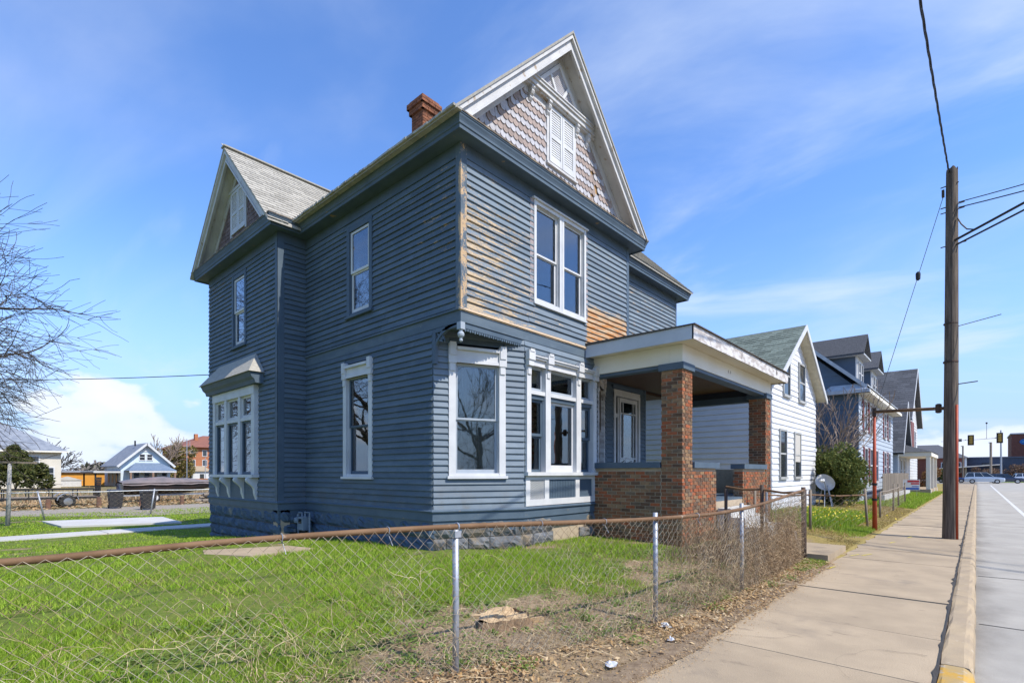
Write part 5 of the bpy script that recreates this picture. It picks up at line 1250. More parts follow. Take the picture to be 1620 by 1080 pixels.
# stump
ST_ = thing('tree_stump', 'ragged pale cut tree stump in the lawn behind the fence', 'tree stump', (-3.22, 3.5, .08))
mb = MB(); n = 30; vs = []
cx_, cy_ = -3.27, 3.50
for j, (zz, rr) in enumerate(((-.05, 1.22), (.03, 1.02), (.09, .97))):
    for i in range(n):
        a = 6.283*i/n; r_ = (.235+.03*math.sin(3*a)+.018*math.sin(7*a))*rr; vs.append((cx_+r_*math.cos(a)*.9, cy_+r_*math.sin(a)*1.1, .09+zz+(random.uniform(-.01, .012) if j == 2 else 0)))
fs = [(j*n+i, j*n+(i+1) % n, (j+1)*n+(i+1) % n, (j+1)*n+i) for j in range(2) for i in range(n)]
mb.add(vs, fs); mb.build('trunk_base', MATS['stump_side'], ST_)
mb = MB(); rows_ = 5
vs = [(cx_, cy_, .155)]
for q in range(1, 5):
    for i in range(n):
        a = 6.283*i/n; r_ = (.235+.03*math.sin(3*a)+.018*math.sin(7*a))*.97*q/4
        x, y = cx_+r_*math.cos(a)*.9, cy_+r_*math.sin(a)*1.1
        vs.append((x, y, .165+(.028 if (x-cx_+.3*(y-cy_)) < -.03 else -.004)+.008*math.sin(x*60)+random.uniform(-.010, .012)))
fs = [(0, 1+i, 1+(i+1) % n) for i in range(n)]+[(1+(q-1)*n+i, 1+q*n+i, 1+q*n+(i+1) % n, 1+(q-1)*n+(i+1) % n) for q in range(1, 4) for i in range(n)]
mb.add(vs, fs).build('cut_face', MATS['wood_cut'], ST_)
for (dx, dy, a, l, h_) in ((-.30, -.05, .4, .12, .03), (.20, -.26, 2.2, .11, .025), (.12, .33, 1.0, .14, .035), (-.05, -.36, 2.9, .10, .02), (.26, .05, .2, .09, .02)):
    c, s_ = math.cos(a), math.sin(a); x, y = cx_+dx, cy_+dy; z = zg(x)
    MB().hexa([(x+c*p*l-s_*q*.03, y+s_*p*l+c*q*.03, z+(h_ if t else -.01)+random.uniform(-.008, .008)) for t in (0, 1) for p, q in ((-.5, -1), (.5, -.8), (.45, 1), (-.5, .9))]).build('split_chunk', MATS['wood_cut'], ST_)
# scraps of rubbish
pw = M('paper', (.70, .72, .74), (.55, .56, .58), scale=20, rough=.7)
def scrap(name, label, x, y, r_, mat):
    n = 9; vs = []; z = max(0, zg(x))+.02
    for j in range(3):
        for i in range(n):
            a = 6.283*i/n; q = r_*(1.1, .8, .25)[j]*random.uniform(.6, 1.3); vs.append((x+q*math.cos(a), y+q*math.sin(a)*.7, z+(0, .022, .03)[j]*random.uniform(.4, 1.4)))
    fs = [(j*n+i, j*n+(i+1) % n, (j+1)*n+(i+1) % n, (j+1)*n+i) for j in range(2) for i in range(n)]+[tuple(2*n+i for i in range(n))]
    tag(MB().add(vs, fs).build(name, mat), label, 'litter', 'scraps along the fence')
scrap('paper_scrap', 'crumpled white paper scrap in leaves nearest the camera', -2.07, 3.42, .055, pw)
scrap('paper_scrap', 'grey-white plastic scrap beside the second galvanised fence post', -2.2, 4.62, .06, M('plastic_scrap', (.6, .6, .58), (.4, .38, .34), scale=18, rough=.5))
scrap('paper_scrap', 'tiny pale scrap on the soil edge between two fence posts', -2.0, 4.3, .03, pw)
# ------------------------------------------------------------------ utility pole with guy strut, guards and cables
UP = thing('utility_pole', 'tall weathered wooden utility pole standing in the sidewalk by the kerb', 'utility pole', (-.45, 15.5, 0))
mb = MB(); n = 18; prof = [(-.3, .15), (0, .148), (.4, .142), (2, .136), (4, .128), (6, .118), (8, .108), (8.45, .104)]; vs = []
for j, (z, r) in enumerate(prof):
    for i in range(n):
        a = 6.283*i/n; k = r*(1+.05*math.sin(5*a+z*.3)+.03*math.sin(9*a)); vs.append((-.45+.012*z*.3+k*math.cos(a), 15.5+k*math.sin(a), z+(.04*math.sin(3*a)+.03*math.sin(5*a+1) if j == len(prof)-1 else 0)))
fs = [(j*n+i, j*n+(i+1) % n, (j+1)*n+(i+1) % n, (j+1)*n+i) for j in range(len(prof)-1) for i in range(n)]+[tuple((len(prof)-1)*n+i for i in range(n))]
mb.add(vs, fs).build('shaft', MATS['pole_wood'], UP)
MB().tube([(-.335, 15.42, .0), (-.335, 15.42, 3.05)], .03, 10).build('cable_guard', MATS['guard_orange'], UP, smooth=True)
MB().tube([(-.56, 15.55, 3.0), (-1.98, 16.30, 3.10)], .04, 10).build('guy_strut', MATS['rust_pipe'], UP, smooth=True)
MB().lathe((-.66, 15.60, 0), [(.03, 2.9), (.06, 2.92), (.06, 3.1), (.03, 3.12)], 10).build('strut_fitting', MATS['iron_dark'], UP)
MB().box(-2.02, -1.94, 16.26, 16.34, 2.98, 3.2).build('guy_shackle', MATS['iron_dark'], UP)
MB().tube([(-1.98, 16.32, 3.05), (-1.985, 16.36, 1.2), (-1.98, 16.38, -.05)], [.03, .045, .058], 10).build('guy_guard', MATS['guard_orange'], UP, smooth=True)
for z in (.78, 1.18): MB().tube([(-1.982, 16.37, z), (-1.982, 16.367, z+.06)], .062, 10).build('guard_band', MATS['black'], UP)
MB().tube([(-.56, 15.55, 7.95), (-1.95, 16.28, 3.15)], .007, 6).build('guy_wire', MATS['cable_grey'], UP)
MB().lathe((-1.05, 15.81, 0), [(.01, 6.15), (.045, 6.18), (.05, 6.3), (.045, 6.34), (.01, 6.37)], 10).build('guy_insulator', MATS['black'], UP)
mb = MB()
for z, dx in ((7.62, .25), (7.50, .25), (6.72, .28), (8.1, .15)): mb.tube([(-.62, 15.52, z), (-.62+.17+dx, 15.44, z)], .012, 6)
mb.box(-.60, -.55, 15.44, 15.56, 7.88, 8.02)
mb.tube([(-.45, 15.5, 4.82), (.40, 15.42, 4.95)], .008, 6).tube([(-.4, 15.5, 3.52), (.02, 15.4, 3.54)], .012, 6)
mb.build('hardware', MATS['iron_dark'], UP)
MB().lathe((-.44, 15.5, 0), [(.128, 4.02), (.140, 4.03), (.140, 4.06), (.128, 4.07)], 18).lathe((-.44, 15.5, 0), [(.12, 4.9), (.134, 4.91), (.134, 4.93), (.12, 4.94)], 18).build('band', MATS['iron_dark'], UP)
def span(a, b, sag, n=24):
    a, b = Vector(a), Vector(b); return [a.lerp(b, t)-Vector((0, 0, 4*sag*t*(1-t))) for t in np.linspace(0, 1, n)]
def cable(name, label, pts, r, mat='cable', n=6): return tag(MB().tube(pts, r, n).build(name, MATS[mat]), label, 'cable')
core = span((-.47, 15.42, 8.38), (-.95, -26, 8.4), 1.25, 300)
mb = MB()
for ph in (0, 2.1, 4.2):
    mb.tube([p+Vector((math.cos(i*.55+ph), 0, math.sin(i*.55+ph)))*.011 for i, p in enumerate(core)], .0085, 5)
tag(mb.build('twisted_cable', MATS['cable']), 'twisted black service cable rising from the pole top overhead', 'cable')
cable('overhead_wire', 'upper of two thin wires leaving the pole to the right', span((-.30, 15.44, 7.64), (10.5, 12.0, 7.9), .42), .010)
cable('overhead_wire', 'lower of two thin wires leaving the pole to the right', span((-.30, 15.44, 7.52), (10.5, 12.0, 7.5), .40), .012)
cable('overhead_cable', 'upper thick black cable running right from the pole', span((-.52, 15.46, 6.74), (10.5, 12.0, 10.4), .10), .026)
cable('overhead_cable', 'lower thick black cable running right from the pole', span((-.34, 15.42, 6.68), (10.5, 12.0, 10.2), .16), .020)
cable('drip_loop', 'short black cable looping from pole down to thick cable', [(-.32, 15.42, 7.28), (-.26, 15.40, 7.12), (-.16, 15.37, 6.96), (-.04, 15.33, 6.90), (.06, 15.30, 6.92)], .014)
cable('overhead_wire', 'thin wire crossing low sky left of the blue house', span((-60, -6, 8.6), (-15.4, 8.5, 4.9), .5), .016, 'cable')

# ------------------------------------------------------------------ trees
def grow(mb, p, d, ln, r, lev, rs, spread=.6, droop=.0, minr=.004, kids=(2, 3), seg=4):
    pts, rad = [p.copy()], [r]; q = p.copy(); dd = d.copy(); nodes = []
    for i in range(seg):
        dd = (dd+Vector((rs.gauss(0, .13), rs.gauss(0, .13), rs.gauss(0, .10)-droop))).normalized(); q = q+dd*ln/seg
        pts.append(q.copy()); rad.append(max(r*(1-.55*(i+1)/seg), minr)); nodes.append((q.copy(), dd.copy()))
    mb.tube(pts, rad, 7 if r > .06 else (4 if r > .015 else 3), cap=False)
    if lev == 0: return
    k = rs.randint(*kids)+1
    for i in range(k):
        b, bd_ = nodes[-1] if i == 0 else nodes[rs.randrange(max(0, seg-3), seg)]
        ax = bd_.orthogonal().normalized(); ax.rotate(Matrix.Rotation(rs.uniform(0, 6.283), 3, bd_)); nd = bd_.copy(); nd.rotate(Matrix.Rotation(rs.uniform(.35, 1)*spread*(.5 if i == 0 else 1.25), 3, ax))
        grow(mb, b, nd, ln*rs.uniform(.62, .88), max(r*(.62 if i == 0 else .45), minr), lev-1, rs, spread, droop, minr, kids, seg)
def bare_tree(name, label, loc, h, r, lev, seed, spread=.75, droop=.02, limbs=6, minr=.005, mat='bark', tilt=None, trunk=.3, aim=None, kids=(2, 3)):
    rs = random.Random(seed); T = thing(name, label, 'tree', loc); p0 = Vector(loc); th = h*trunk
    MB().tube([p0-Vector((0, 0, .2)), p0+Vector((.03, .02, th*.5)), p0+Vector((0, .05, th)), p0+Vector((0, .05, th*1.6))], [r*1.25, r, r*.9, r*.5], 10).build('trunk', MATS[mat], T, smooth=True)
    mb = MB()
    for i in range(limbs):
        a = 6.283*i/limbs+rs.uniform(-.4, .4); up = rs.uniform(.25, 1.3)
        if aim is not None and i < limbs*.6: a = aim+rs.uniform(-1.0, 1.0)
        d = Vector((math.cos(a), math.sin(a), up)).normalized()
        grow(mb, p0+Vector((0, .05, th*rs.uniform(.8, 1.5))), d, h*.30, r*rs.uniform(.35, .55), lev, rs, spread, droop, minr, kids)
    mb.build('crown', MATS[mat], T); return T
bare_tree('bare_tree', 'large bare spreading tree at the left edge over the yard', (-23.8, -4.9, -.3), 10.0, .30, 5, 4, .80, .012, 9, .0068, aim=.8)
bare_tree('bare_tree', 'bare street tree on the far kerb mirrored in windows', (16.5, 4.5, 0), 9, .2, 4, 9, .7, .0, 6, .012)
def leafy(name, label, cat, loc, rx_, ry_, h, n, size, cols, seed, base=.2, trunk=True, cone=0., group=None, lumps=14):
    """shrub or evergreen: stems plus many small leaf faces spread through an uneven crown"""
    rs = np.random.default_rng(seed); T = thing(name, label, cat, loc, group); x0, y0, z0 = loc
    mb = MB()
    for i in range(6 if trunk else 3):
        a = rs.uniform(0, 6.28); k = rs.uniform(.2, .7); mb.tube([(x0, y0, z0-.1), (x0+math.cos(a)*rx_*k*.4, y0+math.sin(a)*ry_*k*.4, z0+h*.4), (x0+math.cos(a)*rx_*k*.7, y0+math.sin(a)*ry_*k*.7, z0+h*.75)], [.05, .035, .01], 5)
    mb.build('stem', MATS['bark'], T)
    L_ = [(rs.normal(0, .42), rs.normal(0, .42), rs.uniform(base, .95), rs.uniform(.22, .42)) for _ in range(lumps)]
    P = []
    for (lx, ly, lz, lr) in L_:
        if cone: f = 1-lz; lx, ly, lr = lx*f*1.2, ly*f*1.2, lr*(.35+f*.8)
        m = n//lumps; d = rs.normal(0, 1, (m, 3)); d /= np.linalg.norm(d, axis=1)[:, None]; r_ = lr*rs.uniform(.55, 1.12, m)**.6
        P.append(np.stack([lx+d[:, 0]*r_, ly+d[:, 1]*r_, lz+d[:, 2]*r_*.75], 1))
    P = np.concatenate(P); P = P[(P[:, 2] > .0)]; c = P*np.array([rx_, ry_, h])+np.array(loc); m = len(c)
    u = rs.normal(0, 1, (m, 3)); u /= np.linalg.norm(u, axis=1)[:, None]; v = np.cross(u, rs.normal(0, 1, (m, 3))); v /= np.linalg.norm(v, axis=1)[:, None]
    s_ = rs.uniform(.6, 1.4, m)[:, None]*size
    V = np.stack([c-u*s_, c+v*s_*.4, c+u*s_, c-v*s_*.4], 1)
    key = 'fol_'+name+str(seed); np_mesh('foliage', V, 4, M_ramp(key, cols, rough=.7, transl=.25), T); return T
EG = [(.07, .10, .025), (.13, .165, .04), (.045, .07, .02), (.22, .22, .06), (.09, .13, .03)]
leafy('evergreen_bush', 'large dark evergreen bush between white house and blue dormered house', 'bush', (-4.3, 25.7, .13), 1.2, 1.3, 2.2, 24000, .06, EG, 3, base=.10, lumps=30)
bare_tree('bare_shrub', 'leafless tan shrub against the dark blue side wall', (-5.2, 27.3, .15), 5.6, .08, 3, 21, .6, -.05, 12, .012, mat='bark_pale', trunk=.16)
leafy('cedar_tree', 'dense olive evergreen before the cream house', 'tree', (-92, 6.2, -.6), 3.6, 3.6, 5.6, 9000, .26, [(.06, .08, .02), (.10, .11, .03), (.04, .055, .018), (.13, .12, .035)], 8, base=.05, cone=1, lumps=30)
leafy('budding_tree', 'yellow-green budding tree left of the red brick building', 'tree', (-128, 34, -.7), 4.2, 4.2, 7.5, 3500, .30, [(.20, .19, .05), (.28, .22, .06), (.15, .14, .05), (.30, .20, .08)], 12, lumps=18)
bare_tree('bare_tree', 'bare brown tree behind the pale blue cottage', (-124, 30.5, -.7), 8.5, .2, 3, 31, .6, -.02, 7, .05, mat='bark_pale')
bare_tree('bare_tree', 'distant small bare tree over the orange building', (-150, 16.5, -.7), 8.0, .25, 3, 33, .6, -.02, 7, .05)
for i, (x, y, s_, lb) in enumerate(((1.5, 147, 2.2, 'brownish bare bush in front of the low dark building'), (6.5, 149, 2.4, 'wide russet bush beside the parked cars'), (-3.6, 112, 1.5, 'small green street bush near the silver car'))):
    leafy('street_bush', lb, 'bush', (x, y, -.2), s_*1.3, s_*1.3, s_*1.35, 1400, .22, [(.16, .10, .07), (.22, .14, .09), (.10, .07, .05)] if i < 2 else [(.10, .12, .03), (.16, .14, .04), (.06, .08, .02)], 40+i, lumps=12)
leafy('street_bush', 'rust-coloured bush at the foot of the far grey house', 'bush', (-3.2, 56, .0), .9, 1.0, 1.7, 1500, .09, [(.26, .13, .06), (.18, .09, .04), (.22, .16, .07)], 51, lumps=12)

# ------------------------------------------------------------------ neighbouring houses
M('white_siding', (.66, .67, .69), (.60, .61, .64), scale=2, rough=.55, dirt=((.45, .44, .42), 3, .66, .8))
M('cream_soffit', (.66, .60, .46), rough=.6); M('blue_siding', (.085, .12, .168), (.10, .138, .186), scale=2, rough=.6)
M('pale_blue_siding', (.40, .45, .51), (.36, .41, .47), scale=2, rough=.6); M('maroon', (.17, .025, .022), rough=.6); M('grey_siding', (.44, .47, .50), rough=.6)
M('win_frame_grey', (.42, .42, .40), rough=.5)
def simple_window(root, fr, u0, u1, z0, z1, trim, glass='glass_far', cw=.07, depth=.05, shade=None, shutter=None, mid=True):
    mb = MB(); n1 = .07
    mb.fbox(fr, u0, u0+cw, -.04, n1, z0, z1); mb.fbox(fr, u1-cw, u1, -.04, n1, z0, z1); mb.fbox(fr, u0+cw, u1-cw, -.04, n1-.003, z1-cw, z1); mb.fbox(fr, u0-.02, u1+.02, -.04, n1+.03, z0-.04, z0+cw*.7)
    if mid: mb.fbox(fr, u0+cw, u1-cw, -.04, n1-.02, (z0+z1)/2-.03, (z0+z1)/2+.03)
    w_ = mb.build('window', MATS[trim], root)
    MB().fbox(fr, u0+cw-.01, u1-cw+.01, -.02, .034, z0+cw*.5, z1-cw+.01).build('pane', MATS['pane_dark'], w_)
    if shade: MB().fbox(fr, u0+cw, u1-cw, .036, .040, z0+(z1-z0)*shade, z1-cw).build('shade', MATS['lace'], w_)
    if shutter:
        for a, b in ((u0-.28, u0-.01), (u1+.01, u1+.28)): MB().fbox(fr, a, b, .0, .05, z0-.02, z1+.02).build('shutter', MATS[shutter], w_)
    return w_
m, nt, b = _nodes('pane_dark'); b.inputs['Base Color'].default_value = (.03, .035, .042, 1); b.inputs['Roughness'].default_value = .05; b.inputs['Specular IOR Level'].default_value = .9; MATS['pane_dark'] = m
def box_walls(root, x0, x1, y0, y1, z0, z1, mat, e=.2, faces='LF', holes=None, single=False):
    """x1 = street side; L = side towards the camera, F = street front"""
    out = {}
    for key, A, B in (('F', (x1, y1), (x1, y0)), ('L', (x1, y0), (x0, y0)), ('B', (x0, y0), (x0, y1)), ('R', (x0, y1), (x1, y1))):
        fr = Fr(A, B); w_ = MB().fbox(fr, 0 if key in 'FB' else .15, fr.L if key in 'FB' else fr.L-.15, -.15, 0, z0, z1).build('wall', MATS[mat], root); out[key] = (fr, w_)
        if key in faces: siding(w_, fr, 0, fr.L, z0+.25, z1, (holes or {}).get(key, []), MATS[mat], single=single, e=e, breaks=False)
    return out
def gable_fill(root, P, c, half, zb_, zt, mat, e=.2, th=.15):
    MB().prism([P(c-half, 0, zb_), P(c+half, 0, zb_), P(c, 0, zt)], Vector(P(0, -th, 0))-Vector(P(0, 0, 0))).build('gable_wall', MATS[mat], root, fix=True)
    mb = MB(); z = zb_
    while z < zt-.1:
        h0 = half*(zt-z)/(zt-zb_); h1 = half*(zt-z-e)/(zt-zb_) if z+e < zt else 0
        mb.hexa([P(c-h0, 0, z), P(c+h0, 0, z), P(c+h0, .018, z), P(c-h0, .018, z), P(c-h1, 0, z+e), P(c+h1, 0, z+e), P(c+h1, .004, z+e), P(c-h1, .004, z+e)]); z += e
    stuff(mb.build('gable_boards', MATS[mat], root, fix=True))
def roof_pair(root, axis, c, half, ze, zt, a0, a1, mat, th=.1, trim=None, tabs_side=None, ex=.2, tw=.35):
    """ridge along 'X' or 'Y' from a0 to a1 centred on c"""
    P = (lambda a, w_, z: (a, w_, z)) if axis == 'X' else (lambda a, w_, z: (w_, a, z))
    for s_ in (-1, 1):
        q = [P(a0, c+s_*half, ze), P(a1, c+s_*half, ze), P(a1, c, zt), P(a0, c, zt)]
        MB().hexa([Vector(p)-Vector((0, 0, th)) for p in q]+q).build('roof_slope', MATS[mat], root, fix=True)
        if tabs_side == s_ or tabs_side == 0:
            run = math.hypot(half, zt-ze); V = Vector(P(0, -s_*half, zt-ze))/run; U = Vector(P(1, 0, 0)); N = Vector(P(0, s_*(zt-ze), half))/run
            tabs(P(a0, c+s_*half, ze), U, V, int(run/ex), ex, tw, lambda v: (0, a1-a0), MATS[mat], root, N)
        if trim:
            for a in (a0, a1):
                d_ = .03 if a == a1 else -.03
                q2 = [P(a+d_, c+s_*half, ze+.01), P(a+d_, c, zt+.01), P(a+d_, c, zt-.2), P(a+d_, c+s_*half, ze-.2)]; q1 = [P(a-d_*.2, *t) for t in ((c+s_*half, ze+.01), (c, zt+.01), (c, zt-.2), (c+s_*half, ze-.2))]
                MB().hexa(q1+q2).build('rake_board', MATS[trim], root, fix=True)
            q = [P(a0, c+s_*(half-.02), ze-.02), P(a1, c+s_*(half-.02), ze-.02)]; MB().bar(q[0], q[1], .04, .16).build('eave_board', MATS[trim], root)
# white cottage next door
WH = thing('white_house', 'white clapboard one-and-a-half storey cottage with mossy green-grey roof next door', 'house', (-9, 21.7, .1))
x1, y0, y1 = -5.1, 18.6, 24.9; ze = 4.78; yc = 21.75
hf = []
ww = box_walls(WH, -14, x1, y0, y1, 0, ze, 'white_siding', .2, 'LF')
FF = ww['F'][0]; PWH = lambda a, d, z: (x1+d, a, z)
gable_fill(WH, PWH, yc, 3.15, ze, 6.95, 'white_siding')
roof_pair(WH, 'X', yc, 3.55, 4.62, 7.06, -14.3, x1+.36, 'roof_green', .09, 'white', -1, .18, .4)
for s_ in (-1, 1): MB().hexa([PWH(yc, 0, 6.93), PWH(yc+s_*3.5, 0, 4.52), PWH(yc+s_*3.5, .33, 4.52), PWH(yc, .33, 6.93), PWH(yc, 0, 6.96), PWH(yc+s_*3.5, 0, 4.55), PWH(yc+s_*3.5, .33, 4.55), PWH(yc, .33, 6.96)]).build('soffit', MATS['cream_soffit'], WH, fix=True)
for a0, a1, z0, z1, sh in ((20.75, 19.85, 4.25, 5.75, None), (22.95, 22.0, 4.25, 5.75, None), (20.3, 19.4, 1.32, 3.05, None), (22.3, 21.35, 1.32, 3.05, .35)):
    simple_window(WH, FF, FF.u(a0), FF.u(a1), z0, z1, 'win_frame_grey', shade=sh)
MB().box(-8.1, -7.7, 20.1, 20.5, 6.0, 6.35).build('roof_vent', MATS['roof_dark'], WH)
MB().lathe((-9.5, 21.5, 0), [(.07, 6.8), (.07, 7.25)], 8).build('vent_pipe', MATS['black'], WH)
MB().box(-14, x1-.02, y0+.02, y1-.02, -.4, .05).build('foundation', MATS['stone_grey'], WH)
MB().box(-7.5, -5.3, 24.91, 26.2, 2.45, 2.6).tube([(-5.5, 26.0, .1), (-5.5, 26.0, 2.45)], .04, 8).build('side_stoop', MATS['white'], WH)
# dark blue house with dormers
BH = thing('dormer_house', 'two-storey blue house with two front dormers and maroon shutters', 'house', (-8, 36, .1))
x1, y0, y1 = -4.2, 29.4, 42.8; ze = 5.55
w2 = box_walls(BH, -10.6, x1, y0, y1, 0, ze, 'pale_blue_siding', .24, 'F')
siding(w2['L'][1], w2['L'][0], 0, 6.4, .25, ze, [], MATS['blue_siding'], single=False, e=.24, breaks=False)
PB = lambda a, d, z: (a, y0-d, z)
gable_fill(BH, PB, -7.4, 3.2, ze, 8.55, 'blue_siding', .24)
roof_pair(BH, 'Y', -7.4, 3.6, 5.62, 8.9, y0-.35, y1+.35, 'roof_dark', .1, 'grey_siding')
MB().box(-4.35, -3.72, y0-.4, y1+.4, 5.30, 5.46).build('box_gutter', MATS['cream_white'], BH)
MB().hexa([(-5.6, y0-.42, 5.46), (-3.75, y0-.42, 5.46), (-3.75, y0+.05, 5.46), (-5.6, y0+.05, 5.46), (-5.3, y0-.2, 5.75), (-4.1, y0-.2, 5.75), (-4.1, y0+.05, 5.75), (-5.3, y0+.05, 5.75)]).box(-5.6, -3.7, y0-.45, y0-.16, 5.30, 5.46).build('eave_return', MATS['grey_siding'], BH)
F2 = w2['F'][0]
for yc_ in (32.35, 37.4):
    MB().box(-7.3, -4.6, yc_-.95, yc_+.95, 5.9, 7.75).build('dormer_wall', MATS['blue_siding'], BH)
    MB().box(-4.62, -4.56, yc_-.97, yc_+.97, 5.95, 7.75).build('dormer_face', MATS['white'], BH)
    MB().prism([(-4.57, yc_-1.0, 7.75), (-4.57, yc_+1.0, 7.75), (-4.57, yc_, 8.65)], (-.12, 0, 0)).build('dormer_gable', MATS['roof_dark'], BH, fix=True)
    q = []
    for s_ in (-1, 1):
        q = [(-7.5, yc_+s_*1.3, 7.6), (-4.2, yc_+s_*1.3, 7.6), (-4.2, yc_, 8.75), (-7.5, yc_, 8.75)]
        MB().hexa([Vector(p)-Vector((0, 0, .09)) for p in q]+[Vector(p) for p in q]).build('dormer_roof', MATS['roof_dark'], BH, fix=True)
    MB().box(-4.62, -4.22, yc_-1.25, yc_+1.25, 7.50, 7.58).box(-7.0, -4.62, yc_-1.27, yc_-.94, 7.48, 7.56).build('dormer_eave', MATS['grey_siding'], BH)
    fr = Fr((-4.56, yc_+.97), (-4.56, yc_-.97))
    for a in (.25, 1.05): simple_window(BH, fr, a, a+.62, 6.15, 7.25, 'white', cw=.06)
for yy in (30.7, 32.5, 38.2, 40.2): simple_window(BH, F2, F2.u(yy+.95), F2.u(yy), 3.6, 5.15, 'white', shutter='maroon')
for yy in (30.9, 32.7, 34.6, 38.2, 40.2): simple_window(BH, F2, F2.u(yy+.95), F2.u(yy), 1.0, 2.8, 'white', shutter='maroon')
MB().box(-10.5, x1-.02, y0+.02, y1-.02, -.4, .28).build('foundation', MATS['conc'], BH)
# grey steep-roofed house
GH = thing('grey_house', 'pale house with steep grey roofs and columned white porch behind the pole', 'house', (-8, 54, .1))
x1 = -4.2
wg = box_walls(GH, -11, x1, 52, 62, 0, 6.0, 'white', .24, 'F')
roof_pair(GH, 'X', 57, 5.4, 5.8, 10.6, -12, x1+.4, 'roof_dark', .1, 'white', -1, .3, .6)
gable_fill(GH, lambda a, d, z: (x1+d, a, z), 57, 5.0, 6.0, 10.3, 'white', .24)
box_walls(GH, -10, x1, 46.2, 51.98, 0, 3.1, 'pale_blue_siding', .16, 'FL')
roof_pair(GH, 'X', 49.1, 3.3, 2.95, 6.9, -10.3, x1+.35, 'roof_dark', .1, 'white', -1, .3, .6)
gable_fill(GH, lambda a, d, z: (x1+d, a, z), 49.1, 2.9, 3.1, 6.7, 'grey_siding', .24)
MB().box(-4.6, x1+.3, 52.2, 54.8, 3.6, 5.7).build('bay', MATS['red_wood'], GH)
MB().hexa([(x1-.2, 46.4, 3.0), (-2.3, 46.4, 3.0), (-2.3, 55, 3.0), (x1-.2, 55, 3.0), (x1-.2, 47.4, 3.65), (x1+.1, 47.4, 3.65), (x1+.1, 54, 3.65), (x1-.2, 54, 3.65)]).build('porch_roof', MATS['roof_dark'], GH)
MB().box(x1, -2.35, 46.5, 54.9, 2.7, 2.99).build('porch_beam', MATS['cream_white'], GH)
for yy in (46.7, 50.6, 54.5): MB().box(-2.65, -2.42, yy-.12, yy+.12, .3, 2.7).box(-2.72, -2.37, yy-.17, yy+.17, 0, .35).build('porch_post', MATS['cream_white'], GH)
MB().box(x1, -2.4, 46.5, 54.9, 0, .35).build('porch_floor', MATS['conc'], GH)
g0 = wg['F'][0]
for yy in (55.2, 57.0, 58.8): simple_window(GH, g0, g0.u(yy+1), g0.u(yy), 3.6, 5.3, 'white')
fr = Fr((x1, 51.98), (x1, 46.2))
for yy in (47.2, 49.6): simple_window(GH, fr, fr.u(yy+.9), fr.u(yy), .9, 2.5, 'white')
# wooden picket fence on a low wall, neighbour's chain-link remnants
PFN = thing('picket_fence', 'weathered grey picket fence before the dormered house', 'fence', (-3.4, 36, 0))
MB().box(-3.55, -3.35, 31.0, 44, -.2, .42).build('low_wall', MATS['conc_pale'], PFN)
for z in (.65, 1.25): MB().box(-3.50, -3.45, 31, 44, z, z+.08).build('rail', MATS['post_wood'], PFN)
pk_ = MB().prism([(0, -.055, .45), (0, .055, .45), (0, .055, 1.44), (0, .0, 1.5), (0, -.055, 1.44)], (.025, 0, 0)).mesh('picket', MATS['post_wood'])
for i in range(86): place('picket', pk_, PFN, Matrix.Translation((-3.445, 31.1+i*.15, random.uniform(-.03, .02))))
def link_fence(name, label, posts, rail_z, post_mat, rail_mat, pitch=.16, r=.0028):
    T = thing(name, label, 'fence', (*posts[0][:2], zg(posts[0][0])))
    for (x, y, top, lx, ly) in posts: MB().tube([(x, y, zg(x)-.1), (x+lx, y+ly, zg(x)+top)], .032, 8).build('post', MATS[post_mat], T, smooth=True)
    mb = MB(); wm = MB()
    for (a, b) in zip(posts, posts[1:]):
        p, q = Vector((a[0]+a[3]*.8, a[1]+a[4]*.8, zg(a[0])+rail_z)), Vector((b[0]+b[3]*.8, b[1]+b[4]*.8, zg(b[0])+rail_z)); mb.tube([p, p.lerp(q, .5)-Vector((0, 0, .03)), q], .02, 8)
        L_ = (q-p).length; k = int(L_/pitch)
        for i in range(k):
            wm.tube([p.lerp(q, min(1, (i+.5+(.52 if (i+j) % 2 else -.52))/k))-Vector((0, 0, .02+j*(rail_z-.06)/12)) for j in range(13)], r, 3, cap=False)
    mb.build('top_rail', MATS[rail_mat], T); stuff(wm.build('mesh_wire', MATS['wire'], T)); return T
link_fence('side_fence', 'low slack wire fence with leaning wood post by the entry walk', [(-2.22, 17.02, 1.06, -.06, -.03), (-3.1, 14.6, 1.0, 0, 0), (-3.9, 12.9, 1.0, 0, 0)], .88, 'post_wood', 'rust_pipe')
link_fence('verge_fence', 'short tan metal fence with sloping rail beside the red guy guard', [(-2.35, 20.6, .85, 0, 0), (-2.4, 24.66, 1.05, .0, .25), (-2.5, 27.6, 1.0, 0, 0), (-2.6, 31.5, 1.0, 0, 0)], .85, 'post_wood', 'post_wood')
link_fence('gate_fence', 'rusty iron gate section joining fence end post to the porch', [(-2.2, 9.95, 1.2, 0, 0), (-2.9, 10.0, 1.22, 0, 0), (-3.55, 10.02, 1.1, 0, 0)], 1.14, 'iron_dark', 'rust_pipe', .082, .002)
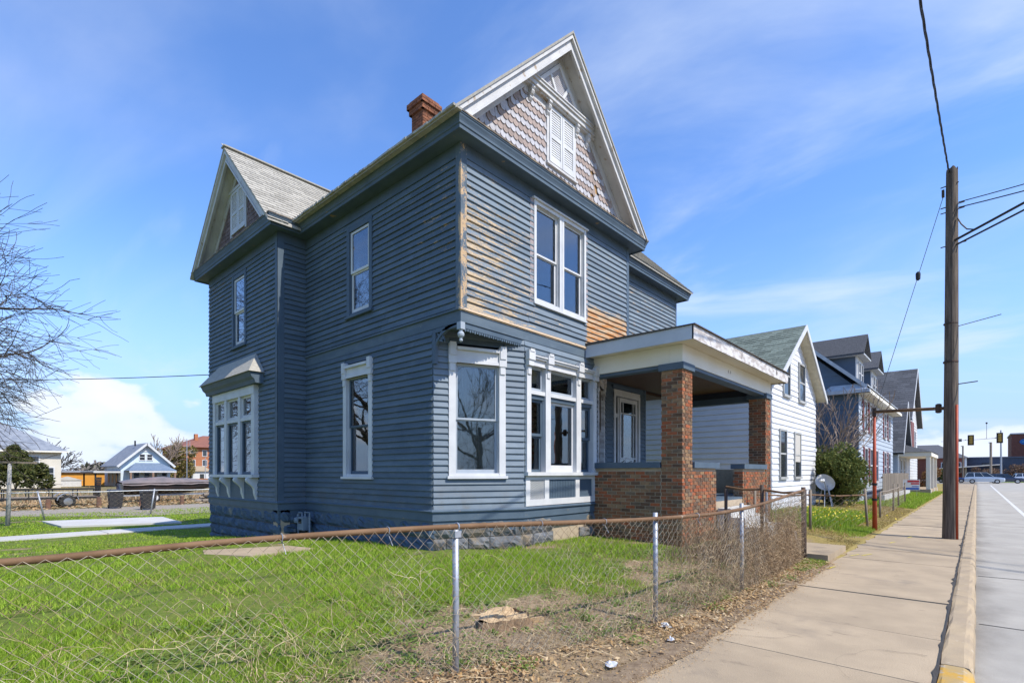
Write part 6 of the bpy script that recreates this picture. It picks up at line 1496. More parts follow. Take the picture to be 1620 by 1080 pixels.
# satellite dish
DS = thing('satellite_dish', 'white satellite dish on a tripod beside the white house', 'satellite dish', (-4.6, 24.6, .14))
c = Vector((-4.6, 24.2, 1.12)); ax = Vector((.62, -.70, .36)).normalized(); u_ = ax.cross(Vector((0, 0, 1))).normalized(); v_ = u_.cross(ax)
mb = MB(); vs = [c-ax*.08]
for q in range(1, 5):
    for i in range(24): a = 6.283*i/24; r = q/4; vs.append(c+u_*(.40*r*math.cos(a))+v_*(.36*r*math.sin(a))+ax*(-.08+.08*r*r))
fs = [(0, 1+i, 1+(i+1) % 24) for i in range(24)]+[(1+(q-1)*24+i, 1+q*24+i, 1+q*24+(i+1) % 24, 1+(q-1)*24+(i+1) % 24) for q in range(1, 4) for i in range(24)]
mb.add(vs, fs).build('reflector', M('dish_white', (.62, .63, .64), rough=.45), DS, smooth=True)
lnb = c+ax*.42-v_*.05+u_*.30
MB().tube([c-v_*.34-ax*.02, lnb], .018, 6).build('feed_arm', MATS['galv'], DS)
MB().tube([lnb, lnb-ax*.14], .055, 10).tube([lnb+u_*.07, lnb+u_*.07-ax*.1], .045, 8).build('receiver', MATS['white'], DS)
for dx, dy in ((.25, .3), (-.3, .2), (.05, -.4), (.3, -.2)): MB().tube([(c.x+dx*.3, c.y+dy*.3, 1.0), (c.x+dx, c.y+dy, .05)], .02, 6).build('leg', MATS['galv'], DS)
# yard sign
YS = thing('yard_sign', 'red, white and blue yard sign on the grass by the sidewalk', 'sign', (-3.05, 40.5, .05)); 
fr = Fr((-2.6, 40.5), (-3.45, 40.3))
MB().fbox(fr, 0, .9, -.012, 0, .45, 1.1).build('board', MATS['white'], YS)
MB().fbox(fr, .03, .62, .0, .004, .93, 1.06).fbox(fr, .03, .45, .0, .004, .80, .89).build('red_print', M('print_red', (.45, .04, .04), rough=.5), YS)
MB().fbox(fr, .05, .85, .0, .004, .48, .60).fbox(fr, .05, .40, .0, .004, .65, .70).build('blue_print', M('print_blue', (.03, .10, .40), rough=.5), YS)
for a in (.15, .75): MB().tube([fr.p(a, -.006, 0), fr.p(a, -.006, .5)], .008, 5).build('stake', MATS['galv'], YS)
# ------------------------------------------------------------------ the far crossing
def car(name, label, loc, rz, paint, L_=4.7, h=1.72, van=False, group=None):
    T = thing(name, label, 'car', loc, group); Rm = Matrix.Rotation(rz, 4, 'Z'); o = Vector(loc)
    t = lambda p: o+(Rm @ Vector(p))
    w = .92
    def loft(secs, nm, mat, smooth=False):
        mb = MB(); k = len(secs[0]); vs = [t(p) for s_ in secs for p in s_]
        mb.add(vs, [(i*k+j, i*k+(j+1) % k, (i+1)*k+(j+1) % k, (i+1)*k+j) for i in range(len(secs)-1) for j in range(k)]+[tuple(range(k)), tuple((len(secs)-1)*k+j for j in reversed(range(k)))])
        return mb.build(nm, mat, T, smooth=smooth, fix=True)
    def sec(x, z0, z1, ww): return [(x, -ww, z0), (x, ww, z0), (x, ww*1.0, z0+(z1-z0)*.65), (x, ww*.93, z1), (x, -ww*.93, z1), (x, -ww, z0+(z1-z0)*.65)]
    hl = L_/2; zb_ = .28; bel = h*.60
    loft([sec(-hl, .45, bel*.92, w*.80), sec(-hl+.15, zb_, bel, w*.94), sec(-hl*.4, zb_, bel+.02, w), sec(hl*.35, zb_, bel, w), sec(hl*.75, zb_, bel*.93, w*.97), sec(hl-.12, zb_, bel*.86, w*.90), sec(hl, .42, bel*.72, w*.78)], 'body', paint)
    c = (lambda x, z, ww: [(x, -ww, z), (x, ww, z)])
    g0, g1 = bel-.02, h; xs = (-hl+.08, -hl+.42, hl*.12, hl*.48)
    B = [(xs[0], -w*.9, g0), (xs[3], -w*.9, g0), (xs[3], w*.9, g0), (xs[0], w*.9, g0)]; Tp = [(xs[1], -w*.74, g1), (xs[2], -w*.74, g1), (xs[2], w*.74, g1), (xs[1], w*.74, g1)]
    MB().hexa([t(p) for p in B]+[t(p) for p in Tp]).build('glasshouse', MATS['glass_car_solid'], T, fix=True)
    MB().hexa([t((p[0]*1.02, p[1]*1.03, p[2]-.07)) for p in Tp]+[t((p[0]*.98, p[1]*.94, p[2]+.02)) for p in Tp]).build('roof_panel', paint, T, fix=True)
    for fx in (.0, .33, .66, 1.0):
        for s_ in (-1, 1):
            a = Vector((xs[0]+(xs[3]-xs[0])*fx, s_*w*.905, g0)); b = Vector((xs[1]+(xs[2]-xs[1])*fx, s_*w*.75, g1-.02)); MB().bar(t(a), t(b), .07, .05).build('pillar', paint, T)
    for x in (-hl*.60, hl*.62):
        for s_ in (-1, 1):
            d = Rm @ Vector((0, 1, 0)); cc = t((x, s_*(w-.10), .34)); mb = MB(); rm = MB()
            mb.tube([cc-d*.11, cc-d*.1, cc+d*.1, cc+d*.11], [.28, .34, .34, .28], 18); wh = mb.build('wheel', MATS['tyre'], T)
            rm.tube([cc-d*.117, cc+d*.117], .21, 14).build('rim', MATS['chrome'], wh)
    for s_ in (-1, 1):
        MB().hexa([t((hl-.06+dx, s_*w*.55+dy*.2, bel*.70+dz*.13)) for dz in (0, 1) for dx, dy in ((0, -1), (.05, -1), (.05, 1), (0, 1))]).build('headlight', MATS['dish_white'], T, fix=True)
        MB().hexa([t((-hl+.0+dx, s_*w*.66+dy*.10, bel*.62+dz*.25)) for dz in (0, 1) for dx, dy in ((-.03, -1), (.05, -1), (.05, 1), (-.03, 1))]).build('tail_light', M('tail_red', (.35, .02, .02), rough=.3), T, fix=True)
    return T
m, nt, b = _nodes('glass_car_solid'); b.inputs['Base Color'].default_value = (.02, .025, .03, 1); b.inputs['Roughness'].default_value = .04; b.inputs['Specular IOR Level'].default_value = .9; MATS['glass_car_solid'] = m
def paint(n, c):
    m, nt, b = _nodes('car_'+n); b.inputs['Base Color'].default_value = (*c, 1); b.inputs['Roughness'].default_value = .22; b.inputs['Metallic'].default_value = .35; b.inputs['Coat Weight'].default_value = .6; return m
car('silver_suv', 'silver estate car crossing at the end of the street', (.9, 109.5, -.119), 0, paint('silver', (.55, .58, .60)))
car('dark_car', 'dark car half hidden behind the silver estate car', (3.4, 113.5, -.119), 0, paint('dark', (.05, .06, .09)), 4.4, 1.5)
car('blue_car', 'small dark blue car left of the silver estate car', (-3.2, 114.5, -.119), 0, paint('blue', (.06, .10, .22)), 4.2, 1.5)
for i, (x, y, c, n_) in enumerate(((7.6, 142, (.62, .63, .64), 'white parked car left of two in the far lot'), (11.6, 143.5, (.60, .61, .63), 'white parked van right of two in the far lot'), (15.5, 145, (.08, .10, .2), 'dark parked car at the far lot right edge'))):
    car('parked_car', n_, (x, y, -.115), R(12), paint('p%d' % i, c), 4.6, 1.75 if i == 1 else 1.55, group='cars in the far lot')
struct(MB().add([(4, 128, -.112), (60, 128, -.112), (60, 152, -.112), (4, 152, -.112)], [(0, 1, 2, 3)]).build('parking_lot', MATS['asphalt']))
x, y = rng.uniform(3.2, 9.5, 4000), rng.uniform(124, 127.5, 4000)
o = np_mesh('island_grass', blades(x, y, np.full(4000, -.12), rng.uniform(.1, .25, 4000), rng.uniform(.1, .2, 4000), .6), 3, GM); stuff(o); tag(o, 'strip of green grass before the far parking lot', 'grass')
# traffic signals
TS = thing('traffic_signal', 'grey mast-arm traffic signal at the far crossing', 'traffic signal', (3.2, 124.2, -.1))
MB().tube([(3.2, 124.2, -.2), (3.15, 124.2, 9.0)], [.16, .10], 10).build('mast', MATS['galv'], TS)
MB().tube([(3.15, 124.2, 7.75), (-.8, 121, 7.35), (-4.6, 117.6, 7.05)], [.10, .08, .06], 8).build('arm', MATS['galv'], TS)
hm = M('signal_yellow', (.42, .27, .05), rough=.5)
for (x, y, z) in ((3.0, 123.8, 7.7), (-.75, 120.4, 7.3)):
    b_ = MB().box(x-.42, x+.42, y-.02, y+.02, z-.95, z+.85).build('backplate', MATS['black'], TS); mb = MB().box(x-.22, x+.22, y-.2, y-.021, z-.72, z+.66); mb.build('head', hm, b_)
    for q in range(3): MB().tube([(x, y-.2, z+.42-q*.45), (x, y-.42, z+.42-q*.45)], .19, 12).build('lens_hood', hm, b_)
MB().box(-3.9, -1.9, 118.6, 118.66, 6.95, 7.45).build('street_plate', M('plate_back', (.16, .15, .15), rough=.5), TS)
MB().tube([(1.3, 122.6, 7.5), (1.3, 122.6, 10.2)], .03, 6).lathe((1.3, 122.6, 0), [(.03, 10.1), (.14, 10.15), (.14, 10.35), (.04, 10.4)], 8).build('sensor', MATS['black'], TS)
tag(MB().box(2.6, 3.4, 125, 125.6, -.15, 1.35).box(2.55, 3.45, 124.95, 125.65, 1.352, 1.42).build('signal_cabinet', MATS['galv']), 'grey signal cabinet at the foot of the mast', 'cabinet')
for i, (x, y, h_, lb) in enumerate(((1.85, 123, 6.9, 'plain wooden pole left of the signal mast'), (-1.9, 128, 6.6, 'thin far pole behind the left signal head'))):
    P_ = thing('far_pole', lb, 'pole', (x, y, -.1), 'poles at the crossing'); MB().tube([(x, y, -.2), (x, y, h_)], .17-.05*i, 8).build('shaft', MATS['post_wood'], P_); MB().box(x-.3, x+.02, y-.1, y+.1, h_-.12, h_-.02).build('fitting', MATS['iron_dark'], P_)
# far buildings
def windows_grid(root, fr, us, zs_, w_, h_, trim='white'):
    for u0 in us:
        for z0 in zs_: simple_window(root, fr, u0, u0+w_, z0, z0+h_, trim, cw=.12, mid=False)
far_brick = M('far_brick', (.22, .075, .05), (.16, .055, .04), scale=3, rough=.9)
LB = thing('low_building', 'long low dark blue flat-roofed building past the crossing', 'building', (10, 162, 0))
MB().box(-1.6, 32, 160, 175, -.3, 4.9).build('wall', M('navy_wall', (.055, .075, .115), rough=.7), LB); MB().box(-1.8, 32.2, 159.8, 175, 4.92, 5.2).build('parapet', M('navy_cap', (.09, .11, .15), rough=.6), LB)
fr = Fr((32, 160), (-1.6, 160)); windows_grid(LB, Fr((-1.6, 160), (32, 160)) if 0 else fr, [29.5], [3.2], 1.6, .6, 'black')
MB().hexa([(-6.5, 150, 2.4), (4, 155, 3.3), (4, 160, 3.3), (-6.5, 157, 2.4), (-6.5, 150, 2.6), (4, 155, 3.5), (4, 160, 3.5), (-6.5, 157, 2.6)]).build('canopy', MATS['conc_pale'], LB)
for x, y in ((-5.5, 152.0), (3, 156.5)): MB().box(x-.15, x+.15, y-.15, y+.15, -.3, 2.5).build('canopy_post', MATS['galv'], LB)
HB = thing('hip_building', 'red brick building with grey hip roof left of the low building', 'building', (-8, 160, 0))
MB().box(-18, -1.7, 157, 170, -.3, 5.0).build('wall', far_brick, HB)
MB().add([(-18.6, 156.4, 5.0), (-1.2, 156.4, 5.0), (-1.2, 170.6, 5.0), (-18.6, 170.6, 5.0), (-12, 163.5, 8.4), (-7, 163.5, 8.4)], [(0, 1, 5, 4), (1, 2, 5), (2, 3, 4, 5), (3, 0, 4), (3, 2, 1, 0)]).build('roof', MATS['roof_dark'], HB, fix=True)
fr = Fr((-1.7, 157), (-18, 157)); windows_grid(HB, fr, [.9, 3.2], [1.6], 1.3, 2.4); MB().fbox(fr, -.05, .35, .001, .05, -.3, 5).build('quoin', MATS['white'], HB)
TB = thing('tall_brick_building', 'tall brown brick block with round blue emblem at the right edge', 'building', (20, 190, 0))
MB().box(6.5, 60, 180, 200, -.3, 11.2).build('wall', M('brown_brick', (.19, .075, .05), (.15, .06, .042), scale=2, rough=.9), TB); MB().box(6.3, 60.2, 179.8, 200, 11.21, 11.5).build('parapet', MATS['conc_pale'], TB)
mb = MB(); n = 28; cx_, cz_ = 9.1, 9.3
mb.add([(cx_+1.15*math.cos(6.283*i/n), 179.95, cz_+.75*math.sin(6.283*i/n)) for i in range(n)], [tuple(range(n))]); mb.prism([(cx_+1.15*math.cos(6.283*i/n), 179.99, cz_+.75*math.sin(6.283*i/n)) for i in range(n)], (0, -.08, 0)); mb.build('emblem', M('emblem_blue', (.02, .16, .42), rough=.5), TB, fix=True)
MB().box(cx_-.7, cx_+.6, 179.86, 179.90, cz_-.1, cz_+.12).build('emblem_mark', M('emblem_pale', (.15, .40, .60), rough=.5), TB)
MB().box(14, 15.6, 184, 186, 11.5, 13.4).build('roof_unit', MATS['galv'], TB)

# ------------------------------------------------------------------ back yard and the houses behind it
link_fence('yard_fence', 'grey chain-link fence with leaning posts across the back yard', [(-29.6, -8, 1.2, 0, 0), (-29.3, -3, 1.2, 0, 0), (-29.0, 2.86, 1.22, .0, -.24), (-28.9, 6.53, 1.22, 0, .18), (-28.6, 9.6, 1.2, 0, 0), (-28.4, 13, 1.2, 0, 0)], 1.16, 'galv', 'galv', .12, .003)
CP = thing('clothesline_pole', 'bare wooden T-shaped clothesline pole in the side yard', 'pole', (-26.15, 1.56, -.43))
MB().tube([(-26.15, 1.56, -.6), (-26.12, 1.62, 1.92)], [.07, .055], 8).build('post', M('pale_post', (.42, .41, .39), (.30, .28, .25), scale=6, stretch=(4, 4, .4), rough=.9), CP, smooth=True)
MB().bar((-26.1, 1.35, 1.9), (-26.1, 2.35, 1.88), .07, .07).build('crossbar', MATS['post_wood'], CP)
def bin_(x, y, lb):
    T = thing('trash_bin', lb, 'trash bin', (x, y, zg(x)), 'bins by the alley'); z = zg(x)+.02; a, b = .26, .33
    MB().hexa([(x-a, y-a, z+.06), (x+a, y-a, z+.06), (x+a, y+a, z+.06), (x-a, y+a, z+.06), (x-b, y-b, z+.95), (x+b, y-b, z+.95), (x+b, y+b, z+.95), (x-b, y+b, z+.95)]).build('body', MATS['bin_plastic'], T)
    MB().hexa([(x-b-.03, y-b-.03, z+.952), (x+b+.05, y-b-.03, z+.952), (x+b+.05, y+b+.03, z+.952), (x-b-.03, y+b+.03, z+.952), (x-b, y-b, z+1.06), (x+b-.05, y-b, z+1.02), (x+b-.05, y+b, z+1.02), (x-b, y+b, z+1.06)]).build('lid', MATS['bin_plastic'], T)
    for s_ in (-1, 1): MB().lathe((x-.24, y+s_*.27, z+.10), [(.10, -.03), (.11, 0), (.10, .03)], 12, axis='Y').build('wheel', MATS['tyre'], T)
    MB().tube([(x-b-.06, y-.22, z+.9), (x-b-.06, y+.22, z+.9)], .016, 6).build('handle', MATS['bin_plastic'], T)
bin_(-36.0, 6.5, 'black wheeled trash bin, the left one by the alley'); bin_(-33.2, 7.42, 'black wheeled trash bin right, behind the leaning fence post')
# utility trailer
UT = thing('utility_trailer', 'black open utility trailer parked beyond the alley', 'trailer', (-40, 4.6, -.5)); z = -.5
mb = MB()
for x in (-41.0, -39.4):
    mb.bar((x, 2.2, z+.55), (x, 6.3, z+.55), .07, .12).bar((x, 2.2, z+1.05), (x, 6.3, z+1.05), .05, .06)
    for y in (2.2, 3.2, 4.2, 5.3, 6.3): mb.bar((x, y, z+.55), (x, y, z+1.05), .05, .05)
mb.bar((-41, 2.2, z+.55), (-39.4, 2.2, z+.55), .07, .1).bar((-41, 2.2, z+1.05), (-39.4, 2.2, z+1.05), .05, .06).bar((-41, 6.3, z+.55), (-39.4, 6.3, z+.55), .07, .1)
mb.build('frame', MATS['black'], UT); MB().box(-41, -39.4, 2.2, 6.3, z+.58, z+.62).build('deck', MATS['post_wood'], UT)
MB().bar((-41, 2.2, z+.5), (-40.2, .7, z+.5), .07, .1).bar((-39.4, 2.2, z+.5), (-40.2, .7, z+.5), .07, .1).tube([(-40.2, .8, z+.02), (-40.2, .8, z+.75)], .03, 6).build('tongue', MATS['black'], UT)
mb = MB()
for x in np.linspace(-41, -39.4, 6): mb.bar((x, 6.35, z+.6), (x, 6.42, z+1.75), .04, .04)
for zz in np.linspace(.65, 1.7, 7): mb.bar((-41, 6.38, z+zz), (-39.4, 6.38, z+zz), .03, .04)
mb.build('ramp_gate', MATS['black'], UT)
for x in (-41.15, -39.2):
    w_ = MB().lathe((x, 4.85, z+.36), [(.26, -.1), (.36, -.08), (.37, 0), (.36, .08), (.26, .1)], 20, axis='X').build('wheel', MATS['tyre'], UT); MB().lathe((x, 4.85, z+.36), [(.05, -.115), (.21, -.105), (.21, .105), (.05, .115)], 14, axis='X').build('rim', MATS['chrome'], w_)
    pts = [(x, 4.85+.48*math.cos(a), z+.38+.46*math.sin(a)) for a in np.linspace(.1, 3.04, 12)]
    mb = MB()
    for p, q in zip(pts, pts[1:]): mb.bar(p, q, .26, .025, up=(0, (p[1]+q[1])/2-4.85, (p[2]+q[2])/2-z-.38))
    mb.build('mudguard', MATS['galv'], UT)
# covered boat on its trailer
BO = thing('covered_boat', 'boat under a brown-grey tarp on a trailer beyond the bins', 'boat', (-42.5, 10.8, -.5)); mb = MB(); k = 12; secs = 12; vs = []
for i in range(secs+1):
    t = i/secs; y = 7.9+5.9*t; hw = 1.05*(1-max(0, (t-.45)/.55)**2.2)+.02; kz = .55+.55*max(0, (t-.55)/.45)**1.6; dz = 1.32+.06*t
    for j in range(k): a = math.pi*j/(k-1); vs.append((-42.5+hw*math.cos(a)*(1 if j not in (0, k-1) else 1), y, z+dz-(dz-kz)*math.sin(a)**.7))
mb.add(vs, [(i*k+j, i*k+j+1, (i+1)*k+j+1, (i+1)*k+j) for i in range(secs) for j in range(k-1)]+[tuple(range(k))]); mb.build('hull', M('hull_dark', (.03, .03, .034), (.07, .05, .045), scale=1.5, rough=.4), BO, smooth=True)
mb = MB(); vs = []
for i in range(secs+1):
    t = i/secs; y = 7.85+6.0*t; hw = 1.10*(1-max(0, (t-.45)/.55)**2.2)+.05; dz = 1.30+.06*t; pk2 = .42*math.sin(min(1, t*2.2+.25)*1.571)*(1-.75*max(0, (t-.4)/.6))
    for j in range(9): q = j/8*2-1; vs.append((-42.5+hw*q, y, z+dz+pk2*(1-abs(q)**1.4)+.03*math.sin(i*2+j)-(.12 if j in (0, 8) else 0)))
mb.add(vs, [(i*9+j, (i+1)*9+j, (i+1)*9+j+1, i*9+j+1) for i in range(secs) for j in range(8)]); mb.build('tarp', MATS['tarp'], BO, smooth=True)
mb = MB().bar((-41.8, 7.7, z+.5), (-42.2, 14.2, z+.5), .08, .1).bar((-43.2, 7.7, z+.5), (-42.8, 14.2, z+.5), .08, .1).bar((-43.4, 9.6, z+.42), (-41.5, 9.6, z+.42), .08, .08).bar((-42.5, 14.2, z+.5), (-42.5, 15.2, z+.5), .08, .08); mb.build('trailer_frame', MATS['galv'], BO)
for x in (-41.35, -43.6):
    w_ = MB().lathe((x, 9.6, z+.34), [(.24, -.1), (.33, -.08), (.34, 0), (.33, .08), (.24, .1)], 18, axis='X').build('wheel', MATS['tyre'], BO); MB().lathe((x, 9.6, z+.34), [(.05, -.115), (.2, -.105), (.2, .105), (.05, .115)], 14, axis='X').build('rim', MATS['white'], w_)
for i, (x, y, h_) in enumerate(((-38.3, 3.9, .55), (-38.1, 6.1, .6), (-37.8, 8.1, .5), (-37.6, 10.2, .55), (-37.4, 13.4, .6))):
    tag(MB().tube([(x, y, zg(x)-.1), (x, y, zg(x)+h_*.5), (x+.02, y, zg(x)+h_)], [.13, .12, .11], 8).build('bollard', M('old_timber', (.20, .10, .06), (.13, .08, .06), scale=6, rough=.9)), ('timber post just left of the trailer wheel', 'timber post beside the trailer ramp gate', 'timber post between the two trash bins', 'timber post right of the right-hand trash bin', 'timber post in front of the log pile')[i], 'post', 'timber posts along the alley')
# stacked logs and junk
rs = random.Random(5)
for i in range(14):
    x, y = -39.5+rs.uniform(-.8, .8), 13.2+rs.uniform(-1.6, 3.0); zz = zg(x)+.12+.2*rs.randint(0, 2); a = rs.uniform(-.4, .4)
    tag(MB().tube([(x-math.sin(a)*.7, y-math.cos(a)*.7, zz), (x+math.sin(a)*.7, y+math.cos(a)*.7, zz+rs.uniform(-.05, .1))], rs.uniform(.09, .16), 8).build('log', MATS['post_wood']), 'weathered log in the pile beside the covered boat', 'log', 'log pile beyond the alley')
# cream house
CH = thing('cream_house', 'two-storey cream house with blue-grey hip roof at far left', 'house', (-104, 4, -.65))
cs = M('cream_siding', (.60, .55, .46), (.55, .51, .43), scale=1, rough=.7)
MB().box(-114, -100, -10, 11.6, -1, 4.75).build('wall', cs, CH)
MB().add([(-114.7, -10.7, 4.7), (-99.2, -10.7, 4.7), (-99.2, 12.4, 4.7), (-114.7, 12.4, 4.7), (-107, -3.0, 9.9), (-107, 4.0, 9.9)], [(0, 1, 4), (1, 2, 5, 4), (2, 3, 5), (3, 0, 4, 5), (3, 2, 1, 0)]).build('roof', M('roof_bluegrey', (.16, .18, .215), (.24, .26, .29), scale=1.6, rough=.9, bump=.4, bscale=6, detail=8), CH, fix=True)
MB().box(-99.35, -99.2, -10.7, 12.4, 4.5, 4.72).box(-100, -99.35, -10.7, 12.4, 4.62, 4.7).build('eave', MATS['cream_white'], CH)
fr = Fr((-100, 11.6), (-100, -10))
for a, b, z0, z1 in ((7.25, 5.9, 3.0, 4.3), (5.8, 4.5, 3.0, 4.3), (9.3, 8.1, 2.3, 4.0), (10.9, 9.9, .5, 2.4), (4.0, 3.0, .4, 2.4)): simple_window(CH, fr, fr.u(a), fr.u(b), z0, z1, 'white', cw=.14)
# pale blue cottage
PBH = thing('pale_blue_cottage', 'pale blue gabled cottage with hipped porch roof behind the boat', 'house', (-105, 22, -.65))
pb = M('pale_blue', (.58, .66, .70), (.53, .61, .66), scale=1, rough=.65); pbs = M('pale_blue_grey', (.34, .40, .48), rough=.7)
MB().box(-112, -100, 18.7, 25.4, -1, 3.0).build('wall', pb, PBH)
MB().prism([(-100, 18.7, 3.0), (-100, 25.4, 3.0), (-100, 22.05, 6.15)], (-12, 0, 0)).build('gable_wall', pb, PBH, fix=True)
MB().prism([(-99.97, 20.75, 4.95), (-99.97, 23.35, 4.95), (-99.97, 22.05, 6.15)], (.04, 0, 0)).build('gable_panel', MATS['white'], PBH, fix=True)
for s_ in (-1, 1):
    q = [(-112.5, 22.05+s_*3.9, 2.65), (-99.3, 22.05+s_*3.9, 2.65), (-99.3, 22.05, 6.4), (-112.5, 22.05, 6.4)]; MB().hexa([Vector(p)-Vector((0, 0, .12)) for p in q]+[Vector(p) for p in q]).build('roof_slope', MATS['roof_bluegrey'], PBH, fix=True)
    MB().bar((-99.28, 22.05+s_*3.9, 2.5), (-99.28, 22.05, 6.22), .06, .32).build('rake_board', MATS['white'], PBH)
fr = Fr((-100, 25.4), (-100, 18.7))
for a in (22.95, 21.95): simple_window(PBH, fr, fr.u(a), fr.u(a-.85), 3.55, 4.6, 'white', cw=.1)
for a in (25.0, 23.6, 22.6, 21.2): simple_window(PBH, fr, fr.u(a), fr.u(a-.9), .3, 1.7, 'white', cw=.1)
fl_ = Fr((-100, 18.7), (-112, 18.7))
for a in (2.5, 5, 8): simple_window(PBH, fl_, a, a+.8, .0, 1.6, 'white', cw=.1)
MB().add([(-96.8, 19.1, 1.9), (-96.8, 25.6, 1.9), (-100, 25.6, 1.9), (-100, 19.1, 1.9), (-99.9, 20.6, 3.15), (-99.9, 24.0, 3.15)], [(0, 1, 5, 4), (1, 2, 5), (3, 0, 4), (2, 3, 4, 5), (3, 2, 1, 0)]).build('porch_roof', M('porch_blue_roof', (.12, .165, .23), (.16, .205, .27), scale=3, rough=.8), PBH, fix=True)
MB().box(-97, -96.85, 19.2, 25.5, 1.6, 1.88).build('porch_beam', MATS['white'], PBH)
for y in (19.4, 22.3, 25.3): MB().box(-97.05, -96.8, y-.13, y+.13, -.7, 1.6).build('porch_post', M('porch_brown', (.25, .16, .11), rough=.8), PBH)
MB().box(-97, -96.9, 19.4, 25.3, -.7, .1).build('porch_rail', MATS['porch_brown'], PBH)
MB().lathe((-104, 21.4, 0), [(.12, 6), (.12, 6.9)], 8).build('flue', MATS['black'], PBH)
# orange building, white shed, brick school, white annex, wooden fence
OB = thing('orange_building', 'low orange metal building between cream house and cottage', 'building', (-118, 14, -.7))
MB().box(-125, -116, 8, 20.5, -1, 1.6).build('wall', M('orange_wall', (.62, .28, .04), (.55, .25, .04), scale=1, rough=.6), OB); MB().box(-125.5, -115.6, 7.6, 21, 1.61, 1.95).build('roof', MATS['galv'], OB)
SH = thing('white_shed', 'tiny white gabled shed before the orange building', 'shed', (-108, 13.2, -.65)); MB().box(-109, -107, 11.7, 14.9, -1, .35).build('wall', MATS['white'], SH); MB().prism([(-106.9, 11.5, .351), (-106.9, 15.1, .351), (-106.9, 13.3, .95)], (-2.2, 0, 0)).build('roof', MATS['conc_pale'], SH, fix=True)
CS = thing('carport', 'pale flat carport roof on dark posts beside the cottage', 'carport', (-104, 17, -.65)); MB().box(-110, -99, 15.2, 18.5, 1.55, 1.8).build('roof', MATS['conc_pale'], CS)
for x, y in ((-99.5, 15.5), (-99.5, 18.2), (-109, 15.5)): MB().box(x-.1, x+.1, y-.1, y+.1, -1, 1.55).build('post', MATS['black'], CS)
BS = thing('brick_school', 'orange-red brick building with red hip roof left of house corner', 'building', (-160, 48, -.8))
MB().box(-175, -155, 42.5, 62, -1, 8.4).build('wall', M('orange_brick', (.42, .17, .08), (.34, .13, .065), scale=1, rough=.9), BS)
MB().add([(-176, 41.5, 8.4), (-154, 41.5, 8.4), (-154, 63, 8.4), (-176, 63, 8.4), (-165, 50, 12.2), (-165, 55, 12.2)], [(0, 1, 4), (1, 2, 5, 4), (2, 3, 5), (3, 0, 4, 5), (3, 2, 1, 0)]).build('roof', M('red_tile', (.25, .105, .07), (.20, .085, .06), scale=1, rough=.85), BS, fix=True)
MB().box(-161, -160, 46.5, 47.3, 9.5, 12.3).build('chimney', MATS['orange_brick'], BS)
fr = Fr((-155, 62), (-155, 42.5)); fq = Fr((-155, 42.5), (-175, 42.5))
windows_grid(BS, fr, [fr.u(45.2), fr.u(48.0), fr.u(51)], [.6, 3.4, 6.0], 1.2, 1.7); windows_grid(BS, fq, [2, 6, 10], [.6, 3.4, 6.0], 1.2, 1.7)
WA = thing('white_annex', 'low white building with shallow grey roof behind wooden fence', 'building', (-130, 33, -.7)); MB().box(-136, -128, 30.5, 40, -1, 1.9).build('wall', MATS['white'], WA)
MB().prism([(-127.6, 30.2, 1.9), (-136.4, 30.2, 1.9), (-132, 30.2, 3.1)], (0, 10.2, 0)).build('roof', MATS['conc_kerb'], WA, fix=True); fr = Fr((-128, 40), (-128, 30.5)); windows_grid(WA, fr, [1, 3.5, 6, 8], [.2], .8, 1.1, 'black')
BF = thing('board_fence', 'orange-brown wooden board fence behind the covered boat', 'fence', (-95, 27, -.65))
pb_ = MB().box(-.02, .02, -.14, .14, -.4, 1.25).mesh('board', M('cedar', (.40, .17, .07), (.32, .13, .055), scale=3, rough=.8, vary=.15))
for i in range(44): place('board', pb_, BF, Matrix.Translation((-95, 21.5+i*.3, -.65+random.uniform(-.03, .03))))
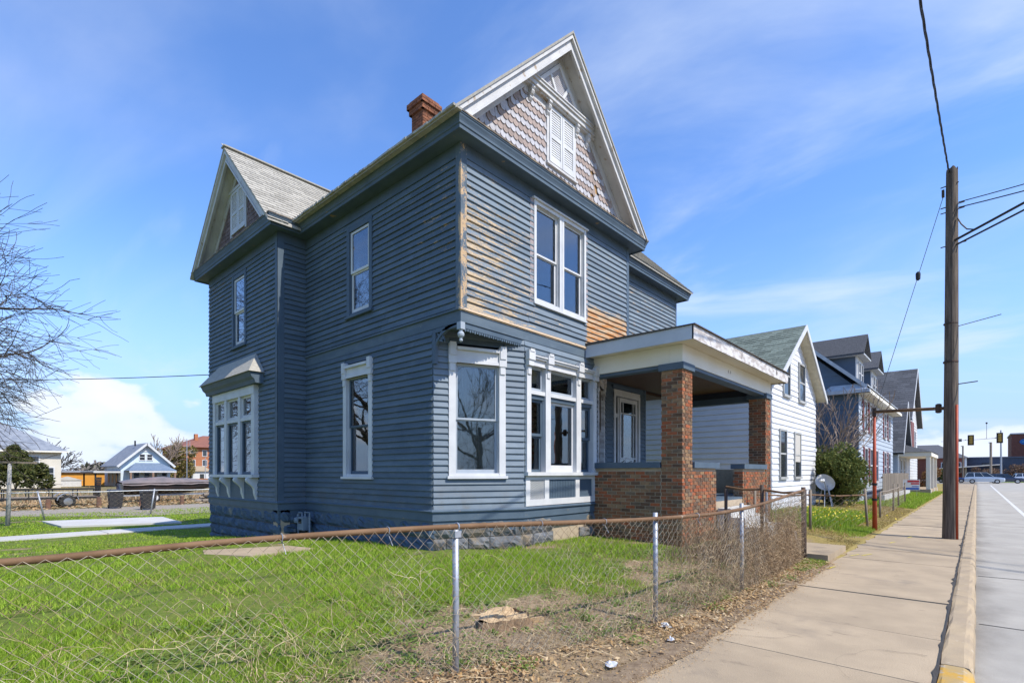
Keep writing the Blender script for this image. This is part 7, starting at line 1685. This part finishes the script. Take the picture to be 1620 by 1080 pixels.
for i, (x, y, h_) in enumerate(((-112, 31.2, 8.0), (-120, 36.8, 4.8))):
    P_ = thing('far_pole', ('slim aerial mast over the cottage roof', 'pale far pole before the red brick building')[i], 'pole', (x, y, -.7), 'poles behind the yard'); MB().tube([(x, y, -.8), (x, y, h_)], .07, 6).build('shaft', MATS['galv'], P_)
    if i == 0: MB().bar((x, y-.6, 6.6), (x, y+.6, 6.6), .06, .06).bar((x, y+.5, 6.6), (x, y+.5, 7.6), .06, .06).build('aerial', MATS['galv'], P_)
# brushwood along the back of the alley
mb = MB()
for i in range(900):
    x, y = rs.uniform(-49, -44), rs.uniform(-14, 24); h_ = rs.uniform(.3, 1.1); a = rs.uniform(0, 6.28); mb.tube([(x, y, zg(x)), (x+math.cos(a)*.25, y+math.sin(a)*.25, zg(x)+h_*.6), (x+math.cos(a)*.5, y+math.sin(a)*.5, zg(x)+h_)], [.03, .022, .008], 3, cap=False)
o = stuff(mb.build('brushwood', VM2)); tag(o, 'tangle of dry brush behind the trailer and boat', 'brush')
x, y = rng.uniform(-48, -37, 9000), rng.uniform(-14, 26, 9000)
o = np_mesh('alley_leaves', leaves(x, y, zgn(x)+rng.uniform(.02, .12, 9000), rng.uniform(.06, .16, 9000), .5), 4, LM); stuff(o); tag(o, 'dry brown leaves on the ground round the trailer', 'leaf litter')
# far tree line closing the view at the horizon
TLm = M_ramp('far_trees', [(.13, .115, .10), (.18, .155, .13), (.10, .09, .08), (.15, .15, .09)], rough=.95)
V = []
for i in range(150):
    if i < 85: x, y, s_ = -230-rng.uniform(0, 60), rng.uniform(-60, 260), rng.uniform(4, 8)
    else: x, y, s_ = rng.uniform(-130, 90), 300+rng.uniform(0, 60), rng.uniform(4, 8)
    c = np.array([x, y, -1.0]); m = 140; d = rng.normal(0, 1, (m, 3)); d /= np.linalg.norm(d, axis=1)[:, None]
    p = c+d*np.array([s_*.9, s_*.9, s_*.55])*rng.random(m)[:, None]**.4+np.array([0, 0, s_*.6]); V.append(leaves(p[:, 0], p[:, 1], p[:, 2], rng.uniform(.5, 1.1, m), 1.5))
o = np_mesh('distant_wood', np.concatenate(V), 4, TLm); stuff(o); tag(o, 'hazy brown line of bare trees along the horizon', 'trees')
